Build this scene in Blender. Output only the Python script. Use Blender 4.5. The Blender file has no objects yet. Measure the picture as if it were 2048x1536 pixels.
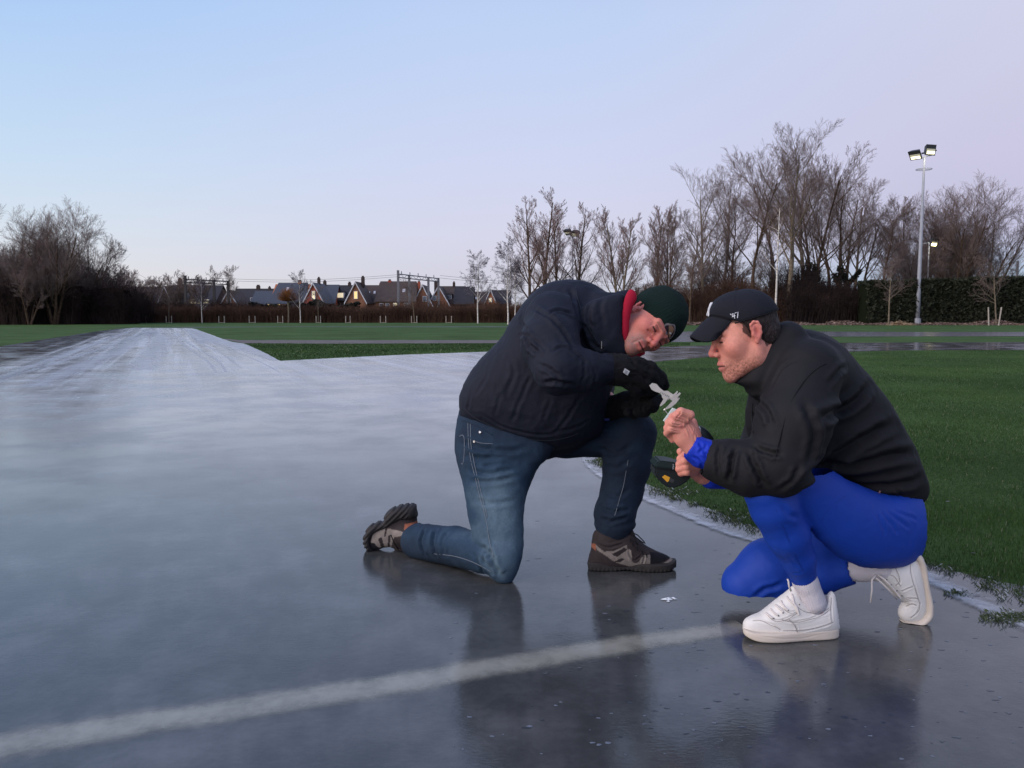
import bpy, bmesh, math, random
import numpy as np
from mathutils import Vector, Matrix

# ------------------------------------------------------------------ camera
scene = bpy.context.scene
CAM_H, FPX, HOR = 0.94, 1600.0, 628.0            # eye height, focal length (px of a 2048 wide frame), horizon row
PITCH = math.atan((768.0 - HOR) / FPX)
cam_d = bpy.data.cameras.new('camera')
cam_d.sensor_width = 36.0
cam_d.lens = FPX / 2048.0 * 36.0
cam_d.clip_start = 0.05
cam_d.clip_end = 3000.0
cam = bpy.data.objects.new('camera', cam_d)
scene.collection.objects.link(cam)
cam.location = (0, 0, CAM_H)
cam.rotation_euler = (math.pi / 2 - PITCH, 0, 0)
scene.camera = cam

# ------------------------------------------------------------------ exposure
scene.view_settings.view_transform = 'Standard'
scene.view_settings.look = 'None'
scene.view_settings.exposure = 0.0
scene.view_settings.gamma = 1.0
scene.cycles.max_bounces = 6
scene.cycles.transparent_max_bounces = 12
scene.cycles.use_adaptive_sampling = True

def srgb(r, g, b):
    f = lambda c: (c / 255 / 12.92) if c / 255 <= 0.04045 else ((c / 255 + 0.055) / 1.055) ** 2.4
    return (f(r), f(g), f(b), 1.0)

# ------------------------------------------------------------------ dusk sky
SUN_EL, SUN_AZ = math.radians(4.0), math.radians(-78.0)      # low sun glow, off to the left of the view
world = bpy.data.worlds.new('World')
scene.world = world
world.use_nodes = True
wn, wl = world.node_tree.nodes, world.node_tree.links
wn.clear()
wo = wn.new('ShaderNodeOutputWorld'); bg = wn.new('ShaderNodeBackground')
sky = wn.new('ShaderNodeTexSky'); sky.sky_type = 'NISHITA'; sky.sun_disc = False
sky.sun_elevation = SUN_EL; sky.sun_rotation = SUN_AZ
tc = wn.new('ShaderNodeTexCoord'); sep = wn.new('ShaderNodeSeparateXYZ')
wl.new(tc.outputs['Generated'], sep.inputs[0])
def ramp(stops):
    r = wn.new('ShaderNodeValToRGB')
    els = r.color_ramp.elements
    while len(els) > 1: els.remove(els[0])
    els[0].position = stops[0][0]; els[0].color = stops[0][1]
    for p, c in stops[1:]:
        e = els.new(p); e.color = c
    wl.new(sep.outputs['Z'], r.inputs[0])
    return r
r_left = ramp([(0.0, srgb(240, 232, 228)), (0.035, srgb(233, 231, 233)), (0.09, srgb(219, 230, 242)), (0.17, srgb(202, 225, 248)),
               (0.33, srgb(172, 206, 250)), (0.6, srgb(150, 182, 238)), (1.0, srgb(132, 164, 222))])
r_mid = ramp([(0.0, srgb(204, 209, 221)), (0.035, srgb(212, 212, 227)), (0.09, srgb(218, 218, 238)), (0.17, srgb(212, 218, 245)),
              (0.33, srgb(194, 214, 249)), (0.6, srgb(158, 184, 236)), (1.0, srgb(132, 164, 222))])
r_right = ramp([(0.0, srgb(150, 188, 204)), (0.035, srgb(172, 194, 216)), (0.085, srgb(197, 196, 223)), (0.17, srgb(206, 203, 230)),
                (0.33, srgb(211, 213, 237)), (0.6, srgb(168, 184, 230)), (1.0, srgb(132, 164, 222))])
def wmap(lo, hi):
    m = wn.new('ShaderNodeMapRange'); m.interpolation_type = 'SMOOTHSTEP'
    m.inputs['From Min'].default_value = lo; m.inputs['From Max'].default_value = hi
    wl.new(sep.outputs['X'], m.inputs['Value']); return m
def wmix(fac, a, b):
    m = wn.new('ShaderNodeMix'); m.data_type = 'RGBA'
    if isinstance(fac, float): m.inputs[0].default_value = fac
    else: wl.new(fac, m.inputs[0])
    wl.new(a, m.inputs[6]); wl.new(b, m.inputs[7]); return m.outputs[2]
g1 = wmix(wmap(-0.62, 0.02).outputs[0], r_left.outputs[0], r_mid.outputs[0])
g2 = wmix(wmap(0.02, 0.58).outputs[0], g1, r_right.outputs[0])
# a very small share of the physically based sky is mixed into the dusk bands
skym = wn.new('ShaderNodeVectorMath'); skym.operation = 'SCALE'; skym.inputs['Scale'].default_value = 0.06
wl.new(sky.outputs[0], skym.inputs[0])
g3 = wmix(0.04, g2, skym.outputs[0])
wl.new(g3, bg.inputs[0]); bg.inputs[1].default_value = 1.0
wl.new(bg.outputs[0], wo.inputs[0])

sun_d = bpy.data.lights.new('sun', 'SUN')
sun_d.energy = 2.6; sun_d.angle = math.radians(60); sun_d.color = (1.0, 0.86, 0.8)
sun = bpy.data.objects.new('sun', sun_d)
scene.collection.objects.link(sun)
_sd = Vector((math.sin(math.radians(-120)), math.cos(math.radians(-120)), math.tan(math.radians(30)))).normalized()
sun.rotation_euler = _sd.to_track_quat('Z', 'Y').to_euler()

# ------------------------------------------------------------------ basics
COL = scene.collection
_c, _s = math.cos(PITCH), math.sin(PITCH)
def W(px, py, Y):
    """point at distance Y in front of the camera seen at photo pixel (px, py)"""
    dx, dy = (px - 1024) / FPX, -(py - 768) / FPX
    t = Y / (dy * _s + _c)
    return np.array([dx * t, Y, CAM_H + t * (dy * _c - _s)])
def Yg(py):
    dy = -(py - 768) / FPX
    t = -CAM_H / (dy * _c - _s)
    return t * (dy * _s + _c)
def G(px, py):
    return W(px, py, Yg(py))
def proj(v):
    v = np.asarray(v, float)
    f = v[..., 1] * _c - (v[..., 2] - CAM_H) * _s
    u = v[..., 1] * _s + (v[..., 2] - CAM_H) * _c
    return 1024 + FPX * v[..., 0] / f, 768 - FPX * u / f

def tag(o, label=None, cat=None, group=None, kind=None):
    if label: o['label'] = label
    if cat: o['category'] = cat
    if group: o['group'] = group
    if kind: o['kind'] = kind
    return o
def empty(name, loc=(0, 0, 0), rz=0.0):
    o = bpy.data.objects.new(name, None); COL.objects.link(o)
    o.location = loc; o.rotation_euler = (0, 0, rz); o.empty_display_size = 0.1
    return o
def mesh_obj(name, verts, faces, mat=None, parent=None, smooth=False, cols=None, colname='Col'):
    me = bpy.data.meshes.new(name)
    verts = np.asarray(verts, dtype=np.float32)
    if isinstance(faces, np.ndarray):
        n, k = faces.shape
        me.vertices.add(len(verts)); me.vertices.foreach_set('co', verts.ravel())
        me.loops.add(n * k); me.loops.foreach_set('vertex_index', faces.astype(np.int32).ravel())
        me.polygons.add(n)
        me.polygons.foreach_set('loop_start', np.arange(0, n * k, k, dtype=np.int32))
        me.polygons.foreach_set('loop_total', np.full(n, k, dtype=np.int32))
        me.update(calc_edges=True)
    else:
        me.from_pydata(verts.tolist(), [], faces)
        me.update()
    if cols is not None:
        at = me.color_attributes.new(colname, 'FLOAT_COLOR', 'POINT')
        c = np.ones((len(verts), 4), np.float32); c[:, :cols.shape[1]] = cols
        at.data.foreach_set('color', c.ravel())
    if smooth:
        me.polygons.foreach_set('use_smooth', np.ones(len(me.polygons), dtype=bool))
    if mat: me.materials.append(mat)
    o = bpy.data.objects.new(name, me); COL.objects.link(o)
    if parent is not None:
        o.parent = parent
        if parent.type == 'EMPTY' or True:
            o.matrix_parent_inverse = world_mat(parent).inverted()
    return o
def world_mat(o):
    m = Matrix.LocRotScale(o.location, o.rotation_euler, o.scale)
    return (world_mat(o.parent) @ o.matrix_parent_inverse @ m) if o.parent else m
def copy_tree(o, parent=None):
    c = o.copy(); COL.objects.link(c)
    if parent is not None: c.parent = parent
    for ch in [x for x in COL.objects if x.parent == o]:
        copy_tree(ch, c)
    return c

class MB:
    """collects boxes, bars, tubes and free polygons into one mesh"""
    def __init__(s): s.v, s.f = [], []
    def poly(s, pts):
        n = len(s.v); s.v += [tuple(p) for p in pts]; s.f.append(tuple(range(n, n + len(pts)))); return s
    def raw(s, vs, fs):
        n = len(s.v); s.v += [tuple(p) for p in vs]; s.f += [tuple(i + n for i in f) for f in fs]; return s
    def box(s, lo, hi, M=None):
        x0, y0, z0 = lo; x1, y1, z1 = hi
        vs = [(x0, y0, z0), (x1, y0, z0), (x1, y1, z0), (x0, y1, z0), (x0, y0, z1), (x1, y0, z1), (x1, y1, z1), (x0, y1, z1)]
        if M is not None: vs = [tuple(M @ Vector(v)) for v in vs]
        return s.raw(vs, [(0, 3, 2, 1), (4, 5, 6, 7), (0, 1, 5, 4), (1, 2, 6, 5), (2, 3, 7, 6), (3, 0, 4, 7)])
    def tube(s, pts, rs, n=8, caps=True):
        pts = [Vector(p) for p in pts]
        if not hasattr(rs, '__len__'): rs = [rs] * len(pts)
        base = len(s.v); ref = None
        for i, p in enumerate(pts):
            d = (pts[min(i + 1, len(pts) - 1)] - pts[max(i - 1, 0)]).normalized()
            if ref is None:
                ref = d.cross(Vector((0, 0, 1)))
                if ref.length < 0.05: ref = d.cross(Vector((0, 1, 0)))
            ref = (ref - d * ref.dot(d)).normalized(); b = d.cross(ref)
            for k in range(n):
                a = 2 * math.pi * k / n
                s.v.append(tuple(p + (ref * math.cos(a) + b * math.sin(a)) * rs[i]))
        for i in range(len(pts) - 1):
            for k in range(n):
                a, b2 = base + i * n + k, base + i * n + (k + 1) % n
                s.f.append((a, b2, b2 + n, a + n))
        if caps:
            s.f.append(tuple(base + k for k in reversed(range(n))))
            s.f.append(tuple(base + (len(pts) - 1) * n + k for k in range(n)))
        return s
    def prism(s, pts, off):
        """closed outline pts (3D), thickness vector off"""
        n = len(pts); off = Vector(off)
        a = [tuple(Vector(p)) for p in pts]; b = [tuple(Vector(p) + off) for p in pts]
        return s.raw(a + b, [tuple(range(n)), tuple(range(2 * n - 1, n - 1, -1))] +
                     [(i, i + n, (i + 1) % n + n, (i + 1) % n) for i in range(n)])
    def build(s, name, mat, parent=None, smooth=False):
        o = mesh_obj(name, s.v, s.f, mat, parent, smooth)
        bm = bmesh.new(); bm.from_mesh(o.data); bmesh.ops.recalc_face_normals(bm, faces=bm.faces); bm.to_mesh(o.data); bm.free()
        return o

# ------------------------------------------------------------------ materials
def mat(name, col, rough=0.8, wrinkle=None, spec=0.3, var=0.0, vscale=8.0, bump=0.0, bscale=60.0, metal=0.0, attr=None, sheen=0.0,
        emit=None, estr=0.0, sss=0.0, stretch=None, var2=0.0, vscale2=60.0, detail=4.0):
    m = bpy.data.materials.new(name); m.use_nodes = True
    nt = m.node_tree; N, L = nt.nodes, nt.links
    p = N['Principled BSDF']
    p.inputs['Roughness'].default_value = rough
    p.inputs['Specular IOR Level'].default_value = spec
    p.inputs['Metallic'].default_value = metal
    if sheen: p.inputs['Sheen Weight'].default_value = sheen; p.inputs['Sheen Roughness'].default_value = 0.5
    if sss:
        p.inputs['Subsurface Weight'].default_value = sss; p.inputs['Subsurface Radius'].default_value = (0.012, 0.005, 0.003)
        p.inputs['Subsurface Scale'].default_value = 1.0
    t = N.new('ShaderNodeTexCoord'); vec = t.outputs['Object']
    if stretch:
        mp = N.new('ShaderNodeMapping'); mp.inputs['Scale'].default_value = stretch; L.new(vec, mp.inputs[0]); vec = mp.outputs[0]
    if attr:
        a = N.new('ShaderNodeAttribute'); a.attribute_name = attr; src = a.outputs['Color']
    else:
        c = N.new('ShaderNodeRGB'); c.outputs[0].default_value = col; src = c.outputs[0]
    for vv, sc in ((var, vscale), (var2, vscale2)):
        if vv:
            n = N.new('ShaderNodeTexNoise'); n.inputs['Scale'].default_value = sc; n.inputs['Detail'].default_value = detail
            L.new(vec, n.inputs[0])
            mr = N.new('ShaderNodeMapRange'); mr.inputs['From Min'].default_value = 0.3; mr.inputs['From Max'].default_value = 0.7
            mr.inputs['To Min'].default_value = 1 - vv; mr.inputs['To Max'].default_value = 1 + vv
            L.new(n.outputs[0], mr.inputs[0])
            sc_ = N.new('ShaderNodeVectorMath'); sc_.operation = 'SCALE'
            L.new(src, sc_.inputs[0]); L.new(mr.outputs[0], sc_.inputs['Scale']); src = sc_.outputs[0]
    L.new(src, p.inputs['Base Color'])
    last = None
    if wrinkle:
        wsc, wst, wdist = wrinkle
        n = N.new('ShaderNodeTexNoise'); n.inputs['Scale'].default_value = wsc; n.inputs['Detail'].default_value = 4; n.inputs['Distortion'].default_value = 1.2
        n.noise_type = 'RIDGED_MULTIFRACTAL'; n.inputs['Roughness'].default_value = 0.45
        L.new(vec, n.inputs[0])
        b = N.new('ShaderNodeBump'); b.inputs['Strength'].default_value = wst; b.inputs['Distance'].default_value = wdist
        L.new(n.outputs[0], b.inputs['Height']); last = b
    if bump:
        n = N.new('ShaderNodeTexNoise'); n.inputs['Scale'].default_value = bscale; n.inputs['Detail'].default_value = 5
        L.new(vec, n.inputs[0])
        b = N.new('ShaderNodeBump'); b.inputs['Strength'].default_value = bump; b.inputs['Distance'].default_value = 0.01
        L.new(n.outputs[0], b.inputs['Height'])
        if last: L.new(last.outputs[0], b.inputs['Normal'])
        last = b
    if last: L.new(last.outputs[0], p.inputs['Normal'])
    if emit:
        p.inputs['Emission Color'].default_value = emit; p.inputs['Emission Strength'].default_value = estr
    return m

# ------------------------------------------------------------------ numeric noise
def _hash(i, j, k, seed):
    h = (i.astype(np.int64) * 374761393 + j.astype(np.int64) * 668265263 + k.astype(np.int64) * 2147483647 + seed * 1274126177) & 0xffffffff
    h = ((h ^ (h >> 13)) * 1274126177) & 0xffffffff
    h = (h ^ (h >> 16)) & 0xffffffff
    return h.astype(np.float64) / 4294967295.0
def vnoise(p, seed=0):
    p = np.asarray(p, float); i = np.floor(p).astype(np.int64); f = p - i; f = f * f * (3 - 2 * f)
    r = 0
    for a in (0, 1):
        for b in (0, 1):
            for c in (0, 1):
                w = (f[:, 0] if a else 1 - f[:, 0]) * (f[:, 1] if b else 1 - f[:, 1]) * (f[:, 2] if c else 1 - f[:, 2])
                r = r + w * _hash(i[:, 0] + a, i[:, 1] + b, i[:, 2] + c, seed)
    return r * 2 - 1
def fbm(p, seed=0, oct=3):
    r, a = 0, 1.0
    for o in range(oct):
        r = r + a * vnoise(p * 2 ** o, seed + o * 7); a *= 0.5
    return r
# ------------------------------------------------------------------ implicit-surface sculpting
def catmull(pts, n=6, closed=True):
    pts = [np.asarray(p, float) for p in pts]; out = []; m = len(pts)
    for i in range(m if closed else m - 1):
        if closed: p0, p1, p2, p3 = pts[i - 1], pts[i], pts[(i + 1) % m], pts[(i + 2) % m]
        else: p0, p1, p2, p3 = pts[max(i - 1, 0)], pts[i], pts[i + 1], pts[min(i + 2, m - 1)]
        for k in range(n):
            t = k / n
            out.append(0.5 * ((2 * p1) + (p2 - p0) * t + (2 * p0 - 5 * p1 + 4 * p2 - p3) * t * t + (3 * p1 - p0 - 3 * p2 + p3) * t ** 3))
    if not closed: out.append(pts[-1])
    return np.array(out)

def poly_sd(X, Z, P):
    """signed distance (negative inside) to polygon P (n,2)"""
    d = np.full(X.shape, 1e9); inside = np.zeros(X.shape, bool); n = len(P)
    for i in range(n):
        ax, az = P[i]; bx, bz = P[(i + 1) % n]
        ex, ez = bx - ax, bz - az; L = ex * ex + ez * ez + 1e-12
        wx, wz = X - ax, Z - az
        t = np.clip((wx * ex + wz * ez) / L, 0, 1)
        d = np.minimum(d, (wx - ex * t) ** 2 + (wz - ez * t) ** 2)
        c = ((az > Z) != (bz > Z)) & (X < (bx - ax) * (Z - az) / ((bz - az) if abs(bz - az) > 1e-12 else 1e-12) + ax)
        inside ^= c
    d = np.sqrt(d); return np.where(inside, -d, d)

class Field:
    def __init__(s, lo, hi, h):
        s.h = h; s.lo = np.array(lo, float)
        n = np.ceil((np.array(hi) - s.lo) / h).astype(int) + 1
        s.ax = [s.lo[i] + h * np.arange(n[i]) for i in range(3)]
        s.D = np.full(tuple(n), 0.5, np.float32)
    def _sub(s, lo, hi):
        sl = []
        for i in range(3):
            a = int(max(0, math.floor((lo[i] - s.lo[i]) / s.h))); b = int(min(len(s.ax[i]), math.ceil((hi[i] - s.lo[i]) / s.h) + 1))
            if b <= a: return None
            sl.append(slice(a, b))
        return tuple(sl)
    def _grid(s, sl):
        return (s.ax[0][sl[0]][:, None, None], s.ax[1][sl[1]][None, :, None], s.ax[2][sl[2]][None, None, :])
    def put(s, sl, d, k, mode='add'):
        A = s.D[sl]
        if mode == 'sub': d = -d; A = A; h = np.clip(0.5 - 0.5 * (A - d) / max(k, 1e-6), 0, 1); s.D[sl] = A * (1 - h) + d * h + k * h * (1 - h); return
        h = np.clip(0.5 + 0.5 * (A - d) / max(k, 1e-6), 0, 1)
        s.D[sl] = A * (1 - h) + d * h - k * h * (1 - h)
    def rc(s, a, b, ra, rb, k=0.01, mode='add', sq=1.0):
        """tapered capsule; sq stretches it in depth"""
        a = np.asarray(a, float); b = np.asarray(b, float); m = max(ra, rb) * max(sq, 1) + k + 3 * s.h
        sl = s._sub(np.minimum(a, b) - m, np.maximum(a, b) + m)
        if sl is None: return s
        X, Y, Z = s._grid(sl); ba = b - a; L = float(ba @ ba) + 1e-12
        px, py, pz = X - a[0], Y - a[1], Z - a[2]
        t = np.clip((px * ba[0] + py * ba[1] + pz * ba[2]) / L, 0, 1)
        dy = (py - t * ba[1]) / sq
        d = np.sqrt((px - t * ba[0]) ** 2 + dy ** 2 + (pz - t * ba[2]) ** 2) - (ra + (rb - ra) * t)
        s.put(sl, d, k, mode); return s
    def chain(s, pts, k=0.01, sq=1.0, mode='add'):
        for p, q in zip(pts[:-1], pts[1:]): s.rc(p[:3], q[:3], p[3], q[3], k, mode, sq)
        return s
    def ell(s, c, r, k=0.01, mode='add', R=None):
        c = np.asarray(c, float); r = np.asarray(r, float); m = r.max() + k + 3 * s.h
        sl = s._sub(c - m, c + m)
        if sl is None: return s
        X, Y, Z = s._grid(sl); p = [X - c[0], Y - c[1], Z - c[2]]
        if R is not None:
            R = np.asarray(R); p = [p[0] * R[0, i] + p[1] * R[1, i] + p[2] * R[2, i] for i in range(3)]
        k0 = np.sqrt(sum((p[i] / r[i]) ** 2 for i in range(3))); k1 = np.sqrt(sum((p[i] / r[i] ** 2) ** 2 for i in range(3))) + 1e-9
        s.put(sl, k0 * (k0 - 1) / k1, k, mode); return s
    def plane(s, pt, nrm, k=0.002):
        """keep the side the normal points away from"""
        n = np.asarray(nrm, float); n = n / np.linalg.norm(n); pt = np.asarray(pt, float)
        X, Y, Z = s._grid((slice(None),) * 3)
        d = (X - pt[0]) * n[0] + (Y - pt[1]) * n[1] + (Z - pt[2]) * n[2]
        A = s.D; h = np.clip(0.5 - 0.5 * (A - d) / k, 0, 1); s.D = (A * (1 - h) + d * h + k * h * (1 - h)).astype(np.float32); return s
    def puff(s, outline, k=0.01, sy=1.0, n=5, hmax=None, mode='add', off=0.0):
        """round solid whose side view is the outline [(x,y,z)...]; rounded out in depth from its own width"""
        P3 = np.array(outline, float)
        A = np.c_[P3[:, 0], P3[:, 2], np.ones(len(P3))]
        if np.ptp(P3[:, 1]) > 1e-4: g = np.linalg.lstsq(A, P3[:, 1], rcond=None)[0]
        else: g = np.array([0, 0, P3[0, 1]])
        P = catmull(P3[:, [0, 2]], n)
        res = max(s.h, 0.0025); pad = 0.04
        x0, z0 = P.min(0) - pad; x1, z1 = P.max(0) + pad
        gx = np.arange(x0, x1, res); gz = np.arange(z0, z1, res)
        GX, GZ = np.meshgrid(gx, gz, indexing='ij')
        d2 = poly_sd(GX, GZ, P)
        ins = d2 < 0
        # Poisson inflation  (lap u = -1, u = 0 on the rim)
        u = np.where(ins, np.clip(-d2, 0, None) * 0.08, 0.0)
        ii, jj = np.meshgrid(np.arange(len(gx)), np.arange(len(gz)), indexing='ij')
        red = ((ii + jj) % 2 == 0) & ins; blk = ((ii + jj) % 2 == 1) & ins
        red[0] = red[-1] = blk[0] = blk[-1] = False
        om = 1.94
        for it in range(260):
            for mk in (red, blk):
                nb = np.zeros_like(u)
                nb[1:-1, 1:-1] = (u[2:, 1:-1] + u[:-2, 1:-1] + u[1:-1, 2:] + u[1:-1, :-2] + res * res) * 0.25
                u[mk] += om * (nb[mk] - u[mk])
        g0 = math.sqrt(max(float(u.max()), 1e-6)) * 0.9
        v = np.where(ins, np.maximum(u, 0), -d2 * g0)
        if hmax is not None:
            hm = (hmax / sy) ** 2 / 2
            v = np.where(v > 0, hm * (1 - np.exp(-v / hm)), v)
        T = sy * math.sqrt(2 * max(float(v.max()), 1e-6))
        yc = g[0] * np.array([x0, x1, x0, x1]) + g[1] * np.array([z0, z0, z1, z1]) + g[2]
        sl = s._sub((x0 + pad - 0.03, yc.min() - T - 0.03, z0 + pad - 0.03), (x1 - pad + 0.03, yc.max() + T + 0.03, z1 - pad + 0.03))
        if sl is None: return s
        X, Y, Z = s._grid(sl)
        fx = np.clip((s.ax[0][sl[0]] - x0) / res, 0, len(gx) - 1.001); fz = np.clip((s.ax[2][sl[2]] - z0) / res, 0, len(gz) - 1.001)
        ix, iz = fx.astype(int), fz.astype(int); tx, tz = (fx - ix)[:, None], (fz - iz)[None, :]
        V = (v[np.ix_(ix, iz)] * (1 - tx) * (1 - tz) + v[np.ix_(ix + 1, iz)] * tx * (1 - tz) + v[np.ix_(ix, iz + 1)] * (1 - tx) * tz + v[np.ix_(ix + 1, iz + 1)] * tx * tz)
        Gx, Gz = np.gradient(V, s.h)
        YY = (Y - (g[0] * X + g[1] * Z + g[2])) / sy
        GG = YY ** 2 - 2 * V[:, None, :]
        gr = np.sqrt((2 * YY / sy) ** 2 + 4 * (Gx ** 2 + Gz ** 2)[:, None, :])
        d = GG / np.maximum(gr, 0.02)
        s.put(sl, np.clip(d - off, -0.3, 0.3), k, mode); return s
    def slab(s, foot, prof, r=.004, k=.004):
        """flat sole: footprint [(x,y)...] smoothed, prof(x) -> (z low, z high)"""
        P = catmull([np.array(p, float) for p in foot], 5); lo, hi = P.min(0) - .03, P.max(0) + .03
        sl = s._sub((lo[0], lo[1], s.ax[2][0]), (hi[0], hi[1], s.ax[2][-1])); X, Y, Z = s._grid(sl)
        GX, GY = np.meshgrid(s.ax[0][sl[0]], s.ax[1][sl[1]], indexing='ij'); d2 = poly_sd(GX, GY, P)[:, :, None] + r
        z0, z1 = prof(s.ax[0][sl[0]]); zc = ((z0 + z1) / 2)[:, None, None]; hh = ((z1 - z0) / 2)[:, None, None] - r
        q = np.abs(Z - zc) - hh
        d = np.sqrt(np.maximum(d2, 0) ** 2 + np.maximum(q, 0) ** 2) + np.minimum(np.maximum(d2, q), 0) - r
        s.put(sl, d, k); return s
    def mesh(s, smooth=1):
        D = s.D; S = D < 0; nx, ny, nz = D.shape
        cnt = np.zeros((nx - 1, ny - 1, nz - 1), np.int8); acc = np.zeros((nx - 1, ny - 1, nz - 1, 3), np.float32)
        for axis in range(3):
            for a in (0, 1):
                for b in (0, 1):
                    st = [0, 0, 0]; oth = [i for i in range(3) if i != axis]; st[oth[0]], st[oth[1]] = a, b
                    en = list(st); en[axis] = 1
                    s0 = tuple(slice(st[i], D.shape[i] - 1 + st[i]) for i in range(3)); s1 = tuple(slice(en[i], D.shape[i] - 1 + en[i]) for i in range(3))
                    cr = S[s0] != S[s1]
                    if not cr.any(): continue
                    d0, d1 = D[s0][cr], D[s1][cr]; t = d0 / (d0 - d1)
                    cnt[cr] += 1
                    for i in range(3):
                        acc[..., i][cr] += (t if i == axis else float(st[i]))
        idx = np.nonzero(cnt); n = len(idx[0]); ids = np.full(cnt.shape, -1, np.int64); ids[idx] = np.arange(n)
        V = (np.stack(idx, 1) + acc[idx] / cnt[idx][:, None]) * s.h + s.lo
        F = []
        for axis in range(3):
            o = [i for i in range(3) if i != axis]
            s0 = [slice(1, D.shape[i] - 1) for i in range(3)]; s1 = list(s0); s0[axis] = slice(0, D.shape[axis] - 1); s1[axis] = slice(1, D.shape[axis])
            A, B = S[tuple(s0)], S[tuple(s1)]
            cr = np.nonzero(A != B)
            if len(cr[0]) == 0: continue
            c = [cr[0].copy(), cr[1].copy(), cr[2].copy()]
            for i in o: c[i] = c[i] + 1
            def at(da, db):
                q = [c[0].copy(), c[1].copy(), c[2].copy()]; q[o[0]] = q[o[0]] - da; q[o[1]] = q[o[1]] - db
                return ids[tuple(q)]
            q = np.stack([at(1, 1), at(0, 1), at(0, 0), at(1, 0)], 1)
            fl = A[cr]
            if axis == 1: fl = ~fl
            q[~fl] = q[~fl][:, ::-1]
            F.append(q)
        F = np.concatenate(F)
        for _ in range(smooth): V = relax(V, F)
        return V, F
def relax(V, F, w=0.5):
    A = np.zeros_like(V); C = np.zeros(len(V))
    for i in range(F.shape[1]):
        a, b = F[:, i], F[:, (i + 1) % F.shape[1]]
        for j in range(3):
            A[:, j] += np.bincount(a, V[b, j], len(V)) + np.bincount(b, V[a, j], len(V))
        C += np.bincount(a, minlength=len(V)) + np.bincount(b, minlength=len(V))
    return V * (1 - w) + w * A / np.maximum(C, 1)[:, None]
def normals(V, F):
    n = np.cross(V[F[:, 2]] - V[F[:, 0]], V[F[:, 3]] - V[F[:, 1]])
    N = np.zeros_like(V)
    for i in range(4):
        for j in range(3): N[:, j] += np.bincount(F[:, i], n[:, j], len(V))
    return N / (np.linalg.norm(N, axis=1)[:, None] + 1e-12)
def pick(V, px, py, rad=9.0):
    """front-most surface point near a photo position"""
    x, y = proj(V); d = (x - px) ** 2 + (y - py) ** 2
    r2 = rad * rad
    while not (d < r2).any(): r2 *= 2
    c = np.nonzero(d < r2)[0]
    sc = V[c, 1] + np.sqrt(d[c]) * 0.0006
    return int(c[np.argmin(sc)])
def curve_on(V, pts, n=6):
    P = catmull([(p[0], p[1]) for p in pts], n, closed=False)
    return np.array([pick(V, x, y, 5.0) for x, y in P])
def crease(V, N, pts, amp=0.006, w=0.010, n=5, ridge=0.7):
    ids = curve_on(V, pts, n); C = V[ids]; K = len(C) - 1
    lo, hi = C.min(0) - 4 * w, C.max(0) + 4 * w
    c = np.nonzero(((V > lo) & (V < hi)).all(1))[0]
    P = V[c]; best = np.full(len(c), 1e9); tt = np.zeros(len(c))
    for i in range(K):
        a, b = C[i], C[i + 1]; e = b - a; L = float(e @ e) + 1e-12
        t = np.clip(((P - a) @ e) / L, 0, 1); d = np.linalg.norm(P - a - t[:, None] * e, axis=1)
        m = d < best; best[m] = d[m]; tt[m] = (i + t[m]) / K
    env = np.clip(np.sin(np.pi * np.clip(tt, 0.03, 0.97)) * 1.6, 0, 1)
    disp = amp * env * (-np.exp(-(best / w) ** 2) + ridge * np.exp(-((best - 2.0 * w) / w) ** 2))
    V[c] += N[c] * disp[:, None]
def in_poly_px(V, poly, Yref):
    """mask of vertices whose side view lies inside a photo outline at depth Yref"""
    P = np.array([W(x, y, Yref)[[0, 2]] for x, y in poly]); return poly_sd(V[:, 0], V[:, 2], P)
def P3(pts, Y):
    return [W(p[0], p[1], p[2] if len(p) > 2 else Y) for p in pts]
def ch(pts):
    return [tuple(W(p[0], p[1], p[2])) + (p[3],) for p in pts]
def bounds(pts, m=0.1):
    a = np.array([p[:3] for p in pts]); return a.min(0) - m, a.max(0) + m
def surf_tube(V, N, pts, r, off=0.001, n=6):
    ids = curve_on(V, pts, n); P = V[ids] + N[ids] * off
    for _ in range(4): P = np.array([P[max(i - 1, 0):i + 2].mean(0) for i in range(len(P))])
    return P
# ------------------------------------------------------------------ ground, ice, paths
rng = np.random.default_rng(7)
random.seed(7)

def flat_poly(name, pts, z, material, kind='structure'):
    me = bpy.data.meshes.new(name); bm = bmesh.new()
    vs = [bm.verts.new((p[0], p[1], z)) for p in pts]
    es = [bm.edges.new((vs[i], vs[(i + 1) % len(vs)])) for i in range(len(vs))]
    bmesh.ops.triangle_fill(bm, edges=es, use_beauty=True, use_dissolve=False)
    for f in bm.faces:
        if f.normal.z < 0: f.normal_flip()
    bm.to_mesh(me); bm.free(); me.materials.append(material)
    o = bpy.data.objects.new(name, me); COL.objects.link(o); o['kind'] = kind
    return o
def rough_edge(pts, step, amp, seed=1, closed=True):
    """resample a ground outline and nibble it irregularly"""
    pts = [np.asarray(p, float)[:2] for p in pts]; out = []
    n = len(pts)
    for i in range(n if closed else n - 1):
        a, b = pts[i], pts[(i + 1) % n]; L = np.linalg.norm(b - a)
        far = max(1.0, min(abs(a[1]), abs(b[1])) / 6.0)
        m = max(1, int(L / (step * far)))
        for k in range(m): out.append((a + (b - a) * k / m, (b - a) / (L + 1e-9), far))
    P = np.array([o[0] for o in out]); T = np.array([o[1] for o in out]); F = np.array([o[2] for o in out])
    q = np.c_[P * 3.0, np.zeros(len(P))]
    nz = vnoise(q, seed) * 0.6 + vnoise(q * 4, seed + 3) * 0.4
    return P + np.c_[-T[:, 1], T[:, 0]] * (nz * amp)[:, None]

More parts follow.
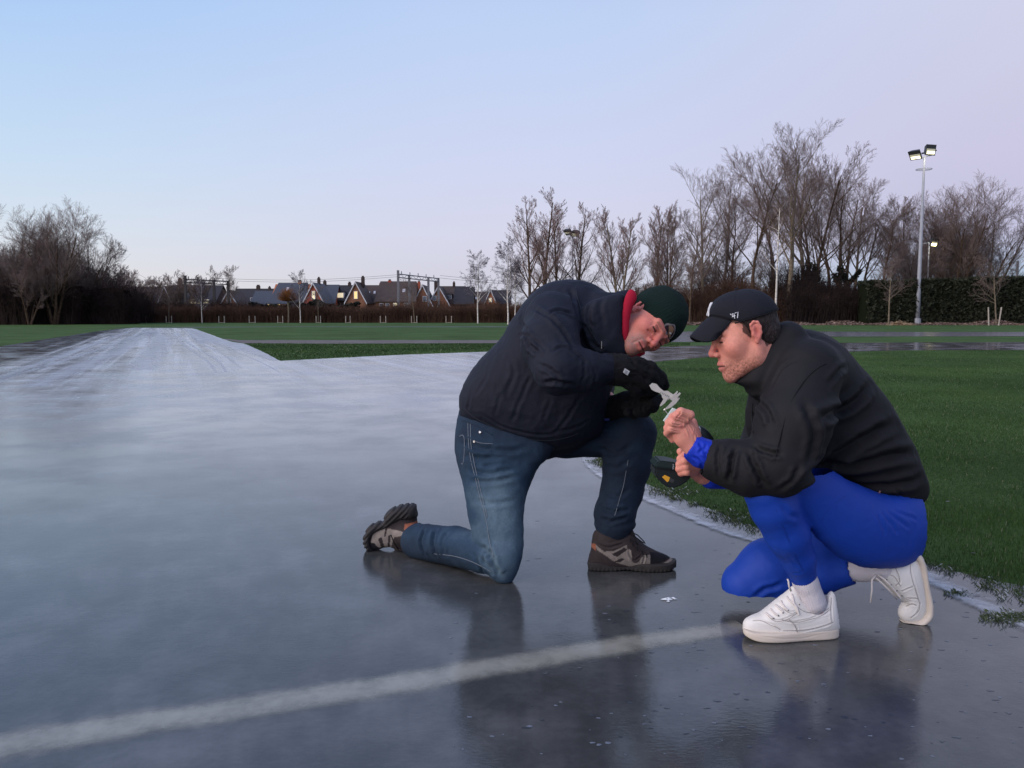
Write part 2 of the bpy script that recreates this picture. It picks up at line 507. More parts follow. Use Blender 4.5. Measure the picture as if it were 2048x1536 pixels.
# --- grass sheet
def grass_mat(name, c1, c2):
    m = bpy.data.materials.new(name); m.use_nodes = True
    N, L = m.node_tree.nodes, m.node_tree.links; p = N['Principled BSDF']
    t = N.new('ShaderNodeTexCoord')
    n1 = N.new('ShaderNodeTexNoise'); n1.inputs['Scale'].default_value = 0.35; n1.inputs['Detail'].default_value = 6; n1.inputs['Roughness'].default_value = 0.65
    n2 = N.new('ShaderNodeTexNoise'); n2.inputs['Scale'].default_value = 34.0; n2.inputs['Detail'].default_value = 5; n2.inputs['Roughness'].default_value = 0.75
    L.new(t.outputs['Object'], n1.inputs[0]); L.new(t.outputs['Object'], n2.inputs[0])
    a = N.new('ShaderNodeMath'); a.operation = 'ADD'; L.new(n1.outputs[0], a.inputs[0]); L.new(n2.outputs[0], a.inputs[1])
    r = N.new('ShaderNodeValToRGB'); e = r.color_ramp.elements
    e[0].position = 0.62; e[0].color = c1; e[1].position = 1.35 if False else 1.0; e[1].color = c2
    h = N.new('ShaderNodeMath'); h.operation = 'MULTIPLY'; h.inputs[1].default_value = 0.85
    L.new(a.outputs[0], h.inputs[0]); L.new(h.outputs[0], r.inputs[0]); L.new(r.outputs[0], p.inputs['Base Color'])
    p.inputs['Roughness'].default_value = 0.95; p.inputs['Specular IOR Level'].default_value = 0.08
    b = N.new('ShaderNodeBump'); b.inputs['Strength'].default_value = 0.8; b.inputs['Distance'].default_value = 0.03
    L.new(n2.outputs[0], b.inputs['Height']); L.new(b.outputs[0], p.inputs['Normal'])
    return m
M_GRASS = grass_mat('lawn', (0.030, 0.058, 0.017, 1), (0.082, 0.140, 0.042, 1))
g = mesh_obj('ground', [(-900, -60, 0), (900, -60, 0), (900, 1500, 0), (-900, 1500, 0)], [(0, 1, 2, 3)], M_GRASS); g['kind'] = 'structure'

# --- ice
TRK = math.atan2(-0.395, 0.919)            # heading of the long straight
def ice_mat():
    m = bpy.data.materials.new('ice'); m.use_nodes = True
    N, L = m.node_tree.nodes, m.node_tree.links; p = N['Principled BSDF']
    t = N.new('ShaderNodeTexCoord'); v = t.outputs['Object']
    def mapping(sc, rot=0.0):
        r_ = N.new('ShaderNodeMapping'); r_.inputs['Rotation'].default_value = (0, 0, rot); L.new(v, r_.inputs[0])
        s_ = N.new('ShaderNodeMapping'); s_.inputs['Scale'].default_value = sc; L.new(r_.outputs[0], s_.inputs[0]); return s_.outputs[0]
    def noise(vec, scale, det=5, ro=0.55, dist=0.0):
        n = N.new('ShaderNodeTexNoise'); n.inputs['Scale'].default_value = scale; n.inputs['Detail'].default_value = det
        n.inputs['Roughness'].default_value = ro; n.inputs['Distortion'].default_value = dist; L.new(vec, n.inputs[0]); return n.outputs[0]
    def mr(x, a, b, c=0.0, d=1.0, smooth=True):
        n = N.new('ShaderNodeMapRange'); n.interpolation_type = 'SMOOTHSTEP' if smooth else 'LINEAR'
        for k, val in zip(('From Min', 'From Max', 'To Min', 'To Max'), (a, b, c, d)): n.inputs[k].default_value = val
        L.new(x, n.inputs['Value']); return n.outputs[0]
    def op(o, a, b=None):
        n = N.new('ShaderNodeMath'); n.operation = o
        for i, x in enumerate((a, b)):
            if x is None: continue
            if isinstance(x, (int, float)): n.inputs[i].default_value = x
            else: L.new(x, n.inputs[i])
        return n.outputs[0]
    def mix(f, a, b):
        n = N.new('ShaderNodeMix'); n.data_type = 'RGBA'; L.new(f, n.inputs[0])
        for i, x in ((6, a), (7, b)):
            if isinstance(x, tuple): n.inputs[i].default_value = x
            else: L.new(x, n.inputs[i])
        return n.outputs[2]
    along = mapping((1.0, 0.018, 1.0), TRK)                  # scratches that run with the straight
    cloud = noise(v, 0.45, 3, 0.45)
    fine = noise(v, 9.0, 6, 0.7)
    streak = noise(along, 3.2, 6, 0.62, 0.15)
    streak2 = noise(along, 11.0, 4, 0.6)
    # asphalt showing through: grey, slightly warm, mottled
    asph = mix(mr(fine, 0.35, 0.7), (0.048, 0.050, 0.050, 1), (0.072, 0.074, 0.073, 1))
    sep = N.new('ShaderNodeSeparateXYZ'); L.new(v, sep.inputs[0])
    # hoar frost grows towards the open end of the track, thin where people walk
    depth = mr(sep.outputs['Y'], 3.0, 10.0)
    fr = op('MULTIPLY', mr(op('ADD', op('MULTIPLY', cloud, 0.5), op('MULTIPLY', streak, 0.5)), 0.25, 0.62), depth)
    near_f = op('MULTIPLY', mr(noise(v, 2.2, 6, 0.65), 0.42, 0.74), 0.09)
    lane = mr(sep.outputs['Y'], 9.0, 16.0)
    fr2 = op('MULTIPLY', op('MULTIPLY', mr(streak, 0.45, 0.62), mr(streak2, 0.30, 0.65, 0.45, 1.0)), lane)
    frost = op('MINIMUM', op('ADD', op('ADD', op('MULTIPLY', fr, 0.26), op('ADD', near_f, op('MULTIPLY', depth, 0.20))), op('MULTIPLY', fr2, 0.24)), 1.0)
    # the darker wet lane on the outside of the straight
    u = N.new('ShaderNodeMapping'); u.inputs['Rotation'].default_value = (0, 0, TRK); L.new(v, u.inputs[0])
    su = N.new('ShaderNodeSeparateXYZ'); L.new(u.outputs[0], su.inputs[0])
    wet = op('MULTIPLY', mr(op('ADD', su.outputs['X'], op('MULTIPLY', streak, 1.5)), WET0, WET1), 1.0)
    frost = op('MULTIPLY', frost, op('ADD', op('MULTIPLY', wet, 0.8), 0.2))
    frost = op('MULTIPLY', frost, mr(op('SUBTRACT', sep.outputs['X'], op('MULTIPLY', sep.outputs['Y'], 0.02)), -0.5, 2.6, 1.0, 0.12))
    col = mix(frost, asph, (0.66, 0.65, 0.66, 1))
    L.new(col, p.inputs['Base Color'])
    rough = op('ADD', mr(noise(v, 1.4, 5, 0.6), 0.32, 0.68, 0.05, 0.19), op('MULTIPLY', frost, 0.22))
    L.new(rough, p.inputs['Roughness'])
    p.inputs['IOR'].default_value = 1.5
    p.inputs['Specular IOR Level'].default_value = 0.5
    b1 = N.new('ShaderNodeBump'); b1.inputs['Strength'].default_value = 0.03; b1.inputs['Distance'].default_value = 0.02
    L.new(op('ADD', noise(v, 5.0, 5, 0.6), op('MULTIPLY', streak2, 0.4)), b1.inputs['Height'])
    b2 = N.new('ShaderNodeBump'); b2.inputs['Strength'].default_value = 0.10; b2.inputs['Distance'].default_value = 0.004
    L.new(noise(mapping((1.0, 2.2, 1.0)), 55.0, 4, 0.6), b2.inputs['Height']); L.new(b1.outputs[0], b2.inputs['Normal'])
    L.new(b2.outputs[0], p.inputs['Normal'])
    return m
# across-track coordinate of the wet lane's inner border
_R = Matrix.Rotation(TRK, 3, 'Z')
_a = (_R @ Vector(G(0, 760)))[0]; _b = (_R @ Vector(G(215, 672)))[0]
WET0, WET1 = min(_a, _b) - 0.2, max(_a, _b) + 0.9
M_ICE = ice_mat()

g_pts = lambda L_: [G(x, y)[:2] for x, y in L_]
island_low = [(487, 687.5), (530, 706), (560, 722), (620, 719), (800, 710), (1020, 702), (1200, 697), (1380, 692), (1570, 686.5), (1800, 685), (2048, 684.5), (2700, 684.5)]
lawn_edge = [(1310, 724), (1265, 735), (1225, 752), (1200, 790), (1188, 840), (1186, 880), (1192, 912), (1215, 935), (1300, 975), (1400, 1012),
             (1520, 1062), (1700, 1105), (1860, 1128), (1960, 1160), (2048, 1200), (2300, 1300)]
outer = [(-1700, 1150), (-400, 765), (0, 693), (100, 677), (200, 662), (235, 657.5), (270, 655.5), (380, 656.5), (392, 658), (410, 665), (440, 676), (465, 684)]
top_right = [(2700, 700), (2048, 700), (1800, 701), (1640, 705), (1480, 711), (1400, 716)]
ring = g_pts(outer + island_low + top_right + lawn_edge)
ring_r = rough_edge(ring[:-1], 0.12, 0.035, 3)
# the near outline runs out of view behind the camera
i0 = int(np.argmin(np.linalg.norm(ring_r - np.array(ring[-1]), axis=1)))
ring_full = [tuple(p) for p in ring_r[:i0]] + [(3.2, 1.6), (3.4, -6.0), (-12.0, -6.0)]
flat_poly('ice_rink', ring_full, 0.004, M_ICE)
# second arm of the rink beyond the island, and the thin one in front of the far shrubs
M_PATH = mat('wet_path', srgb(78, 76, 78), rough=0.22, spec=0.45, var=0.25, vscale=1.5, bump=0.1, bscale=20)
M_DRYP = mat('dry_path', srgb(112, 106, 102), rough=0.9, spec=0.05, var=0.2, vscale=1.5)
flat_poly('path', g_pts([(487, 687), (700, 687.5), (1000, 686.5), (1200, 685.3), (1200, 674), (1000, 680.5), (700, 680.5), (480, 680.5), (440, 677)]), 0.0045, M_DRYP)
flat_poly('path', g_pts([(1200, 685.3), (1380, 684), (1570, 673.5), (1800, 673), (2048, 672.5), (2700, 672), (2700, 664), (2048, 664),
                         (1800, 664), (1600, 663), (1380, 663), (1200, 674)]), 0.0045, M_PATH)
flat_poly('path', g_pts([(380, 655.6), (560, 654.0), (1000, 654.6), (1200, 654.6), (1200, 652.6), (1000, 652.8), (560, 653.0), (270, 654.4)]), 0.004,
          mat('frosty_path', srgb(96, 104, 98), rough=0.95, spec=0.02, var=0.2, vscale=1))

# --- soft-edged surface marks (frost, old paint), thin sheets on the ice
def fade_mat(name, col, lo, hi, nscale, rough, spec=0.5, stretch=(1, 1, 1), amax=1.0, var=0.1, bump=0.25):
    m = bpy.data.materials.new(name); m.use_nodes = True
    N, L = m.node_tree.nodes, m.node_tree.links; p = N['Principled BSDF']
    t = N.new('ShaderNodeTexCoord'); mp = N.new('ShaderNodeMapping'); mp.inputs['Scale'].default_value = stretch; L.new(t.outputs['Object'], mp.inputs[0])
    n = N.new('ShaderNodeTexNoise'); n.inputs['Scale'].default_value = nscale; n.inputs['Detail'].default_value = 7; n.inputs['Roughness'].default_value = 0.68
    L.new(mp.outputs[0], n.inputs[0])
    a = N.new('ShaderNodeAttribute'); a.attribute_name = 'Col'
    s = N.new('ShaderNodeMath'); s.operation = 'ADD'; L.new(n.outputs[0], s.inputs[0]); L.new(a.outputs['Fac'], s.inputs[1])
    r = N.new('ShaderNodeMapRange'); r.interpolation_type = 'SMOOTHSTEP'
    r.inputs['From Min'].default_value = lo; r.inputs['From Max'].default_value = hi; r.inputs['To Max'].default_value = amax
    L.new(s.outputs[0], r.inputs[0]); L.new(r.outputs[0], p.inputs['Alpha'])
    c = N.new('ShaderNodeVectorMath'); c.operation = 'SCALE'; c.inputs[0].default_value = col[:3]
    mr = N.new('ShaderNodeMapRange'); mr.inputs['To Min'].default_value = 1 - var; mr.inputs['To Max'].default_value = 1 + var; L.new(n.outputs[0], mr.inputs[0])
    L.new(mr.outputs[0], c.inputs['Scale']); L.new(c.outputs[0], p.inputs['Base Color'])
    p.inputs['Roughness'].default_value = rough; p.inputs['Specular IOR Level'].default_value = spec
    if bump:
        b = N.new('ShaderNodeBump'); b.inputs['Strength'].default_value = bump; b.inputs['Distance'].default_value = 0.01
        L.new(n.outputs[0], b.inputs['Height']); L.new(b.outputs[0], p.inputs['Normal'])
    p.inputs['IOR'].default_value = 1.5
    return m
def strip(name, pts, w, z, material, fade=(0, 1, 0), n=8, side=0.0):
    """pts: ground points; w: widths at each; fade: mask values across"""
    C = catmull(pts, n, closed=False); ws = np.interp(np.linspace(0, 1, len(C)), np.linspace(0, 1, len(w)), w)
    T = np.gradient(C, axis=0); T /= np.linalg.norm(T, axis=1)[:, None]; Nn = np.c_[-T[:, 1], T[:, 0]]
    k = len(fade); V, cols = [], []
    for i in range(len(C)):
        for j in range(k):
            o = (j / (k - 1) - 0.5 + side) * ws[i]; q = C[i] + Nn[i] * o; V.append((q[0], q[1], z)); cols.append((fade[j],) * 3)
    F = [(i * k + j, i * k + j + 1, (i + 1) * k + j + 1, (i + 1) * k + j) for i in range(len(C) - 1) for j in range(k - 1)]
    o = mesh_obj(name, V, np.array(F)[:, ::-1], material, cols=np.array(cols)); o['kind'] = 'structure'; return o
M_PAINT = fade_mat('old_paint', (0.36, 0.35, 0.295), 0.66, 1.66, 9.0, 0.12, spec=0.5, amax=0.78, var=0.25, bump=0.0)
strip('painted_line', g_pts([(-330, 1570), (0, 1497), (350, 1440), (700, 1387), (1000, 1335), (1250, 1292), (1490, 1256)]),
      [0.20, 0.20, 0.19, 0.185, 0.18, 0.17, 0.14], 0.0052, M_PAINT, fade=(0, 0.35, 0.8, 1, 1, 0.8, 0.35, 0))
M_FROST = fade_mat('white_frost', (0.50, 0.52, 0.56), 0.75, 1.9, 2.2, 0.35, spec=0.4, stretch=(1, 1, 1), amax=0.62)
M_FROST2 = fade_mat('edge_frost', (0.58, 0.58, 0.58), 0.98, 1.62, 15.0, 0.5, spec=0.4, amax=0.8, var=0.35)
for pts, w in (([(345, 666), (362, 685), (392, 707), (415, 723), (432, 745)], [0.25, 0.2, 0.12, 0.1, 0.06]),
               ([(352, 665), (373, 684), (410, 706), (436, 722), (452, 744)], [0.25, 0.18, 0.12, 0.1, 0.06]),
               ([(380, 668), (398, 684), (440, 706), (480, 735)], [0.2, 0.15, 0.1, 0.05]),
               ([(408, 675), (440, 692), (500, 715), (560, 745)], [0.2, 0.12, 0.08, 0.05]),
               ([(300, 664), (270, 682), (230, 705), (160, 735), (60, 775)], [1.4, 1.1, 0.9, 0.8, 0.5]),
               ([(285, 666), (235, 686), (180, 705), (90, 733), (-40, 770)], [0.7, 0.5, 0.35, 0.3, 0.3]),
               ([(300, 660), (320, 675), (310, 700), (280, 740)], [1.8, 1.6, 1.1, 0.8]),
               ([(260, 662), (170, 695), (60, 735), (-80, 790)], [0.5, 0.5, 0.5, 0.45])):
    strip('frost_streak', g_pts(pts), w, 0.007, M_FROST, fade=(0, 0.75, 1, 0.75, 0))
strip('frost_streak', g_pts([(391, 659), (408, 666), (438, 677), (462, 684.5), (487, 688.5), (530, 707), (557, 722)]), [0.9, 1.0, 1.3, 1.6, 1.1, 0.5, 0.15], 0.0072, M_FROST,
      fade=(0, 0.9, 1, 1), side=-0.46)
EDGE = g_pts([(1192, 912), (1215, 937), (1300, 977), (1400, 1014), (1520, 1064), (1700, 1107), (1860, 1130), (1960, 1163), (2048, 1203), (2300, 1300)])
strip('frost_edge', EDGE, [0.12, 0.16, 0.24, 0.26, 0.22, 0.17, 0.22, 0.26, 0.28, 0.28], 0.0085, M_FROST2, fade=(0.4, 0.95, 0.75, 0.55, 0.35, 0.15, 0.0), side=-0.36)

# --- ice chips and little spots lying on the near ice
def blobs(name, n, mk, zc, rr, flat, region, material, seed):
    r = np.random.default_rng(seed); V, F = [], []
    for i in range(n):
        px, py = r.uniform(*region[0]), r.uniform(*region[1]); c = G(px, py); R = r.uniform(*rr) * (0.6 + c[1] / 5)
        a0 = r.uniform(0, 6.28); k = 7; b = len(V)
        V.append((c[0], c[1], zc + R * flat))
        for j in range(k):
            a = a0 + 6.283 * j / k; q = R * r.uniform(0.5, 1.3); V.append((c[0] + q * math.cos(a) * 1.6, c[1] + q * math.sin(a), zc))
        F += [(b, b + 1 + j, b + 1 + (j + 1) % k) for j in range(k)]
    o = mesh_obj(name, V, F, material, smooth=False); o['kind'] = 'stuff'; return o
M_CHIP = mat('ice_chip', srgb(104, 110, 120), rough=0.35, spec=0.5)
M_SPOT = mat('ice_spot', srgb(62, 66, 72), rough=0.2, spec=0.5)
blobs('ice_chips', 110, None, 0.0045, (0.0015, 0.0050), 0.25, ((900, 2048), (1150, 1530)), M_CHIP, 5)
blobs('ice_spots', 170, None, 0.0045, (0.002, 0.007), 0.05, ((1040, 2048), (1000, 1500)), M_SPOT, 6)
blobs('ice_chips', 9, None, 0.006, (0.003, 0.008), 0.6, ((1326, 1358), (1199, 1206)), mat('snow_crumb', (0.7, 0.75, 0.8, 1), rough=0.6), 8)

# --- short lawn grass
from mathutils.geometry import tessellate_polygon
def blades(name, polys, n, hgt, wid, seed, mat_, lean=0.5, z0=0.0, cols=((0.015, 0.038, 0.010), (0.062, 0.122, 0.030)), pale=0.03, palec=(0.30, 0.29, 0.2), falloff=0.0):
    r = np.random.default_rng(seed); P = np.zeros((0, 2))
    lo = np.min([np.min(p, axis=0) for p in polys], axis=0); hi = np.max([np.max(p, axis=0) for p in polys], axis=0)
    while len(P) < n:
        q = r.uniform(lo, hi, (n * 2, 2)); ok = np.zeros(len(q), bool)
        for p in polys: ok |= poly_sd(q[:, 0], q[:, 1], np.array(p)) < 0
        px, py = proj(np.c_[q, np.zeros(len(q))]); ok &= (px > -60) & (px < 2110) & (py < 1600)
        if falloff: ok &= r.random(len(q)) < (2.6 / np.maximum(q[:, 1], 2.6)) ** falloff
        P = np.r_[P, q[ok]]
        if ok.sum() < 5: break
    P = P[:n]; n = len(P); far = np.sqrt(P[:, 1] / 3.0)
    cl = vnoise(np.c_[P * 2.5, np.zeros(n)], seed)
    h = hgt * r.uniform(0.45, 1.2, n) * (1 + 0.45 * cl); w = wid * r.uniform(0.7, 1.3, n) * far
    a = r.uniform(0, 6.28, n); d = np.c_[np.cos(a), np.sin(a), np.zeros(n)]; la = r.uniform(0, 6.28, n)
    l = np.c_[np.cos(la), np.sin(la), np.zeros(n)] * (h * r.uniform(0, lean, n))[:, None]
    b = np.c_[P, np.full(n, z0)]; up = np.c_[np.zeros(n), np.zeros(n), h]
    V = np.stack([b - d * w[:, None] / 2, b + d * w[:, None] / 2, b + up * 0.6 + l * 0.45 + d * w[:, None] * 0.3, b + up + l], 1).reshape(-1, 3)
    F = (np.arange(n) * 4)[:, None] + np.array([[0, 1, 2]]); F2 = (np.arange(n) * 4)[:, None] + np.array([[0, 2, 3]])
    t = np.clip(0.45 + 0.35 * vnoise(np.c_[P * 0.9, np.ones(n)], seed + 5) + r.normal(0, 0.22, n), 0, 1)[:, None]
    C = np.array(cols[0]) * (1 - t) + np.array(cols[1]) * t
    pm = r.random(n) < pale; C[pm] = np.array(palec) * r.uniform(0.4, 1, (pm.sum(), 1))
    o = mesh_obj(name, V, np.r_[F, F2], mat_, cols=np.repeat(C, 4, 0)); o['kind'] = 'stuff'; return o
M_BLADE = mat('grass_blade', None, rough=0.75, spec=0.15, attr='Col')
lawn_poly = [tuple(p) for p in g_pts([(2048, 700), (1640, 705), (1480, 711), (1400, 716)] + lawn_edge)] + [(3.4, 2.2), (8, 4), (12, 8), (14, 21)]
near = [p for p in lawn_poly]
def clip_y(poly, y0, y1):
    out = poly
    for s_, yy in ((1, y0), (-1, y1)):
        new = []
        for i in range(len(out)):
            a, b = out[i - 1], out[i]; ia, ib = s_ * (a[1] - yy) > 0, s_ * (b[1] - yy) > 0
            if ia != ib: t = (yy - a[1]) / (b[1] - a[1]); new.append((a[0] + (b[0] - a[0]) * t, yy))
            if ib: new.append(b)
        out = new
    return out
tag(blades('lawn_grass', [clip_y(lawn_poly, 2.3, 22)], 300000, 0.0195, 0.0019, 11, M_BLADE, falloff=1.5), kind='stuff')
isl = g_pts([(487, 687), (530, 706), (560, 722), (620, 719), (800, 710), (1020, 702), (1380, 692), (1380, 686), (1000, 687), (700, 688)])
tag(blades('lawn_grass', [isl], 30000, 0.028, 0.006, 14, M_BLADE), kind='stuff')
# ragged tufts along the frosty edge
def edge_tufts():
    r = np.random.default_rng(21); C = catmull(EDGE, 30, closed=False); V, F, CC = [], [], []
    spots = []
    for i in range(120):
        c = C[r.integers(0, len(C) - 1)]; spots.append((c[0] + r.normal(0.0, 0.035), c[1] + r.normal(-0.0, 0.04), 18, 0.016))
    for px, py, sx, sy, m in ((2025, 1240, 45, 10, 75), (1912, 1191, 10, 3, 14), (1200, 925, 22, 10, 40), (1480, 1040, 60, 14, 50), (1340, 985, 60, 10, 60)):
        for _ in range(m):
            q = G(px + r.normal(0, sx * 0.5), py + r.normal(0, sy * 0.5)); spots.append((q[0], q[1], 12, 0.014))
    for x, y, m, hh in spots:
        for _ in range(m):
            bx, by = x + r.normal(0, 0.014), y + r.normal(0, 0.014); a = r.uniform(0, 6.28); h = hh * r.uniform(0.4, 1.3)
            lx, ly = math.cos(a) * h * 0.9, math.sin(a) * h * 0.9; w = 0.0011; b = len(V)
            V += [(bx - w, by, 0.004), (bx + w, by, 0.004), (bx + lx * .5 + w, by + ly * .5, 0.004 + h * .6), (bx + lx, by + ly, 0.004 + h * .75)]
            F += [(b, b + 1, b + 2), (b, b + 2, b + 3)]
            t = r.random(); c = np.array((0.03, 0.05, 0.025)) * (1 - t) + np.array((0.09, 0.11, 0.05)) * t
            if r.random() < 0.12: c = np.array((0.45, 0.5, 0.52)) * r.uniform(0.4, 1)
            CC += [c] * 4
    o = mesh_obj('frosted_grass_tufts', V, np.array(F), M_BLADE, cols=np.array(CC)); o['kind'] = 'stuff'
edge_tufts()
# ------------------------------------------------------------------ trees
M_BARK = mat('bark', srgb(88, 72, 60), rough=0.9, spec=0.1, var=0.35, vscale=3, bump=0.5, bscale=14)
M_BARKG = mat('bark_pale', srgb(116, 104, 88), rough=0.9, spec=0.1, var=0.3, vscale=3, bump=0.4, bscale=14)
M_BARKR = mat('bark_red', srgb(104, 72, 60), rough=0.9, spec=0.1, var=0.3, vscale=3)
M_BIRCH = mat('birch_bark', srgb(205, 196, 186), rough=0.8, spec=0.2, var=0.5, vscale=2.0, stretch=(1, 1, 3))
M_TWIG = mat('twigs', srgb(124, 108, 102), rough=0.95, spec=0.05, var=0.25, vscale=0.4)
M_TWIGD = mat('twigs_dark', srgb(64, 56, 54), rough=0.95, spec=0.05, var=0.25, vscale=0.4)
M_TWIGR = mat('twigs_red', srgb(146, 122, 116), rough=0.95, spec=0.05, var=0.25, vscale=0.4)
M_TWIGG = mat('twigs_grey', srgb(106, 98, 104), rough=0.95, spec=0.05, var=0.25, vscale=0.4)
M_IVY = mat('ivy', None, rough=0.6, spec=0.3, attr='Col')

def segs_mesh(name, segs, material, parent, minr=0.0, k=3):
    S = np.array([(*a, *b, ra, rb) for a, b, ra, rb in segs]); n = len(S)
    a, b, ra, rb = S[:, 0:3], S[:, 3:6], np.maximum(S[:, 6], minr), np.maximum(S[:, 7], minr * 0.6)
    d = b - a; d /= np.linalg.norm(d, axis=1)[:, None] + 1e-9
    ref = np.where(np.abs(d[:, 2:3]) > 0.9, np.array([[1.0, 0, 0]]), np.array([[0, 0, 1.0]]))
    u = np.cross(d, ref); u /= np.linalg.norm(u, axis=1)[:, None]; v = np.cross(d, u)
    V = np.zeros((n, 2 * k, 3))
    for i in range(k):
        t = 2 * math.pi * i / k; w = u * math.cos(t) + v * math.sin(t)
        V[:, i] = a + w * ra[:, None]; V[:, k + i] = b + w * rb[:, None]
    F = np.concatenate([(np.arange(n) * 2 * k)[:, None] + np.array([[i, (i + 1) % k, k + (i + 1) % k, k + i]]) for i in range(k)])
    return mesh_obj(name, V.reshape(-1, 3), F, material, parent, smooth=k > 3)

class Tree:
    def __init__(s, seed, H, r0, levels=4, nseg=(9, 6, 5, 4, 3), nch=(12, 6, 5, 4), ang=(42, 38, 40, 45), ratio=(0.5, 0.5, 0.5, 0.5), start=(0.3, 0.15, 0.15, 0.1),
                 up=(0.02, 0.10, 0.08, 0.05, 0.0), wob=(0.05, 0.12, 0.16, 0.2, 0.25), taper=0.8, top=0.35, stems=1, spread=0.0, lean=(0, 0), rr=(0.5, 0.5, 0.5, 0.55)):
        s.R = random.Random(seed); s.p = dict(nseg=nseg, nch=nch, ang=ang, ratio=ratio, start=start, up=up, wob=wob, taper=taper, top=top, levels=levels, rr=rr)
        s.trunk, s.crown = [], []
        for i in range(stems):
            a = 2 * math.pi * (i + s.R.random() * 0.6) / stems
            sp = spread * s.R.uniform(0.35, 1.0)
            d = Vector((math.cos(a) * sp + lean[0], math.sin(a) * sp * 0.8 + lean[1], 1)).normalized()
            base = Vector((math.cos(a), math.sin(a), 0)) * (r0 * (1.2 if stems > 1 else 0))
            s.grow(base, d, H * (1 if stems == 1 else s.R.uniform(0.78, 1.0)), r0 * (1 if stems == 1 else 0.8), 0)
    def grow(s, p, d, L, r, lev):
        P, R = s.p, s.R; n = P['nseg'][lev]; st = L / n; pts = [(p.copy(), d.copy(), r)]
        for i in range(n):
            w = P['wob'][lev]
            d = Vector((d.x + R.gauss(0, w), d.y + R.gauss(0, w), d.z + R.gauss(0, w * 0.6) + P['up'][lev])).normalized()
            q = p + d * st; r1 = r * (1 - P['taper'] * (i + 1) / n) if lev < P['levels'] else r * (1 - 0.85 * (i + 1) / n)
            (s.trunk if lev <= 1 else s.crown).append((tuple(p), tuple(q), pts[-1][2], max(r1, 0.004)))
            p = q; pts.append((p.copy(), d.copy(), max(r1, 0.004)))
        if lev >= P['levels']: return
        nc = P['nch'][lev]
        for j in range(nc):
            t = P['start'][lev] + (1 - P['start'][lev]) * (j + R.random()) / nc
            x = t * n; i = min(int(x), n - 1); f = x - i
            a, b = pts[i], pts[i + 1]; q = a[0].lerp(b[0], f); dd = a[1].lerp(b[1], f).normalized(); rr = a[2] + (b[2] - a[2]) * f
            ref = Vector((R.gauss(0, 1), R.gauss(0, 1), R.gauss(0, 1))); ax = dd.cross(ref).normalized()
            an = math.radians(P['ang'][lev] * R.uniform(0.7, 1.2))
            nd = (dd * math.cos(an) + ax * math.sin(an)).normalized()
            ll = L * P['ratio'][lev] * (1 - (1 - P['top']) * (t - P['start'][lev]) / (1 - P['start'][lev])) * R.uniform(0.75, 1.15)
            s.grow(q, nd, ll, rr * P['rr'][lev], lev + 1)

PROTO = {}
def proto_tree(key, name, minr, mt, mc, tree, ivy=None):
    minr *= .9
    root = empty(name)
    segs_mesh('trunk', tree.trunk, mt, root, k=6)
    segs_mesh('crown', tree.crown, mc, root, minr=minr)
    if ivy:
        r = np.random.default_rng(ivy[0]); n = ivy[1]; T = [sg for sg in tree.trunk if sg[1][2] < ivy[2] and sg[2] > 0.06]
        V, F, C = [], [], []
        for i in range(n):
            a, b, ra, rb = T[r.integers(len(T))]; t = r.random(); c = np.array(a) * (1 - t) + np.array(b) * t
            o = r.normal(0, 1, 3); o /= np.linalg.norm(o); c = c + o * (ra + r.random() * 0.34 * (1 - 0.5 * c[2] / ivy[2])); u = r.normal(0, 1, 3) * 0.11; v = r.normal(0, 1, 3) * 0.11
            k = len(V); V += [c - u, c + v, c + u, c - v]; F.append((k, k + 1, k + 2, k + 3)); g_ = r.uniform(0.5, 1.2); C += [(0.024 * g_, 0.028 * g_, 0.016 * g_)] * 4
        mesh_obj('ivy', V, np.array(F), M_IVY, root, cols=np.array(C))
    zs = sorted(q[2] for _, q, _, _ in tree.crown + tree.trunk); PROTO[key] = [root, False, zs[-max(1, len(zs) // 110)]]
def place_tree(key, px, Y, rz, sc, label, cat='tree', group=None, name=None):
    root, used, _h = PROTO[key]
    if not used: o = root; PROTO[key][1] = True
    else:
        o = copy_tree(root)
    o.location = ((px - 1024) / FPX * Y, Y, 0); o.rotation_euler = (0, 0, rz)
    wx = {'flame': 1.2, 'flame2': 1.15, 'round': 1.12, 'vase': 1.1, 'vase2': 1.1, 'slim': 1.2}.get(key, 1.0)
    o.scale = (sc * wx, sc * wx, sc) if not isinstance(sc, tuple) else sc
    tag(o, label, cat, group); return o

WB = (0.05, 0.08, 0.10, 0.11, 0.12)
proto_tree('vase', 'bare_tree', 0.012, M_BARKG, M_TWIG, Tree(1, 21, 0.36, nch=(14, 8, 7, 5), ang=(40, 36, 34, 34), ratio=(0.50, 0.55, 0.56, 0.62), start=(0.34, 0.2, 0.15, 0.12), up=(0.02, 0.09, 0.07, 0.05, 0.04), wob=WB, top=0.5))
proto_tree('vase2', 'bare_tree', 0.012, M_BARK, M_TWIG, Tree(2, 19, 0.28, nch=(13, 8, 7, 5), ang=(36, 36, 34, 34), ratio=(0.48, 0.55, 0.56, 0.62), start=(0.38, 0.2, 0.15, 0.12), up=(0.02, 0.10, 0.07, 0.05, 0.04), wob=WB, top=0.55, lean=(0.05, 0)))
proto_tree('ivy', 'ivy_clad_tree', 0.012, M_BARK, M_TWIG, Tree(3, 17, 0.3, nch=(13, 8, 6, 5), ang=(38, 36, 34, 34), ratio=(0.5, 0.55, 0.55, 0.62), start=(0.25, 0.2, 0.15, 0.1), up=(0.01, 0.10, 0.08, 0.06, 0.05), wob=WB, top=0.5, stems=2, spread=0.14), ivy=(5, 1700, 6.5))
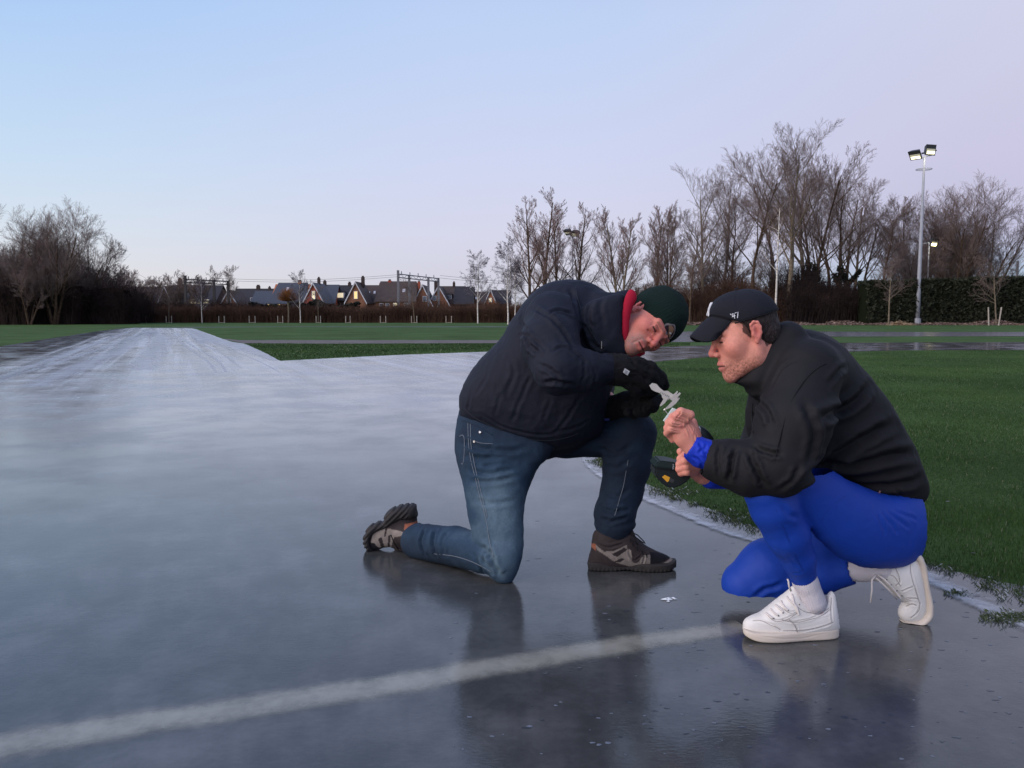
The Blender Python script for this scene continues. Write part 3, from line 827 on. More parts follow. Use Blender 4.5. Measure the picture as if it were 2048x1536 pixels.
proto_tree('round', 'round_willow', 0.011, M_BARK, M_TWIG, Tree(4, 14, 0.26, nch=(11, 8, 6, 5), ang=(30, 32, 32, 32), ratio=(0.42, 0.52, 0.56, 0.62), start=(0.18, 0.2, 0.15, 0.1), up=(0.02, 0.07, 0.06, 0.05, 0.05), wob=WB, top=0.75, stems=7, spread=0.58))
proto_tree('flame', 'poplar_tree', 0.011, M_BARK, M_TWIGR, Tree(5, 16, 0.26, nch=(19, 9, 7, 5), ang=(38, 32, 32, 30), ratio=(0.44, 0.52, 0.54, 0.6), start=(0.16, 0.15, 0.1, 0.1), up=(0.02, 0.12, 0.09, 0.07, 0.05), wob=(0.03, 0.07, 0.08, 0.10, 0.12), top=0.32))
proto_tree('flame2', 'poplar_tree', 0.011, M_BARKG, M_TWIGR, Tree(6, 15, 0.25, nch=(18, 9, 8, 5), ang=(34, 30, 28, 28), ratio=(0.40, 0.50, 0.52, 0.6), start=(0.22, 0.15, 0.1, 0.1), up=(0.0, 0.12, 0.11, 0.08, 0.06), wob=(0.04, 0.07, 0.08, 0.10, 0.12), top=0.45, stems=2, spread=0.24))
proto_tree('birch', 'birch_tree', 0.009, M_BIRCH, M_TWIGG, Tree(7, 10, 0.12, nch=(18, 9, 8, 5), ang=(44, 40, 38, 36), ratio=(0.42, 0.52, 0.55, 0.7), start=(0.26, 0.15, 0.1, 0.1), up=(0.02, 0.04, -0.02, -0.12, -0.26), top=0.4))
proto_tree('young', 'young_tree', 0.009, M_BARKG, M_TWIG, Tree(8, 6.5, 0.10, levels=3, nch=(14, 9, 8), ang=(54, 40, 38, 36), ratio=(0.50, 0.5, 0.6), start=(0.33, 0.1, 0.1), up=(0.0, 0.03, 0.04, 0.03), top=0.5))
proto_tree('scrub', 'small_tree', 0.012, M_BARK, M_TWIG, Tree(9, 8, 0.12, levels=4, nch=(10, 8, 7, 5), ang=(38, 38, 36, 34), ratio=(0.46, 0.54, 0.55, 0.62), start=(0.18, 0.15, 0.1, 0.1), up=(0.0, 0.06, 0.05, 0.04, .03), wob=WB, top=0.6, stems=4, spread=0.5))
proto_tree('slim', 'slender_tree', 0.011, M_BARK, M_TWIG, Tree(10, 14, 0.15, nch=(20, 8, 7, 5), ang=(40, 36, 34, 34), ratio=(0.30, 0.55, 0.55, 0.6), start=(0.2, 0.15, 0.1, 0.1), up=(0.0, 0.08, 0.06, 0.05, 0.04), wob=WB, top=0.55))

def hs(px_top, Y, H):        # scale that brings a tree of height H up to a photo row
    return (CAM_H + (HOR - px_top) / FPX * Y) / H
TREES = [
 # left group
 ('round', 22, 74, 0.4, 14, 436, 'multi stemmed bare tree at the far left end of the tree line'),
 ('round', 112, 72, 2.1, 14, 420, 'large round crowned bare tree left of the icy straight'),
 ('round', 168, 76, 4.0, 14, 447, 'round bare tree just right of the largest left-hand tree'),
 ('scrub', 62, 70, 1.0, 8, 500, 'dark bare bush tree between the two left-hand crowns'),
 ('scrub', 205, 80, 2.0, 8, 520, 'dark low tree at the right foot of the left-hand tree group'),
 ('scrub', 232, 84, 0.5, 8, 535, 'small dark tree on the right edge of the left tree group'),
 ('scrub', 262, 92, 3.3, 8, 541, 'small bare tree rising above the dark roof at the left'),
 ('scrub', 298, 96, 1.9, 8, 548, 'low bare tree over the second dark roof from the left'),
 ('scrub', 352, 150, 0.2, 8, 546, 'faint bare tree crown behind the left railway portal'),
 ('scrub', 405, 150, 4.2, 8, 541, 'faint bare tree crown above the house with the white window band'),
 ('slim', 462, 120, 1.2, 14, 535, 'wispy lone tree at the right end of the left railway portal'),
 ('birch', 406, 84, 1.0, 10, 560, 'slim birch with a white crooked trunk before the left houses'),
 ('birch', 602, 84, 2.7, 10, 543, 'wind swept birch beside the slate roofed house'),
 # centre
 ('birch', 956, 80, 0.3, 10, 506, 'weeping birch left of the poplars, above the hedge'),
 ('birch', 1016, 72, 1.9, 10, 482, 'weeping birch with a white trunk closest to the kneeling man'),
 ('birch', 1030, 78, 4.4, 10, 520, 'leaning thin birch behind the weeping birch'),
 ('flame', 1060, 78, 0.0, 16, 404, 'vase shaped poplar, leftmost of the poplar group'),
 ('flame', 1085, 80, 2.5, 16, 386, 'tallest pointed poplar behind the kneeling man'),
 ('flame', 1116, 82, 4.0, 16, 420, 'narrow poplar right of the tallest poplar'),
 ('flame', 1152, 84, 1.2, 16, 415, 'narrow poplar beside the unlit floodlight'),
 ('flame2', 1240, 80, 0.4, 15, 428, 'forked poplar standing alone above the green beanie'),
 ('scrub', 1180, 120, 1.4, 8, 585, 'low distant bare tree between the poplars'),
 ('scrub', 1280, 110, 4.4, 8, 560, 'low bare tree right of the forked poplar'),
 # right wood
 ('flame2', 1325, 82, 2.2, 15, 424, 'reddish topped tree at the left edge of the right wood'),
 ('slim', 1345, 78, 0.2, 14, 430, 'slender tree near the left edge of the right wood'),
 ('vase', 1408, 80, 3.9, 21, 345, 'leaning tree spreading left over the wood edge'),
 ('slim', 1378, 74, 1.3, 14, 452, 'slim bare tree left of the black cap'),
 ('slim', 1450, 84, 2.3, 14, 400, 'slim bare tree directly above the black cap'),
 ('vase2', 1500, 78, 0.9, 19, 312, 'bare tree with a broad reddish trunk in the right wood'),
 ('scrub', 1470, 90, 0.9, 8, 520, 'low bare tree filling the wood behind the cap'),
 ('vase', 1572, 76, 0.3, 21, 266, 'tallest bare tree of the right wood'),
 ('slim', 1532, 88, 3.3, 14, 420, 'slender tree between the two tallest trees'),
 ('ivy', 1622, 80, 1.0, 17, 330, 'ivy clad tree right of the tallest tree'),
 ('ivy', 1680, 82, 3.2, 17, 352, 'ivy clad tree with a dark bushy foot'),
 ('vase2', 1655, 90, 5.2, 19, 345, 'bare tree behind the two ivy clad trees'),
 ('vase2', 1722, 84, 2.4, 19, 398, 'dark bare tree on the right shoulder of the wood'),
 ('slim', 1762, 80, 0.9, 14, 428, 'slender tree at the right end of the wood'),
 ('slim', 1792, 90, 2.9, 14, 402, 'thin pale tree left of the lit floodlight mast'),
 ('scrub', 1810, 86, 0.6, 8, 470, 'bare bush tree behind the foot of the lit mast'),
 ('round', 1900, 90, 1.1, 14, 380, 'big round bare tree behind the hedge, right of the mast'),
 ('round', 1955, 92, 3.0, 14, 392, 'round bare tree over the hedge near the right border'),
 ('round', 1852, 94, 5.0, 14, 415, 'round bare tree directly behind the second lit lamp'),
 ('young', 1775, 66, 0.3, 6.5, 520, 'young pale tree in front of the clipped hedge left of the mast'),
 ('young', 1990, 68, 2.0, 6.5, 515, 'young staked tree in front of the hedge at the right'),
 ('vase', 1440, 92, 1.7, 21, 352, 'bare tree at the back of the wood above the cap peak'),
 ('vase2', 1545, 94, 4.1, 19, 300, 'bare tree just behind and left of the tallest tree'),
 ('vase', 1605, 96, 5.3, 21, 300, 'bare tree at the back of the wood right of the tallest tree'),
 ('vase', 1700, 94, 0.8, 21, 372, 'wide bare tree at the back of the wood by the ivy clad trees'),
 ('scrub', 1420, 88, 2.9, 8, 500, 'low bare tree in the wood just above the cap'),
 ('vase', 2165, 84, 2.0, 21, 400, 'bare tree cut by the right border'),
 ('young', 638, 86, 1.0, 6.5, 575, 'thin young tree before the red brick gable'),
 ('young', 830, 86, 2.6, 6.5, 560, 'thin young tree before the right railway portal'),
 ('young', 340, 86, 4.4, 6.5, 560, 'thin young tree before the left houses'),
]
for key, px, Y, rz, H, top, lab in TREES:
    sc = hs(top, Y, PROTO[key][2]) * 1.02
    place_tree(key, px, Y, rz, sc, lab, 'tree', None)
# orange pollard
def pollard():
    root = empty('pollard_willow', (*W(577, 640, 86)[:2], 0))
    MB().tube([(0, 0, 0), (0.03, 0, 1.3), (0, 0, 2.3)], [0.1, 0.08, 0.12], 7).build('trunk', M_BARKG, root).location = (0, 0, 0)
    r = random.Random(3); sg = []
    for i in range(900):
        a, e = r.uniform(0, 6.28), r.uniform(0.12, 1.5); L = r.uniform(0.8, 1.5); d = Vector((math.cos(a) * math.cos(e), math.sin(a) * math.cos(e), math.sin(e)))
        p = Vector((0, 0, 2.25)); q = p + d * L * 0.5; t = q + (d + Vector((0, 0, 0.15))) * L * 0.5; sg += [(tuple(p), tuple(q), 0.012, 0.01), (tuple(q), tuple(t), 0.01, 0.006)]
    segs_mesh('crown', sg, mat('orange_twigs', srgb(140, 96, 60), rough=0.9, spec=0.1), root, minr=0.008)
    for c in root.children: c.matrix_parent_inverse = Matrix.Identity(4)
    tag(root, 'pollarded willow with a ball of orange brown twigs before the slate roof', 'tree')
pollard()

# ------------------------------------------------------------------ scrub, hedges, litter
def twig_mass(name, x0, x1, Y, depth, h, n, material, seed, dens=1.0, hvar=0.25, zlo=0.0, minr=0.012):
    r = np.random.default_rng(seed); X = r.uniform(x0, x1, n); D = r.uniform(0, depth, n)
    hh = h * (1 + hvar * vnoise(np.c_[X * 0.35, D * 0.3, np.zeros(n)], seed)) * r.uniform(0.5, 1.0, n)
    a = np.c_[X, Y + D, np.full(n, zlo)]; l = r.normal(0, 0.22, (n, 2)) * hh[:, None]
    m = a + np.c_[l * 0.35, hh * 0.55]; b = a + np.c_[l, hh]
    sg = []
    for i in range(n):
        sg.append((a[i], m[i], 0.022, 0.016)); sg.append((m[i], b[i], 0.016, 0.006))
        for _ in range(3):
            t = r.random(); s = m[i] * (1 - t) + b[i] * t; e = s + r.normal(0, 0.22, 3) * (1, 1, 0.8) * min(hh[i], 2.0) + (0, 0, 0.12); sg.append((s, e, 0.012, 0.005))
    return segs_mesh(name, sg, material, None, minr=minr)
X_ = lambda px, Y: (px - 1024) / FPX * Y
M_SCR = mat('scrub_brown', srgb(92, 70, 58), rough=0.95, spec=0.05, var=0.3, vscale=0.5)
M_SCRD = mat('scrub_dark', srgb(58, 48, 45), rough=0.95, spec=0.05, var=0.3, vscale=0.5)
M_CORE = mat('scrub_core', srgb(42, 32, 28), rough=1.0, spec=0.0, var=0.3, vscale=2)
def bumpy_core(name, x0, x1, Y, depth, h, material, seed, hv=0.2, step=0.5):
    xs = np.arange(x0, x1 + step, step); ys = np.linspace(Y, Y + depth, 5); zs = np.linspace(0, 1, 6)
    V, F = [], []; nx = len(xs); prof = [(0, 0), (0, 0.35), (0.0, 0.7), (0.25, 1.0), (0.75, 1.0), (1, 0.7), (1, 0)]
    q = np.array([(x, 0, 0) for x in xs]); hx = h * (1 + hv * fbm(q * 0.4, seed, 3))
    for i, x in enumerate(xs):
        for j, (dy, dz) in enumerate(prof):
            V.append((x, Y + depth * dy, hx[i] * dz))
    V = np.array(V); V += np.c_[vnoise(V * 1.3, seed), vnoise(V * 1.3, seed + 1), vnoise(V * 1.3, seed + 2) * 0.6] * 0.22 * np.array([1, 1, 1]); V[:, 2] = np.maximum(V[:, 2], -0.05)
    k = len(prof); F = [(i * k + j, (i + 1) * k + j, (i + 1) * k + j + 1, i * k + j + 1) for i in range(nx - 1) for j in range(k - 1)]
    return mesh_obj(name, V, F, material)
# brown clipped-looking scrub hedge in front of the houses
r_ = empty('scrub_hedge', (X_(620, 86), 86, 0)); tag(r_, 'long low brown leafless hedge running in front of the houses', 'hedge')
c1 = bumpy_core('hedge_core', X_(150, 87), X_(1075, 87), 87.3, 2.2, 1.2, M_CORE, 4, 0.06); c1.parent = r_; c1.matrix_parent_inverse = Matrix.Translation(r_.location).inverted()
c2 = twig_mass('hedge_twigs', X_(150, 86), X_(1075, 86), 86.3, 2.8, 1.85, 12000, M_SCR, 31, hvar=0.12); c2.parent = r_; c2.matrix_parent_inverse = Matrix.Translation(r_.location).inverted()
def bush(name, px0, px1, Y, h, material, tw, seed, label, cat='bush', n=900, hv=0.2, core=True):
    root = empty(name, (X_((px0 + px1) / 2, Y), Y, 0)); tag(root, label, cat)
    parts = []
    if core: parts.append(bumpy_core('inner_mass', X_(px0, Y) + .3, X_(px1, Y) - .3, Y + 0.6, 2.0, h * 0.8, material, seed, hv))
    parts.append(twig_mass('branches', X_(px0, Y), X_(px1, Y), Y, 3.2, h, n, tw, seed + 1, hvar=hv))
    for p in parts: p.parent = root; p.matrix_parent_inverse = Matrix.Translation(root.location).inverted()
    return root
bush('dark_bush', -30, 60, 70, 3.4, M_CORE, M_SCRD, 41, 'dark dense bush at the far left border', n=1500)
bush('dark_bush', 50, 150, 72, 3.8, M_CORE, M_SCRD, 42, 'dark dense bush around the largest left-hand tree', n=1500)
bush('dark_bush', 140, 250, 74, 3.6, M_CORE, M_SCRD, 43, 'dark dense bush around the feet of the left tree group', n=1500)
bush('dark_bush', 235, 330, 88.5, 2.5, M_CORE, M_SCRD, 44, 'dark bush below the leftmost roof', n=1000)
bush('dark_bush', 320, 420, 89.5, 2.2, M_CORE, M_SCRD, 45, 'dark bush below the house with the white window band', n=900)
bush('dark_bush', 405, 520, 89, 2.2, M_CORE, M_SCRD, 46, 'dark bush left of the slate roofed house', n=900)
M_EVG = mat('evergreen', None, rough=0.7, spec=0.2, attr='Col')
def leafy(name, x0, x1, Y, depth, h, n, seed, c0, c1, size=0.12, box=True, label=None, cat='hedge', hslope=0.0, core=None, hv=0.1):
    r = np.random.default_rng(seed); root = empty(name, ((x0 + x1) / 2, Y, 0)); tag(root, label, cat)
    X = r.uniform(x0, x1, n); side = r.random(n)
    hh = h + hslope * (X - x0) / (x1 - x0) + hv * vnoise(np.c_[X * 0.8, np.zeros(n), np.zeros(n)], seed)
    Yp = np.where(side < 0.7, Y + np.abs(r.normal(0, 0.12, n)), r.uniform(Y, Y + depth, n)); Z = np.where(side < 0.7, r.uniform(0, 1, n) * hh, hh - np.abs(r.normal(0, 0.08, n)))
    Yp = Yp + 0.14 * vnoise(np.c_[X * 1.2, Z * 1.2, np.zeros(n)], seed + 4)
    c = np.c_[X, Yp, Z]; u = r.normal(0, size, (n, 3)); v = r.normal(0, size, (n, 3))
    V = np.stack([c - u, c - v, c + u, c + v], 1).reshape(-1, 3); F = np.arange(n * 4).reshape(n, 4)
    t = r.random((n, 1)); C = np.array(c0) * (1 - t) + np.array(c1) * t
    fo = mesh_obj('foliage', V, F, M_EVG, cols=np.repeat(C, 4, 0))
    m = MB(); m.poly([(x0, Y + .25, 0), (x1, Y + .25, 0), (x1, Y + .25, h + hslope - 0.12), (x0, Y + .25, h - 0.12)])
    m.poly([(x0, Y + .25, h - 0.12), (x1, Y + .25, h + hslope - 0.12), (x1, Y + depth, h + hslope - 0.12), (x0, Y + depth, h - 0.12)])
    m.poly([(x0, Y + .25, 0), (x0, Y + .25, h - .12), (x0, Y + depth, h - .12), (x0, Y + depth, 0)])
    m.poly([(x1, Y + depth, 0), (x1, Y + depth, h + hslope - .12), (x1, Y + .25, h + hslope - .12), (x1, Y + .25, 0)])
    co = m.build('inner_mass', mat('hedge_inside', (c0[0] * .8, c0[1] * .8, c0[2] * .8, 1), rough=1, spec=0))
    for p in (fo, co): p.parent = root; p.matrix_parent_inverse = Matrix.Translation(root.location).inverted()
    return root
leafy('evergreen_hedge', X_(500, 92), X_(715, 92), 92, 2, 2.0, 9000, 51, (0.010, 0.014, 0.011), (0.024, 0.030, 0.022), label='dark evergreen hedge below the red brick gable', hv=0.5)
leafy('clipped_hedge', X_(1735, 72), X_(2220, 72), 72, 2.5, 3.75, 42000, 52, (0.016, 0.020, 0.012), (0.040, 0.044, 0.026), label='tall dark clipped hedge behind the lit floodlight mast', hslope=0.55, hv=0.08)
# undergrowth of the right-hand wood
u_ = twig_mass('undergrowth', X_(1290, 76), X_(1770, 76), 75, 8, 3.3, 9000, M_SCR, 61, hvar=0.5); u_['kind'] = 'stuff'
u_ = twig_mass('undergrowth', X_(1560, 76), X_(1760, 76), 74, 6, 4.6, 3800, M_SCRD, 62, hvar=0.5); u_['kind'] = 'stuff'
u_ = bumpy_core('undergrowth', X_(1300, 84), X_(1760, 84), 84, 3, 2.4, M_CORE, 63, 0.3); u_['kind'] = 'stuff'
u_ = twig_mass('undergrowth', X_(740, 90), X_(1330, 90), 91, 6, 2.1, 6000, M_SCR, 64, hvar=0.45); u_['kind'] = 'stuff'
u_ = twig_mass('undergrowth', X_(-60, 80), X_(260, 80), 78, 8, 6.0, 5200, M_SCRD, 65, hvar=0.5); u_['kind'] = 'stuff'
def litter():
    r = np.random.default_rng(71); n = 16000; X = r.uniform(X_(1340, 70), X_(2200, 70), n); Yp = r.uniform(67.5, 72, n)
    hh = np.clip(0.16 + 0.22 * vnoise(np.c_[X * 0.45, np.zeros(n), np.zeros(n)], 5) + 0.1 * vnoise(np.c_[X * 2, np.zeros(n), np.zeros(n)], 6), 0.04, 1) * np.sin(np.clip((Yp - 67.5) / 4.5, 0.05, 1) * 2.6)
    c = np.c_[X, Yp, r.uniform(0, 1, n) * hh]; u = r.normal(0, 0.09, (n, 3)) * (1, 1, 0.5); v = r.normal(0, 0.07, (n, 3)) * (1, 1, 0.7)
    V = np.stack([c - u, c - v, c + u, c + v], 1).reshape(-1, 3); t = r.random((n, 1)); C = np.array((0.09, 0.055, 0.042)) * (1 - t) + np.array((0.26, 0.19, 0.15)) * t
    o = mesh_obj('leaf_litter', V, np.arange(n * 4).reshape(n, 4), M_EVG, cols=np.repeat(C, 4, 0)); o['kind'] = 'stuff'
litter()
# heap of straw-coloured cuttings by the young tree
def heap():
    r = np.random.default_rng(72); n = 900; a = r.uniform(0, 6.28, n); q = np.sqrt(r.random(n)); x = X_(1800, 67) + np.cos(a) * q * 0.9; y = 67.2 + np.sin(a) * q * 0.7
    z = (1 - q) * 0.42 * r.random(n); u = np.c_[r.normal(0, 0.2, n), r.normal(0, 0.1, n), r.normal(0, 0.08, n)]; v = r.normal(0, 0.02, (n, 3)); c = np.c_[x, y, z]
    V = np.stack([c - u, c - v, c + u, c + v], 1).reshape(-1, 3); t = r.random((n, 1)); C = np.array((0.12, 0.07, 0.04)) * (1 - t) + np.array((0.48, 0.36, 0.22)) * t
    tag(mesh_obj('brush_heap', V, np.arange(n * 4).reshape(n, 4), M_EVG, cols=np.repeat(C, 4, 0)), 'heap of straw coloured cuttings left of the lit mast foot', 'brush heap')
heap()

# ------------------------------------------------------------------ tree stakes
M_STAKE = mat('stake_wood', srgb(168, 158, 146), rough=0.8, var=0.2, vscale=4)
def stakes():
    sp = [(288, 12, 'faint, leftmost'), (340, 11, 'left of the icy straight end'), (445, 11, 'behind the start of the white path'), (506, 12, 'left of the slate roof'),
          (562, 10, 'below the slate roof'), (638, 9, 'around the young tree at the brick gable'), (697, 9, 'below the yellow lit gable window'),
          (767, 11, 'below the red chimney'), (829, 11, 'around the young tree at the railway portal'), (898, 11, 'below the white dormer, rightmost on the left side')]
    for px, w, t in sp:
        Y = 84.5; root = empty('tree_stakes', (X_(px, Y), Y, 0)); tag(root, 'pair of pale tree stakes, ' + t, 'tree stakes', 'pairs of tree stakes along the hedge')
        d = X_(1024 + w / 2, Y)
        for sx in (-1, 1):
            o = MB().tube([(sx * d, 0, 0), (sx * d * 0.98, 0, 0.74)], 0.042, 6).build('stake', M_STAKE); o.parent = root
        o = MB().box((-d + .056, -0.02, 0.03), (d - .056, 0.02, 0.07)).build('crossbar', M_STAKE); o.parent = root
    Y = 66; root = empty('tree_stakes', (X_(1986, Y), Y, 0)); tag(root, 'two tall slanted stakes around the young tree at the right hedge', 'tree stakes')
    for a, b in (((-0.45, 0), (-0.56, 1.5)), ((0.36, 0), (0.52, 1.5))):
        MB().tube([(a[0], 0, 0), (b[0], 0, b[1])], 0.055, 6).build('stake', M_STAKE).parent = root
stakes()

# ------------------------------------------------------------------ houses
M_BRICK = mat('brick_red', srgb(166, 84, 64), rough=0.9, var=0.2, vscale=2, var2=0.15, vscale2=14)
M_BRICKB = mat('brick_brown', srgb(134, 92, 72), rough=0.9, var=0.2, vscale=2)
M_BRICKO = mat('brick_orange', srgb(176, 112, 78), rough=0.9, var=0.2, vscale=2)
M_BRICKD = mat('brick_dark', srgb(70, 58, 54), rough=0.9, var=0.2, vscale=2)
M_SLATE = mat('slate', srgb(72, 76, 84), rough=0.6, var=0.12, vscale=1.2, stretch=(1, 1, 6))
M_SLATED = mat('slate_dark', srgb(52, 50, 52), rough=0.7, var=0.15, vscale=1.2)
M_SLATEB = mat('tile_brown', srgb(76, 64, 58), rough=0.7, var=0.15, vscale=1.2)
M_WHITE = mat('white_trim', srgb(196, 194, 198), rough=0.6)
M_PANE = mat('pane', srgb(90, 98, 112), rough=0.08, spec=0.8)
M_LIT = mat('lit_pane', srgb(240, 226, 190), rough=0.5, emit=srgb(255, 238, 196), estr=0.62)
M_LITY = mat('lit_pane_yellow', srgb(240, 210, 150), rough=0.5, emit=srgb(255, 214, 132), estr=0.7)
def house(cx, Y, w, d, eave, ridge, facing, mw, mr, label, wins=(), chim=(), sky=(), trim=True, dorm=None, hip=0.0, rz=0.0):
    """facing 'g': gable end looks at the camera; 'r': the roof slope does. wins: (x, z, w, h, material)"""
    root = empty('brick_house', (cx, Y, 0), rz); tag(root, label, 'house')
    def add(mb, name, m, par=None):
        o = mb.build(name, m); o.parent = par or root; return o
    if facing == 'g':
        add(MB().prism([(-w / 2, 0, 0), (w / 2, 0, 0), (w / 2, 0, eave), (0, 0, ridge - 0.12), (-w / 2, 0, eave)], (0, d, 0)), 'wall', mw)
        t = 0.16; ov = 0.25; rf = MB()
        for sx in (-1, 1):
            s = (ridge - eave) / (w / 2); e = (sx * (w / 2 + ov), eave - ov * s)
            rf.prism([(0, -ov, ridge), (e[0], -ov, e[1]), (e[0], -ov, e[1] + t), (0, -ov, ridge + t)], (0, d + 2 * ov, 0))
        roof = add(rf, 'roof', mr)
        if trim:
            tr = MB()
            for sx in (-1, 1):
                s = (ridge - eave) / (w / 2); e = (sx * (w / 2 + ov), eave - ov * s)
                tr.prism([(0, -ov - .06, ridge - 0.2), (e[0], -ov - .06, e[1] - 0.2), (e[0], -ov - .06, e[1] + t + .03), (0, -ov - .06, ridge + t + .03)], (0, 0.05, 0))
            add(tr, 'barge_board', M_WHITE)
    else:
        add(MB().prism([(-w / 2, 0, 0), (-w / 2, d, 0), (-w / 2, d, eave), (-w / 2, d / 2, ridge - .12), (-w / 2, 0, eave)], (w, 0, 0)), 'wall', mw)
        t = 0.16; ov = 0.3; s = (ridge - eave) / (d / 2); rf = MB()
        for sy in (-1, 1):
            ey = -ov if sy < 0 else d + ov; ez = eave - ov * s
            rf.raw([(-w / 2 - ov, ey, ez), (w / 2 + ov, ey, ez), (w / 2 + ov - hip, d / 2, ridge), (-w / 2 - ov + hip, d / 2, ridge),
                    (-w / 2 - ov, ey, ez + t), (w / 2 + ov, ey, ez + t), (w / 2 + ov - hip, d / 2, ridge + t), (-w / 2 - ov + hip, d / 2, ridge + t)],
                   [(0, 1, 2, 3), (4, 5, 6, 7), (0, 1, 5, 4), (1, 2, 6, 5), (2, 3, 7, 6), (3, 0, 4, 7)])
        roof = add(rf, 'roof', mr)
    for (x, z, cw, chh, m) in chim:
        yy = d / 2 if facing == 'r' else d * 0.55
        c = add(MB().box((x - cw / 2, yy - .3, z - 1.2), (x + cw / 2, yy + .3, z + chh)), 'chimney', m, roof)
        add(MB().box((x - cw / 2 + .1, yy - .15, z + chh), (x + cw / 2 - .1, yy + .15, z + chh + .25)), 'chimney_pot', M_BRICKD, roof)
    for (x, z, sw, sh) in sky:
        if facing == 'r':
            s = (ridge - eave) / (d / 2); y = (z - eave) / s
            add(MB().raw([(x - sw / 2, y, z + .2), (x + sw / 2, y, z + .2), (x + sw / 2, y + sh / s, z + sh + .2), (x - sw / 2, y + sh / s, z + sh + .2),
                          (x - sw / 2, y, z + .3), (x + sw / 2, y, z + .3), (x + sw / 2, y + sh / s, z + sh + .3), (x - sw / 2, y + sh / s, z + sh + .3)],
                         [(0, 1, 2, 3), (4, 5, 6, 7), (0, 1, 5, 4), (1, 2, 6, 5), (2, 3, 7, 6), (3, 0, 4, 7)]), 'skylight', M_WHITE, roof)
    for (x, z, ww, wh, m) in wins:
        f = add(MB().box((x - ww / 2 - .09, -0.08, z - .09), (x + ww / 2 + .09, -0.01, z + wh + .09)), 'window', M_WHITE)
        pn = MB(); k = max(1, round(ww / 0.9))
        for i in range(k):
            a = x - ww / 2 + ww * i / k; pn.box((a + .03, -0.11, z), (a + ww / k - .03, -0.085, z + wh))
        o = pn.build('pane', m); o.parent = f
    if dorm:
        x, z, dw, dh, m = dorm; s = (ridge - eave) / (d / 2); y = (z - eave) / s
        db = add(MB().box((x - dw / 2, y - .15, z), (x + dw / 2, y + 2.2, z + dh)), 'dormer', M_WHITE)
        o = MB().box((x - dw / 2 + .15, y - .2, z + .18), (x + dw / 2 - .15, y - .155, z + dh - .15)).build('pane', m); o.parent = db
        o = MB().box((x - dw / 2 - .15, y - .3, z + dh), (x + dw / 2 + .15, y + 2.2, z + dh + .15)).build('dormer_roof', mr); o.parent = db
    return root
HY = 160.0
hx = lambda px, Y=HY: X_(px, Y)
hz = lambda py, Y=HY: CAM_H + (HOR - py) / FPX * Y
def hw(a, b, Y=HY): return (b - a) / FPX * Y
# left to right
house(X_(235, 152), 152, 8, 7, 3.2, hz(574, 152), 'r', M_BRICKD, M_SLATED, 'dark house mostly hidden by trees at the left')
house(X_(268, 145), 145, hw(250, 287, 145), 8, 2.6, hz(575, 145), 'g', M_BRICKD, M_SLATED, 'house with a dark gable and pale verge at the left', wins=((0, 3.4, .8, 1.1, M_PANE),))
house(X_(303, HY), HY, hw(270, 332), 7, 3.1, hz(574), 'r', M_BRICKD, M_SLATED, 'long dark roof right of the leftmost gable', dorm=(1.2, 3.6, 2.0, 1.0, M_PANE))
house(X_(334, 150), 150, hw(322, 346, 150), 8, 3.4, hz(574, 150), 'g', M_BRICKD, M_SLATED, 'narrow gable between two dark roofs at the left')
house(X_(356, 158), 158, hw(338, 376), 7, 3.1, hz(571, 158), 'r', M_BRICKD, M_SLATED, 'dark roofed house left of the left railway portal', chim=((-.6, 6.4, .6, 1.5, M_BRICKD),))
house(X_(404, HY), HY, hw(374, 434), 8, 3.6, hz(571), 'r', M_BRICKD, M_SLATED, 'house with a white window band under a dark roof', wins=((-0.6, 3.0, 4.6, .75, M_LIT),))
house(X_(461, 154), 154, hw(445, 478, 154), 8, 2.8, hz(582, 154), 'g', M_BRICKB, M_SLATEB, 'small gabled house at the right post of the left portal', wins=((0, 3.1, .7, .9, M_PANE),))
house(X_(492, 170), 170, hw(462, 522, 170), 7, 3.6, hz(582, 170), 'r', M_WHITE, M_SLATED, 'low house with a white upper wall and dark roof', wins=((-1.2, 3.5, 2.6, .9, M_PANE), (2.0, 3.5, 1.4, .8, M_PANE)))
house(X_(505, 182), 182, hw(470, 545, 182), 7, 3.0, hz(578, 182), 'r', M_BRICKD, M_SLATED, 'distant dark roof behind the white walled house', chim=((.6, 6.2, .8, 1.2, M_BRICKD), (3.2, 6.2, .5, .9, M_BRICKD)))
house(X_(528, 166), 166, hw(508, 552, 166), 7, 3.0, hz(583, 166), 'r', M_BRICKB, M_SLATE, 'blue grey roof tucked left of the large slate roof')
house(X_(577, 156), 156, hw(541, 613, 156), 9, hz(606, 156), hz(566, 156), 'r', M_BRICKO, M_SLATE, 'large slate roofed house with an orange chimney and lit window row',
      wins=((-2.6, 2.0, 2.4, .85, M_LITY), (0.4, 2.0, .9, .8, M_LIT)), chim=((1.35, 6.0, .62, 1.45, M_BRICKO),), sky=((-.7, 5.3, .5, .6),), hip=0.9)
house(X_(629, 150), 150, hw(610, 649, 150), 9, hz(603, 150), hz(567, 150), 'g', M_BRICK, M_SLATE, 'red brick gable with white verges and one lit window', wins=((0.05, 3.75, .55, 1.4, M_LIT), (0.1, 2.0, 1.5, .8, M_PANE)), chim=((-.1, 7.2, .5, .6, M_BRICKD),))
house(X_(652, 163), 163, hw(632, 668, 163), 8, 3.2, hz(570, 163), 'r', M_BRICK, M_SLATE, 'slate roof directly right of the red gable', chim=((-.9, 6.8, .6, .9, M_BRICKD),))
house(X_(685, 166), 166, hw(662, 712, 166), 8, hz(600, 166), hz(571, 166), 'r', M_BRICKD, M_SLATED, 'dark roofed house with a bright wide dormer', dorm=(-.6, hz(597, 166), 2.1, 1.25, M_LIT), wins=((-1.1, 1.7, 1.6, .8, M_LIT),), chim=((.9, 6.6, .6, .9, M_BRICKD),))
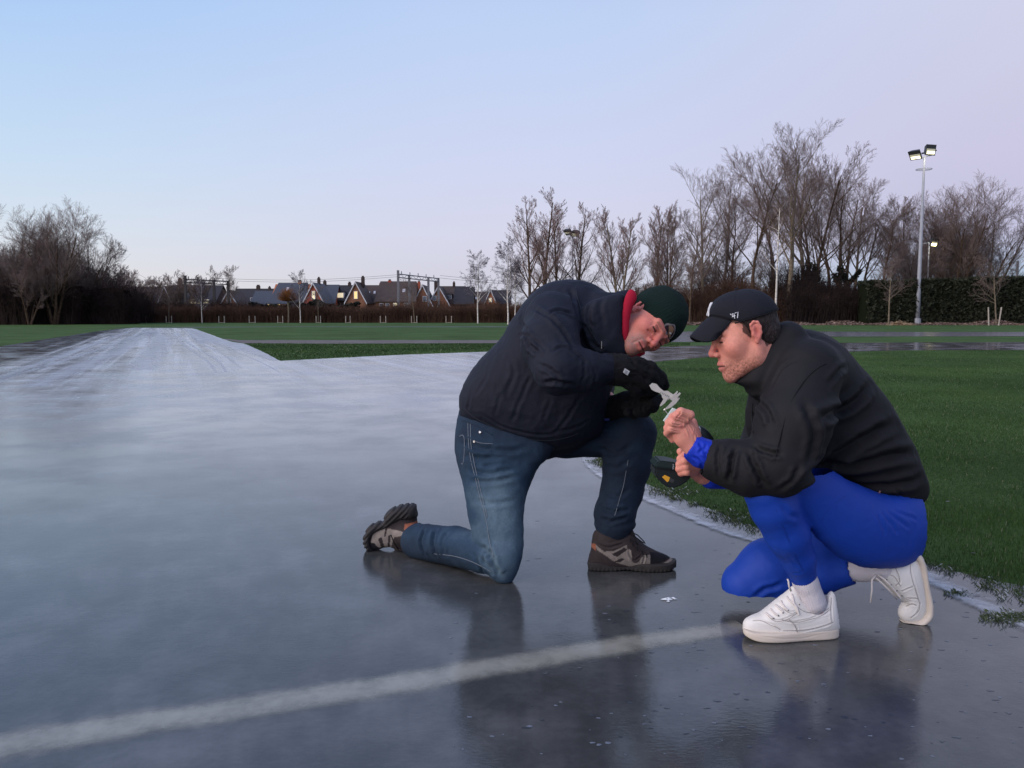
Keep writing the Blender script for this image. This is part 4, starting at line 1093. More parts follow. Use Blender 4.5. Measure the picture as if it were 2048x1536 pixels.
house(X_(713, 150), 150, hw(694, 734, 150), 9, hz(603, 150), hz(565, 150), 'g', M_BRICKB, M_SLATEB, 'brown gable with a yellow lit window', wins=((0.05, 3.8, .6, 1.3, M_LITY), (-.3, 2.1, .9, .7, M_PANE)), chim=((.5, 7.2, .6, .8, M_BRICKD),))
house(X_(733, 158), 158, hw(716, 754, 158), 8, 3.2, hz(571, 158), 'r', M_BRICKB, M_SLATEB, 'brown tiled roof right of the yellow lit gable', sky=((.3, 4.5, .4, .6), (1.4, 4.7, .4, .5)))
house(X_(792, 152), 152, hw(754, 832, 152), 9, hz(602, 152), hz(563, 152), 'r', M_BRICKB, M_SLATEB, 'large brown roofed house with a red chimney and skylight',
      wins=((-2.6, 1.9, .7, 1.0, M_PANE), (-1.5, 1.9, .6, 1.0, M_PANE), (0.1, 2.1, .9, .9, M_LIT), (2.0, 2.1, .6, .9, M_PANE)), chim=((-1.7, 5.9, .62, 1.5, M_BRICK),), sky=((1.35, 4.9, .5, .55),), hip=0.5)
house(X_(846, 155), 155, hw(826, 866, 155), 9, 2.6, hz(571, 155), 'g', M_BRICKB, M_SLATEB, 'brown gable behind the left posts of the right railway portal', wins=((.4, 3.4, .6, .9, M_PANE),), chim=((-1.2, 6.4, .5, .9, M_BRICK),))
house(X_(878, 157), 157, hw(858, 902, 157), 9, 2.6, hz(573, 157), 'g', M_BRICKB, M_SLATEB, 'brown gable with a white verge behind the right portal posts', wins=((-.8, 3.6, .6, .8, M_PANE),), chim=((-1.0, 6.6, .6, .8, M_BRICKD),))
house(X_(902, 162), 162, hw(880, 930, 162), 8, 3.1, hz(573, 162), 'r', M_BRICKB, M_SLATEB, 'brown roofed house with a small white dormer', dorm=(-.6, 3.9, 1.5, 1.0, M_PANE), chim=((.4, 6.6, .5, .8, M_BRICKD),))
house(X_(928, 158), 158, hw(905, 940, 158), 8, 3.0, hz(574, 158), 'r', M_BRICKD, M_SLATED, 'dark roof left of the weeping birch', chim=((1.2, 6.4, .3, .9, M_WHITE),))
house(X_(955, 168), 168, hw(925, 985, 168), 8, 3.0, hz(584, 168), 'r', M_BRICKB, M_SLATEB, 'low brown roof behind the weeping birch', sky=((-1.4, 3.8, .5, .5), (-.4, 3.8, .5, .5)))
house(X_(981, 152), 152, hw(969, 996, 152), 9, hz(611, 152), hz(580, 152), 'g', M_BRICKO, M_SLATEB, 'orange brick gable right of the weeping birch', wins=((0, 3.2, .5, .7, M_LIT),))
house(X_(1003, 160), 160, hw(986, 1020, 160), 8, 3.0, hz(581, 160), 'r', M_BRICKD, M_SLATED, 'dark roof right of the orange brick gable')

# ------------------------------------------------------------------ railway portals and masts
M_STEEL = mat('galvanised_steel', srgb(120, 118, 122), rough=0.6, metal=0.3, var=0.1, vscale=2)
M_STEELD = mat('dark_steel', srgb(60, 56, 56), rough=0.7, var=0.1, vscale=2)
def portal(px, tops, Y0, Y1, label, m, base=0.0):
    root = empty('railway_portal', (X_(px[0], Y0), Y0, 0)); tag(root, label, 'railway portal'); L_ = []
    n = len(px)
    for i in range(n):
        Y = Y0 + (Y1 - Y0) * i / (n - 1); x = X_(px[i], Y) - root.location.x; z = CAM_H + (HOR - tops[i]) / FPX * Y; L_.append((x, Y - Y0, z))
        MB().box((x - .15, Y - Y0 - .15, 0), (x + .15, Y - Y0 + .15, z + (0.5 if i == 0 else 0.1))).build('post', m).parent = root
    a, b = Vector(L_[0]), Vector(L_[-1]); mb = MB()
    for dz in (-.45, 0.0):
        mb.tube([a + Vector((0, -.2, dz)), b + Vector((0, -.2, dz))], 0.07, 4)
    for i in range(14):
        p = a.lerp(b, i / 14); q = a.lerp(b, (i + 1) / 14); z0, z1 = (0, -.45) if i % 2 else (-.45, 0); mb.tube([p + Vector((0, -.2, z0)), q + Vector((0, -.2, z1))], 0.035, 4)
    mb.build('beam', m).parent = root
    for i in range(5):
        p = a.lerp(b, (i + .4) / 5); MB().tube([p, p + Vector((0, 0, .42))], 0.06, 5).build('insulator', m).parent = root
portal([798, 820, 858, 878], [549, 552, 556, 558], 108, 116, 'grey railway portal with four posts before the brown roofs', M_STEEL)
portal([375, 432, 460], [559, 562, 564], 112, 118, 'dark railway portal before the left houses', M_STEELD)
mr_ = empty('railway_mast', (X_(2026, 130), 130, 0)); tag(mr_, 'railway mast with bracket arms above the right hedge', 'mast')
zt = CAM_H + (HOR - 524) / FPX * 130
MB().tube([(0, 0, 0), (0, 0, zt)], 0.2, 6).build('post', M_STEEL).parent = mr_
_o = MB().tube([(-2.0, 0, zt - 1.0), (0, 0, zt - 1.6)], 0.06, 5); _o.tube([(-2.4, 0, zt - 3.0), (0, 0, zt - 2.2)], 0.06, 5); _o.tube([(0, 0, zt - 2), (1.0, 0, zt - .6)], 0.06, 5); _o.build('bracket_arm', M_STEEL).parent = mr_
WL = ['upper one between the two portals', 'lower one between the two portals', 'upper one right of the right portal', 'lower one right of the right portal', 'behind the poplars towards the right wood', 'at the mast by the right border']
for (xa, ya, xb, yb, Y) in ((420, 556, 800, 549, 112), (420, 560, 800, 553, 112), (880, 551, 1300, 572, 118), (880, 556, 1300, 576, 118), (1150, 560, 1700, 575, 122), (1960, 538, 2100, 545, 130)):
    pts = [];
    for i in range(13):
        t = i / 12; p = W(xa + (xb - xa) * t, ya + (yb - ya) * t, Y); p[2] -= 0.5 * math.sin(math.pi * t); pts.append(p)
    tag(MB().tube(pts, 0.02, 3).build('overhead_wire', M_STEELD), 'thin railway wire strung level in the sky, ' + WL.pop(0), 'wire')

# ------------------------------------------------------------------ floodlights
M_POLE = mat('mast_paint', srgb(150, 152, 158), rough=0.5, spec=0.4, var=0.08, vscale=3)
M_LAMPH = mat('lamp_housing', srgb(58, 60, 62), rough=0.5)
M_LENS = mat('lamp_glass_lit', srgb(255, 250, 220), rough=0.2, emit=srgb(255, 246, 198), estr=2.6)
M_LENSD = mat('lamp_glass_dull', srgb(150, 152, 140), rough=0.15, emit=srgb(255, 246, 210), estr=0.25)
M_LENSB = mat('lamp_glass_bright', srgb(255, 250, 200), rough=0.2, emit=srgb(255, 240, 160), estr=26.0)
def floodlight(px, pytop, Y, r0, r1, heads, label, ring=True, power=0.0):
    zt = CAM_H + (HOR - pytop) / FPX * Y; root = empty('floodlight_mast', (X_(px, Y), Y, 0)); tag(root, label, 'floodlight')
    MB().tube([(0, 0, 0), (0, 0, 0.55)], r0 * 1.45, 12).build('mast_base', M_POLE).parent = root
    MB().tube([(0, 0, 0.55), (0, 0, zt * 0.22), (0, 0, zt * 0.24), (0, 0, zt)], [r0, r0 * 0.92, r0 * 0.8, r1], 12).build('pole', M_POLE, smooth=True).parent = root
    if ring:
        mb = MB(); mb.tube([(0.65 * math.cos(a), 0.65 * math.sin(a), zt - 1.05) for a in np.linspace(0, 6.2832, 17)], 0.03, 5)
        mb.tube([(-.65, 0, zt - 1.05), (.65, 0, zt - 1.05)], .03, 5); mb.build('ring', M_POLE).parent = root
    MB().tube([(-.8, 0, zt - .1), (0.1, 0, zt + .05), (0.75, 0, zt + .2)], .05, 6).build('crossarm', M_POLE).parent = root
    for (x, z, yaw, pitch, lens) in heads:
        R = Matrix.Translation((x, 0, zt + z)) @ Matrix.Rotation(yaw, 4, 'Z') @ Matrix.Rotation(pitch, 4, 'X')
        # housing: truncated box opening towards local -Y
        vs = [(-.52, -.16, -.46), (.52, -.16, -.46), (.52, -.16, .46), (-.52, -.16, .46), (-.34, .26, -.3), (.34, .26, -.3), (.34, .26, .3), (-.34, .26, .3)]
        hd = MB().raw([tuple(R @ Vector(v)) for v in vs], [(4, 5, 6, 7), (0, 1, 5, 4), (1, 2, 6, 5), (2, 3, 7, 6), (3, 0, 4, 7), (0, 3, 2, 1)])
        hd.box((-.06, .26, -.1), (.06, .5, .1), R); hd.box((.52, -.05, -.05), (.72, .05, .05), R)
        ho = hd.build('lamp_head', M_LAMPH); ho.parent = root
        lo = MB().box((-.44, -.19, -.38), (.44, -.163, .10), R).build('lens', M_LENSD); lo.parent = ho
        lo = MB().box((-.38, -.215, -.34), (.38, -.19, -.10), R).build('lit_tube', lens); lo.parent = ho
    if power:
        l = bpy.data.lights.new('lamp_glow', 'SPOT'); l.energy = power; l.color = (1, .95, .8); l.spot_size = math.radians(120); l.shadow_soft_size = 0.4
        lo = bpy.data.objects.new('lamp_glow', l); COL.objects.link(lo); lo.location = (X_(px, Y), Y - 0.6, zt); lo.rotation_euler = (math.radians(40), 0, 0)
    return root
floodlight(1832, 322, 72, 0.21, 0.09, ((-.78, 0.25, -0.9, 0.75, M_LENS), (.42, .62, 0.25, 0.15, M_LENS)), 'tall grey floodlight mast with two lit lamp heads before the hedge', power=60)
floodlight(1849, 488, 88, 0.10, 0.06, ((.45, .1, 0.5, 0.5, M_LENSB),), 'shorter floodlight mast with one bright yellow lamp behind the tall mast', ring=False, power=60)
floodlight(1144, 472, 100, 0.12, 0.08, ((-.55, .35, -0.7, 0.9, M_LAMPH), (.3, .2, 0.2, 0.9, M_LENSD)), 'distant unlit floodlight mast among the poplars', ring=False)
# slim white birch trunk right of the cap and small pale posts
b_ = empty('birch_tree', (X_(1549, 70), 70, 0)); tag(b_, 'slim white birch with a straight trunk right of the cap', 'tree')
tb = Tree(77, CAM_H + (HOR - 418) / FPX * 70, 0.11, nch=(14, 6, 5, 3), ang=(40, 40, 42, 40), ratio=(0.24, 0.5, 0.5, 0.5), start=(0.45, 0.15, 0.1, 0.1), up=(0.0, 0.08, 0.0, -.1, -.1), wob=(0.012, .12, .15, .2, .2), top=.4)
segs_mesh('trunk', [s for s in tb.trunk], M_BIRCH, None, k=7).parent = b_
segs_mesh('crown', tb.crown, M_TWIG, None, minr=0.011).parent = b_
# ------------------------------------------------------------------ people: shared pieces
SKIN_A = np.array(srgb(222, 150, 130)[:3])
def sculpt(name, F, material, parent, smooth=1, post=None, colf=None, color=None):
    V, Q = F.mesh(smooth)
    N = normals(V, Q)
    # orientation check: outward normals must point away from the solid
    vol = np.einsum('ij,ij->i', V[Q[:, 0]] - V.mean(0), np.cross(V[Q[:, 1]] - V[Q[:, 0]], V[Q[:, 2]] - V[Q[:, 0]])).sum()
    if vol < 0: Q = Q[:, ::-1].copy(); N = -N
    if post is not None:
        r = post(V, N, Q)
        if r is not None: V = r
        N = normals(V, Q)
    cols = None
    if colf is not None: cols = colf(V, N)
    elif color is not None: cols = np.tile(np.array(color)[:3], (len(V), 1))
    o = mesh_obj(name, V, np.ascontiguousarray(Q), material, parent, smooth=True, cols=cols)
    o_data = dict(V=V, N=N, Q=Q)
    return o, V, N
def tubes(name, V, N, lines, r, material, parent, off=0.0008, n=6):
    mb = MB()
    for L in lines: mb.tube(surf_tube(V, N, L, r, off), r, 5)
    return mb.build(name, material, parent, smooth=True)
def decal(name, V, N, center, right_px, shape_fn, material, parent, lift=0.0015):
    pass

def frame(U, F):
    F = np.array(F, float); F /= np.linalg.norm(F); U = np.array(U, float); U = U - F * (U @ F); U /= np.linalg.norm(U)
    S = np.cross(F, U)                    # the head's own right
    return np.stack([S, F, U], 1)         # columns: right, forward, up

def head_field(o):
    """head in its own frame: x right, y forward, z up, origin between the eyes' level and the ears"""
    f = Field((-0.105, -0.135, -0.21), (0.105, 0.145, 0.14), 0.0022)
    f.ell((0, -0.013, 0.030), (0.073, 0.092, 0.076) if o == 'young' else (0.074, 0.095, 0.082), 0.01)
    f.ell((0, 0.028, -0.028), (0.060, 0.064, 0.082), 0.03)
    for sx in (-1, 1):
        f.rc((sx * 0.050, -0.008, -0.045), (sx * 0.046, 0.004, -0.068), 0.019, 0.018, 0.02)
        f.rc((sx * 0.046, 0.004, -0.068), (sx * 0.014, 0.072, -0.100), 0.018, 0.015, 0.022)
        f.ell((sx * 0.041, 0.056, -0.024), (0.018, 0.022, 0.018), 0.028)
        f.rc((sx * 0.012, 0.090, 0.017), (sx * 0.042, 0.074, 0.019), 0.009, 0.009, 0.014)
    f.ell((0, 0.070, -0.066), (0.032, 0.030, 0.030), 0.02)
    f.ell((0, 0.080, -0.101), (0.018, 0.016, 0.016), 0.018)
    for sx in (-1, 1): f.ell((sx * 0.031, 0.097, -0.002), (0.014, 0.014, 0.011), 0.012, 'sub')
    # nose
    f.rc((0, 0.086, 0.010), (0, 0.112, -0.028), 0.0075, 0.0088, 0.012)
    f.ell((0, 0.113, -0.031), (0.0105, 0.010, 0.0095), 0.007)
    for sx in (-1, 1):
        f.ell((sx * 0.0125, 0.101, -0.036), (0.0078, 0.010, 0.0075), 0.006)
        f.ell((sx * 0.0065, 0.106, -0.045), (0.0036, 0.005, 0.004), 0.002, 'sub')
    # eyes: ball, upper and lower lid
    for sx in (-1, 1):
        f.ell((sx * 0.031, 0.0755, -0.003), (0.0145, 0.0135, 0.0125), 0.003)
        f.rc((sx * 0.019, 0.0885, 0.0045), (sx * 0.043, 0.083, 0.003), 0.0032, 0.0032, 0.004)
        f.rc((sx * 0.020, 0.086, -0.0125), (sx * 0.042, 0.081, -0.0115), 0.0034, 0.003, 0.005)
        f.rc((sx * 0.021, 0.0925, -0.0055), (sx * 0.042, 0.0865, -0.006), 0.0022, 0.002, 0.0015, 'sub')
    # nasolabial fold, mouth
    for sx in (-1, 1):
        f.rc((sx * 0.021, 0.097, -0.042), (sx * 0.032, 0.090, -0.064), 0.0022, 0.0022, 0.006, 'sub')
    f.rc((-0.020, 0.0925, -0.0655), (0, 0.1005, -0.0625), 0.0042, 0.0052, 0.006); f.rc((0, 0.1005, -0.0625), (0.020, 0.0925, -0.0655), 0.0052, 0.0042, 0.006)
    f.rc((-0.017, 0.0925, -0.0735), (0, 0.099, -0.0750), 0.0048, 0.0060, 0.006); f.rc((0, 0.099, -0.0750), (0.017, 0.0925, -0.0735), 0.0060, 0.0048, 0.006)
    f.rc((-0.024, 0.0945, -0.0685), (0, 0.1055, -0.0685), 0.0014, 0.0022, 0.0015, 'sub'); f.rc((0, 0.1055, -0.0685), (0.024, 0.0945, -0.0685), 0.0022, 0.0014, 0.0015, 'sub')
    # ears
    for sx in (-1, 1):
        eo = 0.15 if o == 'old' else 0.8; es = 1.0 if o == 'old' else .82
        def E(y, z, out=0.0): return (sx * (0.0735 + out * eo), y * es, z * es)
        f.ell(E(-0.012, -0.002, 0.006), (0.008, 0.0165 * es, 0.029 * es), 0.005)
        rim = [E(0.004, 0.010, .006), E(0.002, 0.024, .009), E(-0.010, 0.031, .012), E(-0.024, 0.026, .014), E(-0.029, 0.010, .014), E(-0.026, -0.008, .012), E(-0.016, -0.022, .009), E(-0.008, -0.032, .006)]
        f.chain([(*p, 0.0032) for p in rim], 0.004)
        f.ell(E(-0.006, -0.030, .005), (0.005, 0.007, 0.009), 0.004)
        f.ell(E(-0.011, 0.000, .019), (0.0075, 0.0085, 0.014), 0.004, 'sub'); f.rc(E(-0.018, 0.016, .012), E(-0.021, -0.004, .012), .0028, .0028, .003)
        f.ell(E(0.003, -0.008, .006), (0.004, 0.004, 0.006), 0.004)
    # neck
    f.rc((0, -0.035, -0.05), (0, -0.055, -0.20), 0.056, 0.060, 0.03)
    if o == 'old':
        for sx in (-1, 1):
            f.rc((sx * 0.024, 0.088, -0.020), (sx * 0.040, 0.080, -0.026), 0.0022, 0.002, 0.006, 'sub')
            f.rc((sx * 0.027, 0.093, -0.060), (sx * 0.026, 0.086, -0.085), 0.002, 0.002, 0.006, 'sub')
    return f
def head_colours(V, kind):
    """skin tone with ruddy areas, stubble, lips, brows - in the head's own frame"""
    g = lambda c, s: np.exp(-(((V - np.array(c)) / np.array(s)) ** 2).sum(1))
    A = lambda c, s: g(c, s) + g((-c[0], c[1], c[2]), s)
    n1 = fbm(V * 45, 3, 3)[:, None]; n2 = vnoise(V * 420, 9)[:, None]; n3 = vnoise(V * 230, 19)[:, None]
    base = SKIN_A if kind == 'young' else np.array(srgb(206, 126, 110)[:3])
    C = base * (1 + 0.10 * n1 + 0.05 * n2 + .05 * n3)
    def mixc(C, m, col): m = np.clip(m, 0, 1)[:, None]; return C * (1 - m) + np.array(col)[:3] * m
    red = np.array(srgb(206, 98, 94)[:3])
    C = mixc(C, 0.55 * g((0, .113, -.03), (.018, .03, .03)) + 0.35 * A((.042, .065, -.028), (.025, .03, .022)) + 0.6 * A((.082, -.012, 0), (.014, .03, .04)), red)
    lips = (np.abs(V[:, 0]) < .023) & (V[:, 2] > -.083) & (V[:, 2] < -.056) & (V[:, 1] > .0925)
    C = mixc(C, np.where(lips, 0.5, 0), srgb(176, 98, 92))
    C = mixc(C, np.where((np.abs(V[:, 0]) < .025) & (np.abs(V[:, 2] + .0685) < .0022) & (V[:, 1] > .089), 0.85, 0), srgb(70, 34, 34))
    jaw = np.clip((-.040 - V[:, 2] + 0.25 * np.clip(-V[:, 1] + .03, 0, .06)) / .034, 0, 1) * np.clip((V[:, 1] + .012) / .02, 0, 1) * np.clip((V[:, 2] + .135) / .02, 0, 1)
    jaw = np.where(lips, 0, jaw) * (1 - .6 * g((0, .085, -.088), (.010, .02, .007)))
    if kind == 'young':
        C = mixc(C, jaw * (0.38 + 0.42 * n2[:, 0] + .35 * n3[:, 0]), srgb(112, 72, 56))
        brow = srgb(92, 60, 48)
    else:
        goat = (A((.012, .09, -.100), (.034, .03, .030)) + g((0, .098, -.052), (.034, .02, .009)) + A((.030, .085, -.070), (.010, .03, .024)))
        C = mixc(C, np.where(lips, 0, np.clip(goat * 1.1, 0, 1)) * (0.50 + 0.40 * n2[:, 0] + .3 * n3[:, 0]), srgb(150, 126, 116))
        C = mixc(C, jaw * (0.22 + 0.25 * n2[:, 0]), srgb(152, 108, 98))
        side = A((.072, .012, -.02), (.02, .016, .04)); C = mixc(C, side * (0.5 + .3 * n2[:, 0]), srgb(150, 130, 128))
        brow = srgb(128, 92, 84)
    br = ((np.abs(V[:, 0]) > .012) & (np.abs(V[:, 0]) < .048) & (np.abs(V[:, 2] - (.0165 + .10 * np.clip(.035 - np.abs(V[:, 0]), -.02, .02))) < .0042) & (V[:, 1] > .062))
    C = mixc(C, np.where(br, 0.62 + 0.3 * n2[:, 0], 0), brow)
    sock = A((.031, .09, -.001), (.017, .03, .009)); C = mixc(C, sock * .35, srgb(150, 84, 80))
    slit = (np.abs(np.abs(V[:, 0]) - .0315) < .0115) & (np.abs(V[:, 2] + .0055) < .0024) & (V[:, 1] > .074)
    C = mixc(C, np.where(slit, .95, 0), srgb(34, 22, 22))
    conch = A((.080, -.011, -.001), (.010, .006, .009)); C = mixc(C, conch * .5, srgb(160, 78, 72))
    if kind == 'young':
        edge = .004 * n1[:, 0] + .003 * n2[:, 0]
        y, z = V[:, 1], V[:, 2]; hm = (z > .030 + edge + .25 * np.clip(y - .02, 0, 1)) | ((y > .004 + edge) & (y < .024 + edge) & (z > -.018 + 1.2 * (y - .004))) | ((y < -.030 + edge) & (z > -.045 - .35 * (y + .03) * 0 + edge))
        hm &= (np.abs(V[:, 0]) < .0775) & (y < .062)
        C = mixc(C, np.where(hm, .88, 0), srgb(50, 36, 32))
    return np.clip(C, 0.003, 1)
M_SKIN = mat('skin', None, rough=0.55, spec=0.35, attr='Col', bump=0.2, bscale=420, sss=0.10, var=.05, vscale=160)
def join_meshes(name, parts, material, parent):
    V, F, C, n = [], [], [], 0
    for v, q, c in parts: V.append(v); F.append(q + n); C.append(c); n += len(v)
    return mesh_obj(name, np.concatenate(V), np.concatenate(F), material, parent, smooth=True, cols=np.concatenate(C))
def outward(V, Q):
    vol = np.einsum('ij,ij->i', V[Q[:, 0]] - V.mean(0), np.cross(V[Q[:, 1]] - V[Q[:, 0]], V[Q[:, 2]] - V[Q[:, 0]])).sum()
    return np.ascontiguousarray(Q if vol > 0 else Q[:, ::-1])
def folds(V, N, amp, scale, seed, ax=(1, 1, 1), ridged=True):
    p = V * np.array(ax) * scale; p = p + 0.6 * np.c_[vnoise(p * .6, seed + 1), vnoise(p * .6, seed + 2), vnoise(p * .6, seed + 3)]
    n = vnoise(p, seed)
    if ridged: n = 1 - 2 * np.abs(n) - 0.2
    V += N * (n * amp)[:, None]
def fabric(name, col, rough, bump, bscale, var=0.1, sheen=0.0, spec=0.3, attr=None, vscale=9.0, wrinkle=None):
    return mat(name, col, rough=rough, spec=spec, var=var, vscale=vscale, bump=bump, bscale=bscale, sheen=sheen, attr=attr, wrinkle=wrinkle)
# ------------------------------------------------------------------ kneeling man
man1 = empty('person', tuple(W(1010, 1165, Yg(1165)) * np.array([1, 1, 0])))
tag(man1, 'man in a navy jacket, jeans and green beanie kneeling on one knee', 'person')
M_NAVY = fabric('navy_nylon', srgb(30, 33, 44), 0.72, 0.22, 260, 0.08, spec=0.2, wrinkle=(9, .4, .02))
M_RED = fabric('red_lining', srgb(172, 22, 52), 0.85, 0.3, 500)
M_DENIM = fabric('denim', None, 0.85, 0.35, 900, 0.10, attr='Col', vscale=160)
M_KNIT = fabric('knit_wool', srgb(9, 34, 28), 0.95, 0.8, 420, 0.15)
M_GLOVE = fabric('glove_fleece', srgb(20, 20, 22), 0.9, 0.6, 300, 0.2)
M_THREAD = mat('thread', srgb(128, 134, 140), rough=0.8)
M_THREADD = mat('thread_dark', srgb(28, 44, 62), rough=0.8)
M_BOOT = mat('boot_leather', None, rough=0.8, spec=0.25, attr='Col', bump=0.3, bscale=400, var=0.15, vscale=60)
M_RUBBER = mat('rubber', srgb(50, 47, 46), rough=0.75, bump=0.2, bscale=200, var=0.2, vscale=40)
M_LACE = mat('lace_dark', srgb(24, 22, 24), rough=0.8)
M_METAL = mat('rivet_metal', srgb(200, 196, 190), rough=0.3, metal=0.8)

# --- jacket
def jacket1():
    torso = P3([(920, 824), (919, 800), (926, 775), (941, 745), (967, 712), (998, 681), (1022, 643), (1046, 609), (1071, 584), (1100, 568), (1135, 561), (1165, 562), (1190, 571),
                (1208, 584), (1228, 588), (1258, 581), (1266, 590), (1260, 622), (1250, 662), (1246, 700), (1238, 740), (1226, 770), (1213, 800), (1207, 830), (1203, 862), (1168, 881),
                (1118, 897), (1060, 897), (1020, 886), (985, 868), (950, 851), (925, 838)], 2.96)
    sleeve = ch([(1105, 640, 2.80, .098), (1100, 690, 2.66, .092), (1118, 738, 2.58, .078), (1165, 742, 2.60, .064), (1212, 738, 2.64, .049)])
    far = ch([(1170, 660, 3.14, .09), (1190, 770, 3.16, .07), (1200, 812, 3.02, .052), (1222, 816, 2.97, .044)])
    lo, hi = bounds(torso, .08); lo[1] = 2.4; hi[1] = 3.36; lo[0] -= .02
    f = Field(lo, hi, 0.0050)
    f.puff(torso, 0.01, sy=1.12, hmax=.23)
    f.ell(W(1120, 640, 3.02), (.13, .20, .13), 0.04)
    f.puff(P3([(1185, 590), (1225, 586), (1258, 580), (1264, 592), (1259, 615), (1254, 645), (1252, 672), (1258, 694), (1262, 710), (1235, 716), (1195, 705), (1175, 650)], 2.87), .02, sy=1.0, hmax=.11)
    f.puff(P3([(1170, 612), (1215, 592), (1246, 588), (1250, 606), (1246, 640), (1247, 672), (1255, 694), (1257, 712), (1215, 718), (1180, 700), (1165, 655)], 2.79), .02, sy=1.0, hmax=.05)
    f.chain(sleeve, 0.030); f.chain(far, 0.02)
    f.rc(W(1070, 885, 3.02), W(1180, 868, 3.02), .07, .06, .05)
    # opening of the collar
    f.rc(W(1308, 645, 2.84), W(1280, 660, 2.84), .074, .055, 0.006, 'sub')
    def post(V, N, Q):
        folds(V, N, 0.0022, 5.5, 1, (1, 1, 0.8)); folds(V, N, 0.0016, 17, 2, (1, 1, 0.8)); folds(V, N, 0.0009, 38, 3); N[:] = normals(V, Q)
        CR = [([(1060, 612), (1085, 622), (1112, 640), (1135, 668), (1150, 700)], .014, .012), ([(1090, 625), (1118, 617), (1150, 625)], .010, .010),
              ([(1048, 660), (1055, 690), (1075, 705)], .016, .012), ([(1030, 668), (1060, 672), (1090, 700)], .007, .009),
              ([(1160, 640), (1175, 665), (1185, 690), (1210, 706)], .009, .010), ([(1180, 600), (1172, 630), (1185, 660)], .010, .012),
              ([(1140, 572), (1150, 600), (1160, 640)], .010, .014), ([(1100, 700), (1125, 690), (1150, 700), (1180, 730)], .009, .009),
              ([(1070, 725), (1100, 740), (1120, 765)], .009, .010), ([(1085, 770), (1110, 765), (1150, 775)], .012, .011),
              ([(1010, 700), (1024, 740), (1012, 790)], .006, .012), ([(975, 720), (968, 755), (944, 790)], .005, .010),
              ([(1064, 745), (1040, 800), (1020, 850)], .006, .010), ([(1100, 800), (1085, 850)], .005, .010),
              ([(1165, 790), (1140, 830), (1110, 872)], .007, .010), ([(1000, 790), (985, 835)], .004, .009),
              ([(940, 770), (935, 800), (930, 825)], .007, .010), ([(1190, 735), (1195, 755), (1190, 775)], .008, .008),
              ([(1168, 712), (1172, 740), (1166, 772)], .007, .008), ([(1180, 845), (1150, 860), (1100, 870)], .006, .010),
              ([(1040, 620), (1040, 645), (1052, 660)], .009, .010), ([(1205, 590), (1200, 620), (1210, 660)], .008, .012),
              ([(960, 830), (1000, 855), (1060, 872), (1120, 872)], .007, .009)]
        for j, (p, a, w) in enumerate(CR): crease(V, N, p, a * (.6 if j < 10 else .38), w * .62, n=7)
        return V
    return sculpt('jacket', f, M_NAVY, man1, 1, post)
jk, JV, JN = jacket1()
# hem ties at the waist, zip pull
tubes('seam', JV, JN, [[(922, 815), (945, 838), (985, 857), (1025, 874), (1065, 884), (1118, 884), (1165, 868)]], .0022, mat('navy_seam', srgb(26, 30, 40), rough=.6), jk)
tubes('seam', JV, JN, [[(1150, 566), (1160, 600), (1170, 650), (1196, 690)]], .0022, mat('navy_seam', srgb(24, 28, 38), rough=.6), jk)
# red lining of the raised collar
def collar1():
    lo, hi = bounds([W(1200, 560, 2.7), W(1320, 740, 3.1)], .05); f = Field(lo, hi, 0.0035)
    f.puff(P3([(1252, 590), (1260, 579), (1270, 583), (1273, 598), (1266, 612), (1260, 634), (1257, 660), (1256, 678), (1249, 684), (1244, 664), (1245, 620)], 2.77), .004, sy=.8)
    f.puff(P3([(1246, 694), (1262, 701), (1286, 701), (1290, 708), (1270, 716), (1248, 716), (1238, 704)], 2.80), .006, sy=1.6)
    f.chain(ch([(1235, 612, 2.96, .050), (1228, 660, 2.93, .060), (1240, 690, 2.90, .045)]), .02)
    sculpt('collar_lining', f, M_RED, jk, 1)
collar1()
MB().box((-.0006, -.004, -.012), (.0006, .004, .012), Matrix.Translation(W(1203, 690, 2.66))).build('zip_pull', M_METAL, jk)

# --- body (under the clothes) and head
H1 = frame((.88, 0.0, .47), (.235, -.866, -.44)); O1 = W(1298, 648, 2.84); S1 = 1.05
def to_world(V, Rm, O, s):
    V = np.array(V, float)
    if s > 1.07: V[..., 1] = .118 - (.118 - V[..., 1]) * .86        # the younger man's head is shorter front to back
    return (V * s) @ Rm.T + O
f = head_field('old'); V, Q = f.mesh(1); Q = outward(V, Q); C = head_colours(V, 'old')
headpart = (to_world(V, H1, O1, S1), Q, C)
fb = Field(bounds([W(900, 560, 3), W(1380, 1180, 3)], .05)[0] * (1, 0, 1) + (0, 2.45, 0), bounds([W(700, 560, 3), W(1380, 1180, 3)], .05)[1] * (1, 0, 1) + (0, 3.4, 0), 0.012)
fb.lo[0] -= 0
fb.chain(ch([(1000, 830, 3.0, .07), (1050, 750, 2.98, .10), (1120, 660, 2.98, .09), (1190, 650, 2.95, .05), (1230, 660, 2.92, .05)]), .04)
fb.chain(ch([(1110, 645, 2.82, .055), (1112, 730, 2.60, .042), (1205, 738, 2.64, .03), (1255, 742, 2.66, .03)]), .02)
fb.chain(ch([(1150, 650, 3.12, .055), (1190, 780, 3.14, .042), (1230, 812, 2.97, .028), (1262, 806, 2.95, .03)]), .02)
fb.chain(ch([(1000, 890, 2.95, .06), (1002, 1100, 2.77, .04), (850, 1080, 3.02, .035)]), .02)
fb.chain(ch([(1020, 870, 3.08, .06), (1262, 872, 3.0, .045), (1232, 1060, 2.98, .035), (1220, 1110, 2.93, .028)]), .02)
Vb, Qb = fb.mesh(1); Qb = outward(Vb, Qb)
join_meshes('body', [headpart, (Vb, Qb, np.tile(SKIN_A, (len(Vb), 1)))], M_SKIN, man1)

